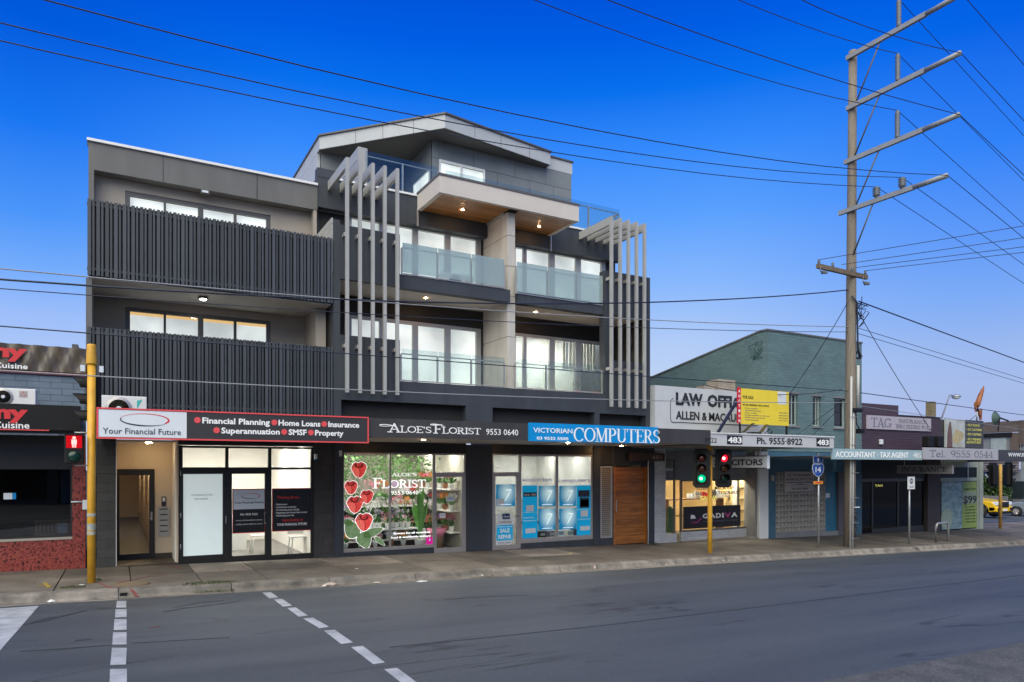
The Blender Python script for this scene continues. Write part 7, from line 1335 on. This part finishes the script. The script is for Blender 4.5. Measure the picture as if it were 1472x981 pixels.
for i, (tx_, ty_, th_) in enumerate(((30, -9.5, 11), (24, -9.0, 8.5), (16, -9.5, 9.5), (7, -9.0, 8), (38, -9.0, 10))):
    tr = thing('street_tree', ('tall gum tree far right across the road', 'small gum tree across the road', 'gum tree across the road before the grey shop', 'young gum tree across the road before the white shop', 'last gum tree across the road at the right')[i], 'tree', (tx_, ty_, -.5), 'gum trees across the road')
    MB().tube([(tx_, ty_, -1), (tx_ + .2, ty_, th_ * .35), (tx_ - .1, ty_, th_ * .6), (tx_ + .3, ty_, th_ * .85)], [.2, .16, .11, .04], 8).build('trunk', poleg, tr)
    mb = MB(); lf_ = MB()
    for b in range(14):
        a = random.uniform(0, 6.28); z0_ = th_ * random.uniform(.35, .75); e = Vector((tx_ + math.cos(a) * th_ * .25 * random.uniform(.5, 1), ty_ + math.sin(a) * th_ * .2, z0_ + th_ * random.uniform(.08, .25))); mb.tube([(tx_, ty_, z0_), e], [.06, .02], 5)
        for k in range(70):
            c_ = e + Vector((random.gauss(0, .55), random.gauss(0, .55), random.gauss(0, .4))); u = Vector((random.uniform(-1, 1), random.uniform(-1, 1), random.uniform(-1, .2))) * .14; v_ = u.cross(Vector((.3, .2, 1))).normalized() * .04; lf_.add([c_ - u, c_ + v_, c_ + u, c_ - v_], [(0, 1, 2, 3)])
    mb.build('branch', poleg, tr, kind='stuff'); lf_.build('crown', M('gum leaf', (.05, .075, .03), .6, col2=(.10, .13, .06), bump=0), tr, kind='stuff')
# ================================================================== STREET LAMP behind shops
st = thing('street_lamp', 'thin street lamp rising behind the corner shop roof beside the trout', 'street lamp', (XP(1353, 30), 30, -1)); y_ = 30.; q = [Vector((XP(1351, y_), y_, -1.0)), PY(1353.5, 602, y_), PY(1365.5, 568, y_), PY(1369, 568.5, y_)]
MB().tube(q, [.1, .07, .05, .05], 8).build('lamp_pole', galv, st); c = PY(1374.5, 571, y_); MB().lathe([(.05, .22), (.28, .12), (.36, 0), (.3, -.02)], c, n=14).build('lamp_shade', galv, st); MB().lathe([(.29, -.021), (.26, -.12), (.1, -.17)], c, n=14).build('lamp_bowl', offw, st)
# ================================================================== LITTER, WEEDS
random.seed(21)
def litter(px, py, lab, mat, w, h, cat='litter'):
    g = GR(px, py); mb = MB(); n = 9; P = [Vector((g.x + w * math.cos(k * 6.28 / n) * random.uniform(.6, 1.1), g.y + w * .7 * math.sin(k * 6.28 / n) * random.uniform(.6, 1.1), g.z + h * random.uniform(.1, .5))) for k in range(n)] + [g + Vector((0, 0, h))]
    mb.add(P, [(k, (k + 1) % n, n) for k in range(n)]); mb.add([p - Vector((0, 0, .02)) for p in P[:n]], [tuple(range(n))]); o = mb.build('litter', mat); props(o, lab, cat)
litter(475, 842, 'crumpled pinkish rag lying in the gutter', M('dirty pink rag', (.42, .34, .30), .9), .16, .07, 'rag'); litter(466, 843.5, 'small white scrap beside the rag in the gutter', white, .06, .03)
litter(74, 866, 'white bag in the gutter near the left kerb', white, .07, .05, 'plastic bag'); litter(117, 841, 'flat white scrap beside the left yellow pole', white, .05, .01); litter(820, 797, 'small yellow crumpled wrapper on the footpath before the computer shop', M('yellow wrapper', (.5, .42, .12), .6), .06, .04, 'wrapper')
litter(606, 836, 'long pale paper strip in the gutter', offw, .14, .012, 'paper'); litter(541, 838, 'pale torn paper in the gutter right of the rag', soffw, .09, .02, 'paper'); litter(855, 818, 'pinkish white carton on the kerb', M('pink carton', (.6, .45, .45), .6), .04, .10, 'carton'); litter(513, 818, 'small white tissue on the footpath before the flower shop', white, .05, .01, 'tissue'); litter(693, 828, 'tiny white cup piece on the kerb', white, .03, .03)
for px, py in ((958, 812), (968, 811), (975, 811.5), (1040, 806), (1048, 806), (1000, 804)): litter(px, py, 'one of the small pale scraps along the kerb right of the timber door', offw, .035, .01); bpy.data.objects[-1] if False else None
for o in [o for o in bpy.data.objects if o.get('label', '').startswith('one of the small pale scraps')]: o['group'] = 'pale scraps along the right kerb'
wd = M('weed green', (.05, .08, .02), .8, col2=(.12, .14, .05), scale=9, bump=0)
def weed(px, py, lab, w, n, h=.05, up=.0):
    g = GR(px, py); mb = MB()
    for k in range(n):
        a, r_ = random.uniform(0, 6.28), w * math.sqrt(random.random()); x_, y_ = g.x + r_ * math.cos(a), g.y + .5 * r_ * math.sin(a); b = Vector((x_, y_, zf(x_, y_))); t = b + Vector((random.uniform(-.03, .03), random.uniform(-.03, .03), random.uniform(.3, 1) * h)); s_ = Vector((.006, .004, 0)); mb.add([b - s_, b + s_, t], [(0, 1, 2)])
    o = mb.build('weed_patch', wd, kind='stuff'); props(o, lab, 'weeds')
weed(305, 842, 'weeds in broken concrete at the kerb before the finance office', .5, 420, .05); weed(104, 845, 'small weeds at the kerb left of the yellow pole', .2, 120, .04); weed(940, 783, 'weed tuft at the foot of the white brick pillar', .1, 90, .14); weed(760, 826, 'dry weeds along the kerb before the computer shop', .5, 200, .04); weed(700, 830, 'dry weeds on the kerb between the two shops', .4, 140, .03); weed(135, 835, 'weed ring at the foot of the left yellow pole', .12, 80, .06)
# survey paint, utility cover on footpath and pits
def fmark(name, pts, mat, w, par=foot):
    q = [GR(a, b) for a, b in pts]; mb = MB()
    for a, b in zip(q, q[1:]):
        d = (b - a); d.z = 0; n_ = Vector((-d.y, d.x, 0)).normalized() * w; P = [a - n_, b - n_, b + n_, a + n_]; mb.prism([Vector((p.x, p.y, zf(p.x, p.y) + .006)) for p in P], (0, 0, -.003))
    return mb.build(name, mat, par)
spr = M('faded red survey paint', (.20, .055, .05), .8, var=.3, scale=20); fmark('paint_mark', [(142, 838), (160, 846), (175, 844)], spr, .02); fmark('paint_mark', [(168, 838), (195, 833), (215, 829), (240, 828)], spr, .02); fmark('paint_mark', [(188, 846), (197, 852), (199, 858)], spr, .025); fmark('paint_mark', [(236, 812), (252, 815), (262, 818)], spr, .02); fmark('paint_mark', [(540, 809), (550, 809)], spr, .025); fmark('paint_mark', [(492, 830), (506, 830)], M('faded blue paint', (.06, .14, .2), .8), .02)
yp = M('faded yellow paint', (.30, .22, .04), .8, var=.3, scale=20); fmark('paint_mark', [(56, 842), (76, 842)], yp, .03); fmark('paint_mark', [(64, 838), (70, 845)], yp, .03)
fmark('paint_mark', [(215, 903), (230, 901)], spr, .015, road)
g = GR(187, 840); MB().lathe([(.32, 0), (.32, .007), (.29, .008)], g, n=24).build('utility_cover', M('rusty cover', (.15, .11, .07), .8, var=.2), foot); g = GR(600, 807)
MB().box(.02, .13, 13.60, 13.655, -.075, -.005).build('kerb_outlet', black, kerb)


tar = M('dark road tar', (.040, .045, .053), .7, var=.2)
for name_, pts_, w_ in (('seam', [(900, 895.4), (1090, 873), (1280, 850), (1472, 827)], .018), ('seam', [(560, 931), (720, 915), (900, 896)], .012), ('tar_mark', [(34, 898), (60, 894), (90, 886), (123, 878)], .03), ('tar_mark', [(45, 895), (70, 889), (98, 884)], .018), ('tar_mark', [(108, 921), (132, 919)], .05), ('tar_mark', [(235, 880), (262, 875), (300, 871), (345, 864)], .02), ('tar_mark', [(250, 874), (290, 866), (322, 864)], .015), ('tar_mark', [(30, 937), (90, 933), (160, 928)], .02), ('tar_mark', [(190, 925), (260, 921), (330, 917)], .014), ('tar_mark', [(640, 862), (700, 858), (760, 856)], .02)):
    fmark(name_, pts_, tar, w_, road)
g = GR(640, 880); MB().lathe([(.30, 0), (.30, .006), (.27, .007)], g, n=24).build('utility_cover', M('dark iron cover', (.045, .045, .045), .6, var=.3, scale=20), road) if 0 else None
for a_, b_, w_, nm in ((520, 806, .22, 'gum'), (640, 812, .2, 'gum'), (760, 806, .24, 'gum'), (350, 822, .2, 'gum'), (840, 800, .2, 'gum'), (90, 838, .2, 'gum')):
    for k in range(7):
        c_ = GR(a_ + random.uniform(-45, 45), b_ + random.uniform(-8, 8)); rr = random.uniform(.015, .04)
        P = [Vector((c_.x + rr * math.cos(q * .9) * random.uniform(.7, 1.2), c_.y + rr * math.sin(q * .9) * random.uniform(.7, 1.2), 0)) for q in range(7)]
        MB().prism([Vector((p.x, p.y, zf(p.x, p.y) + .005)) for p in P], (0, 0, -.002)).build('gum_spot', M('dark gum spot', (.03, .028, .025), .8, var=.2), foot)
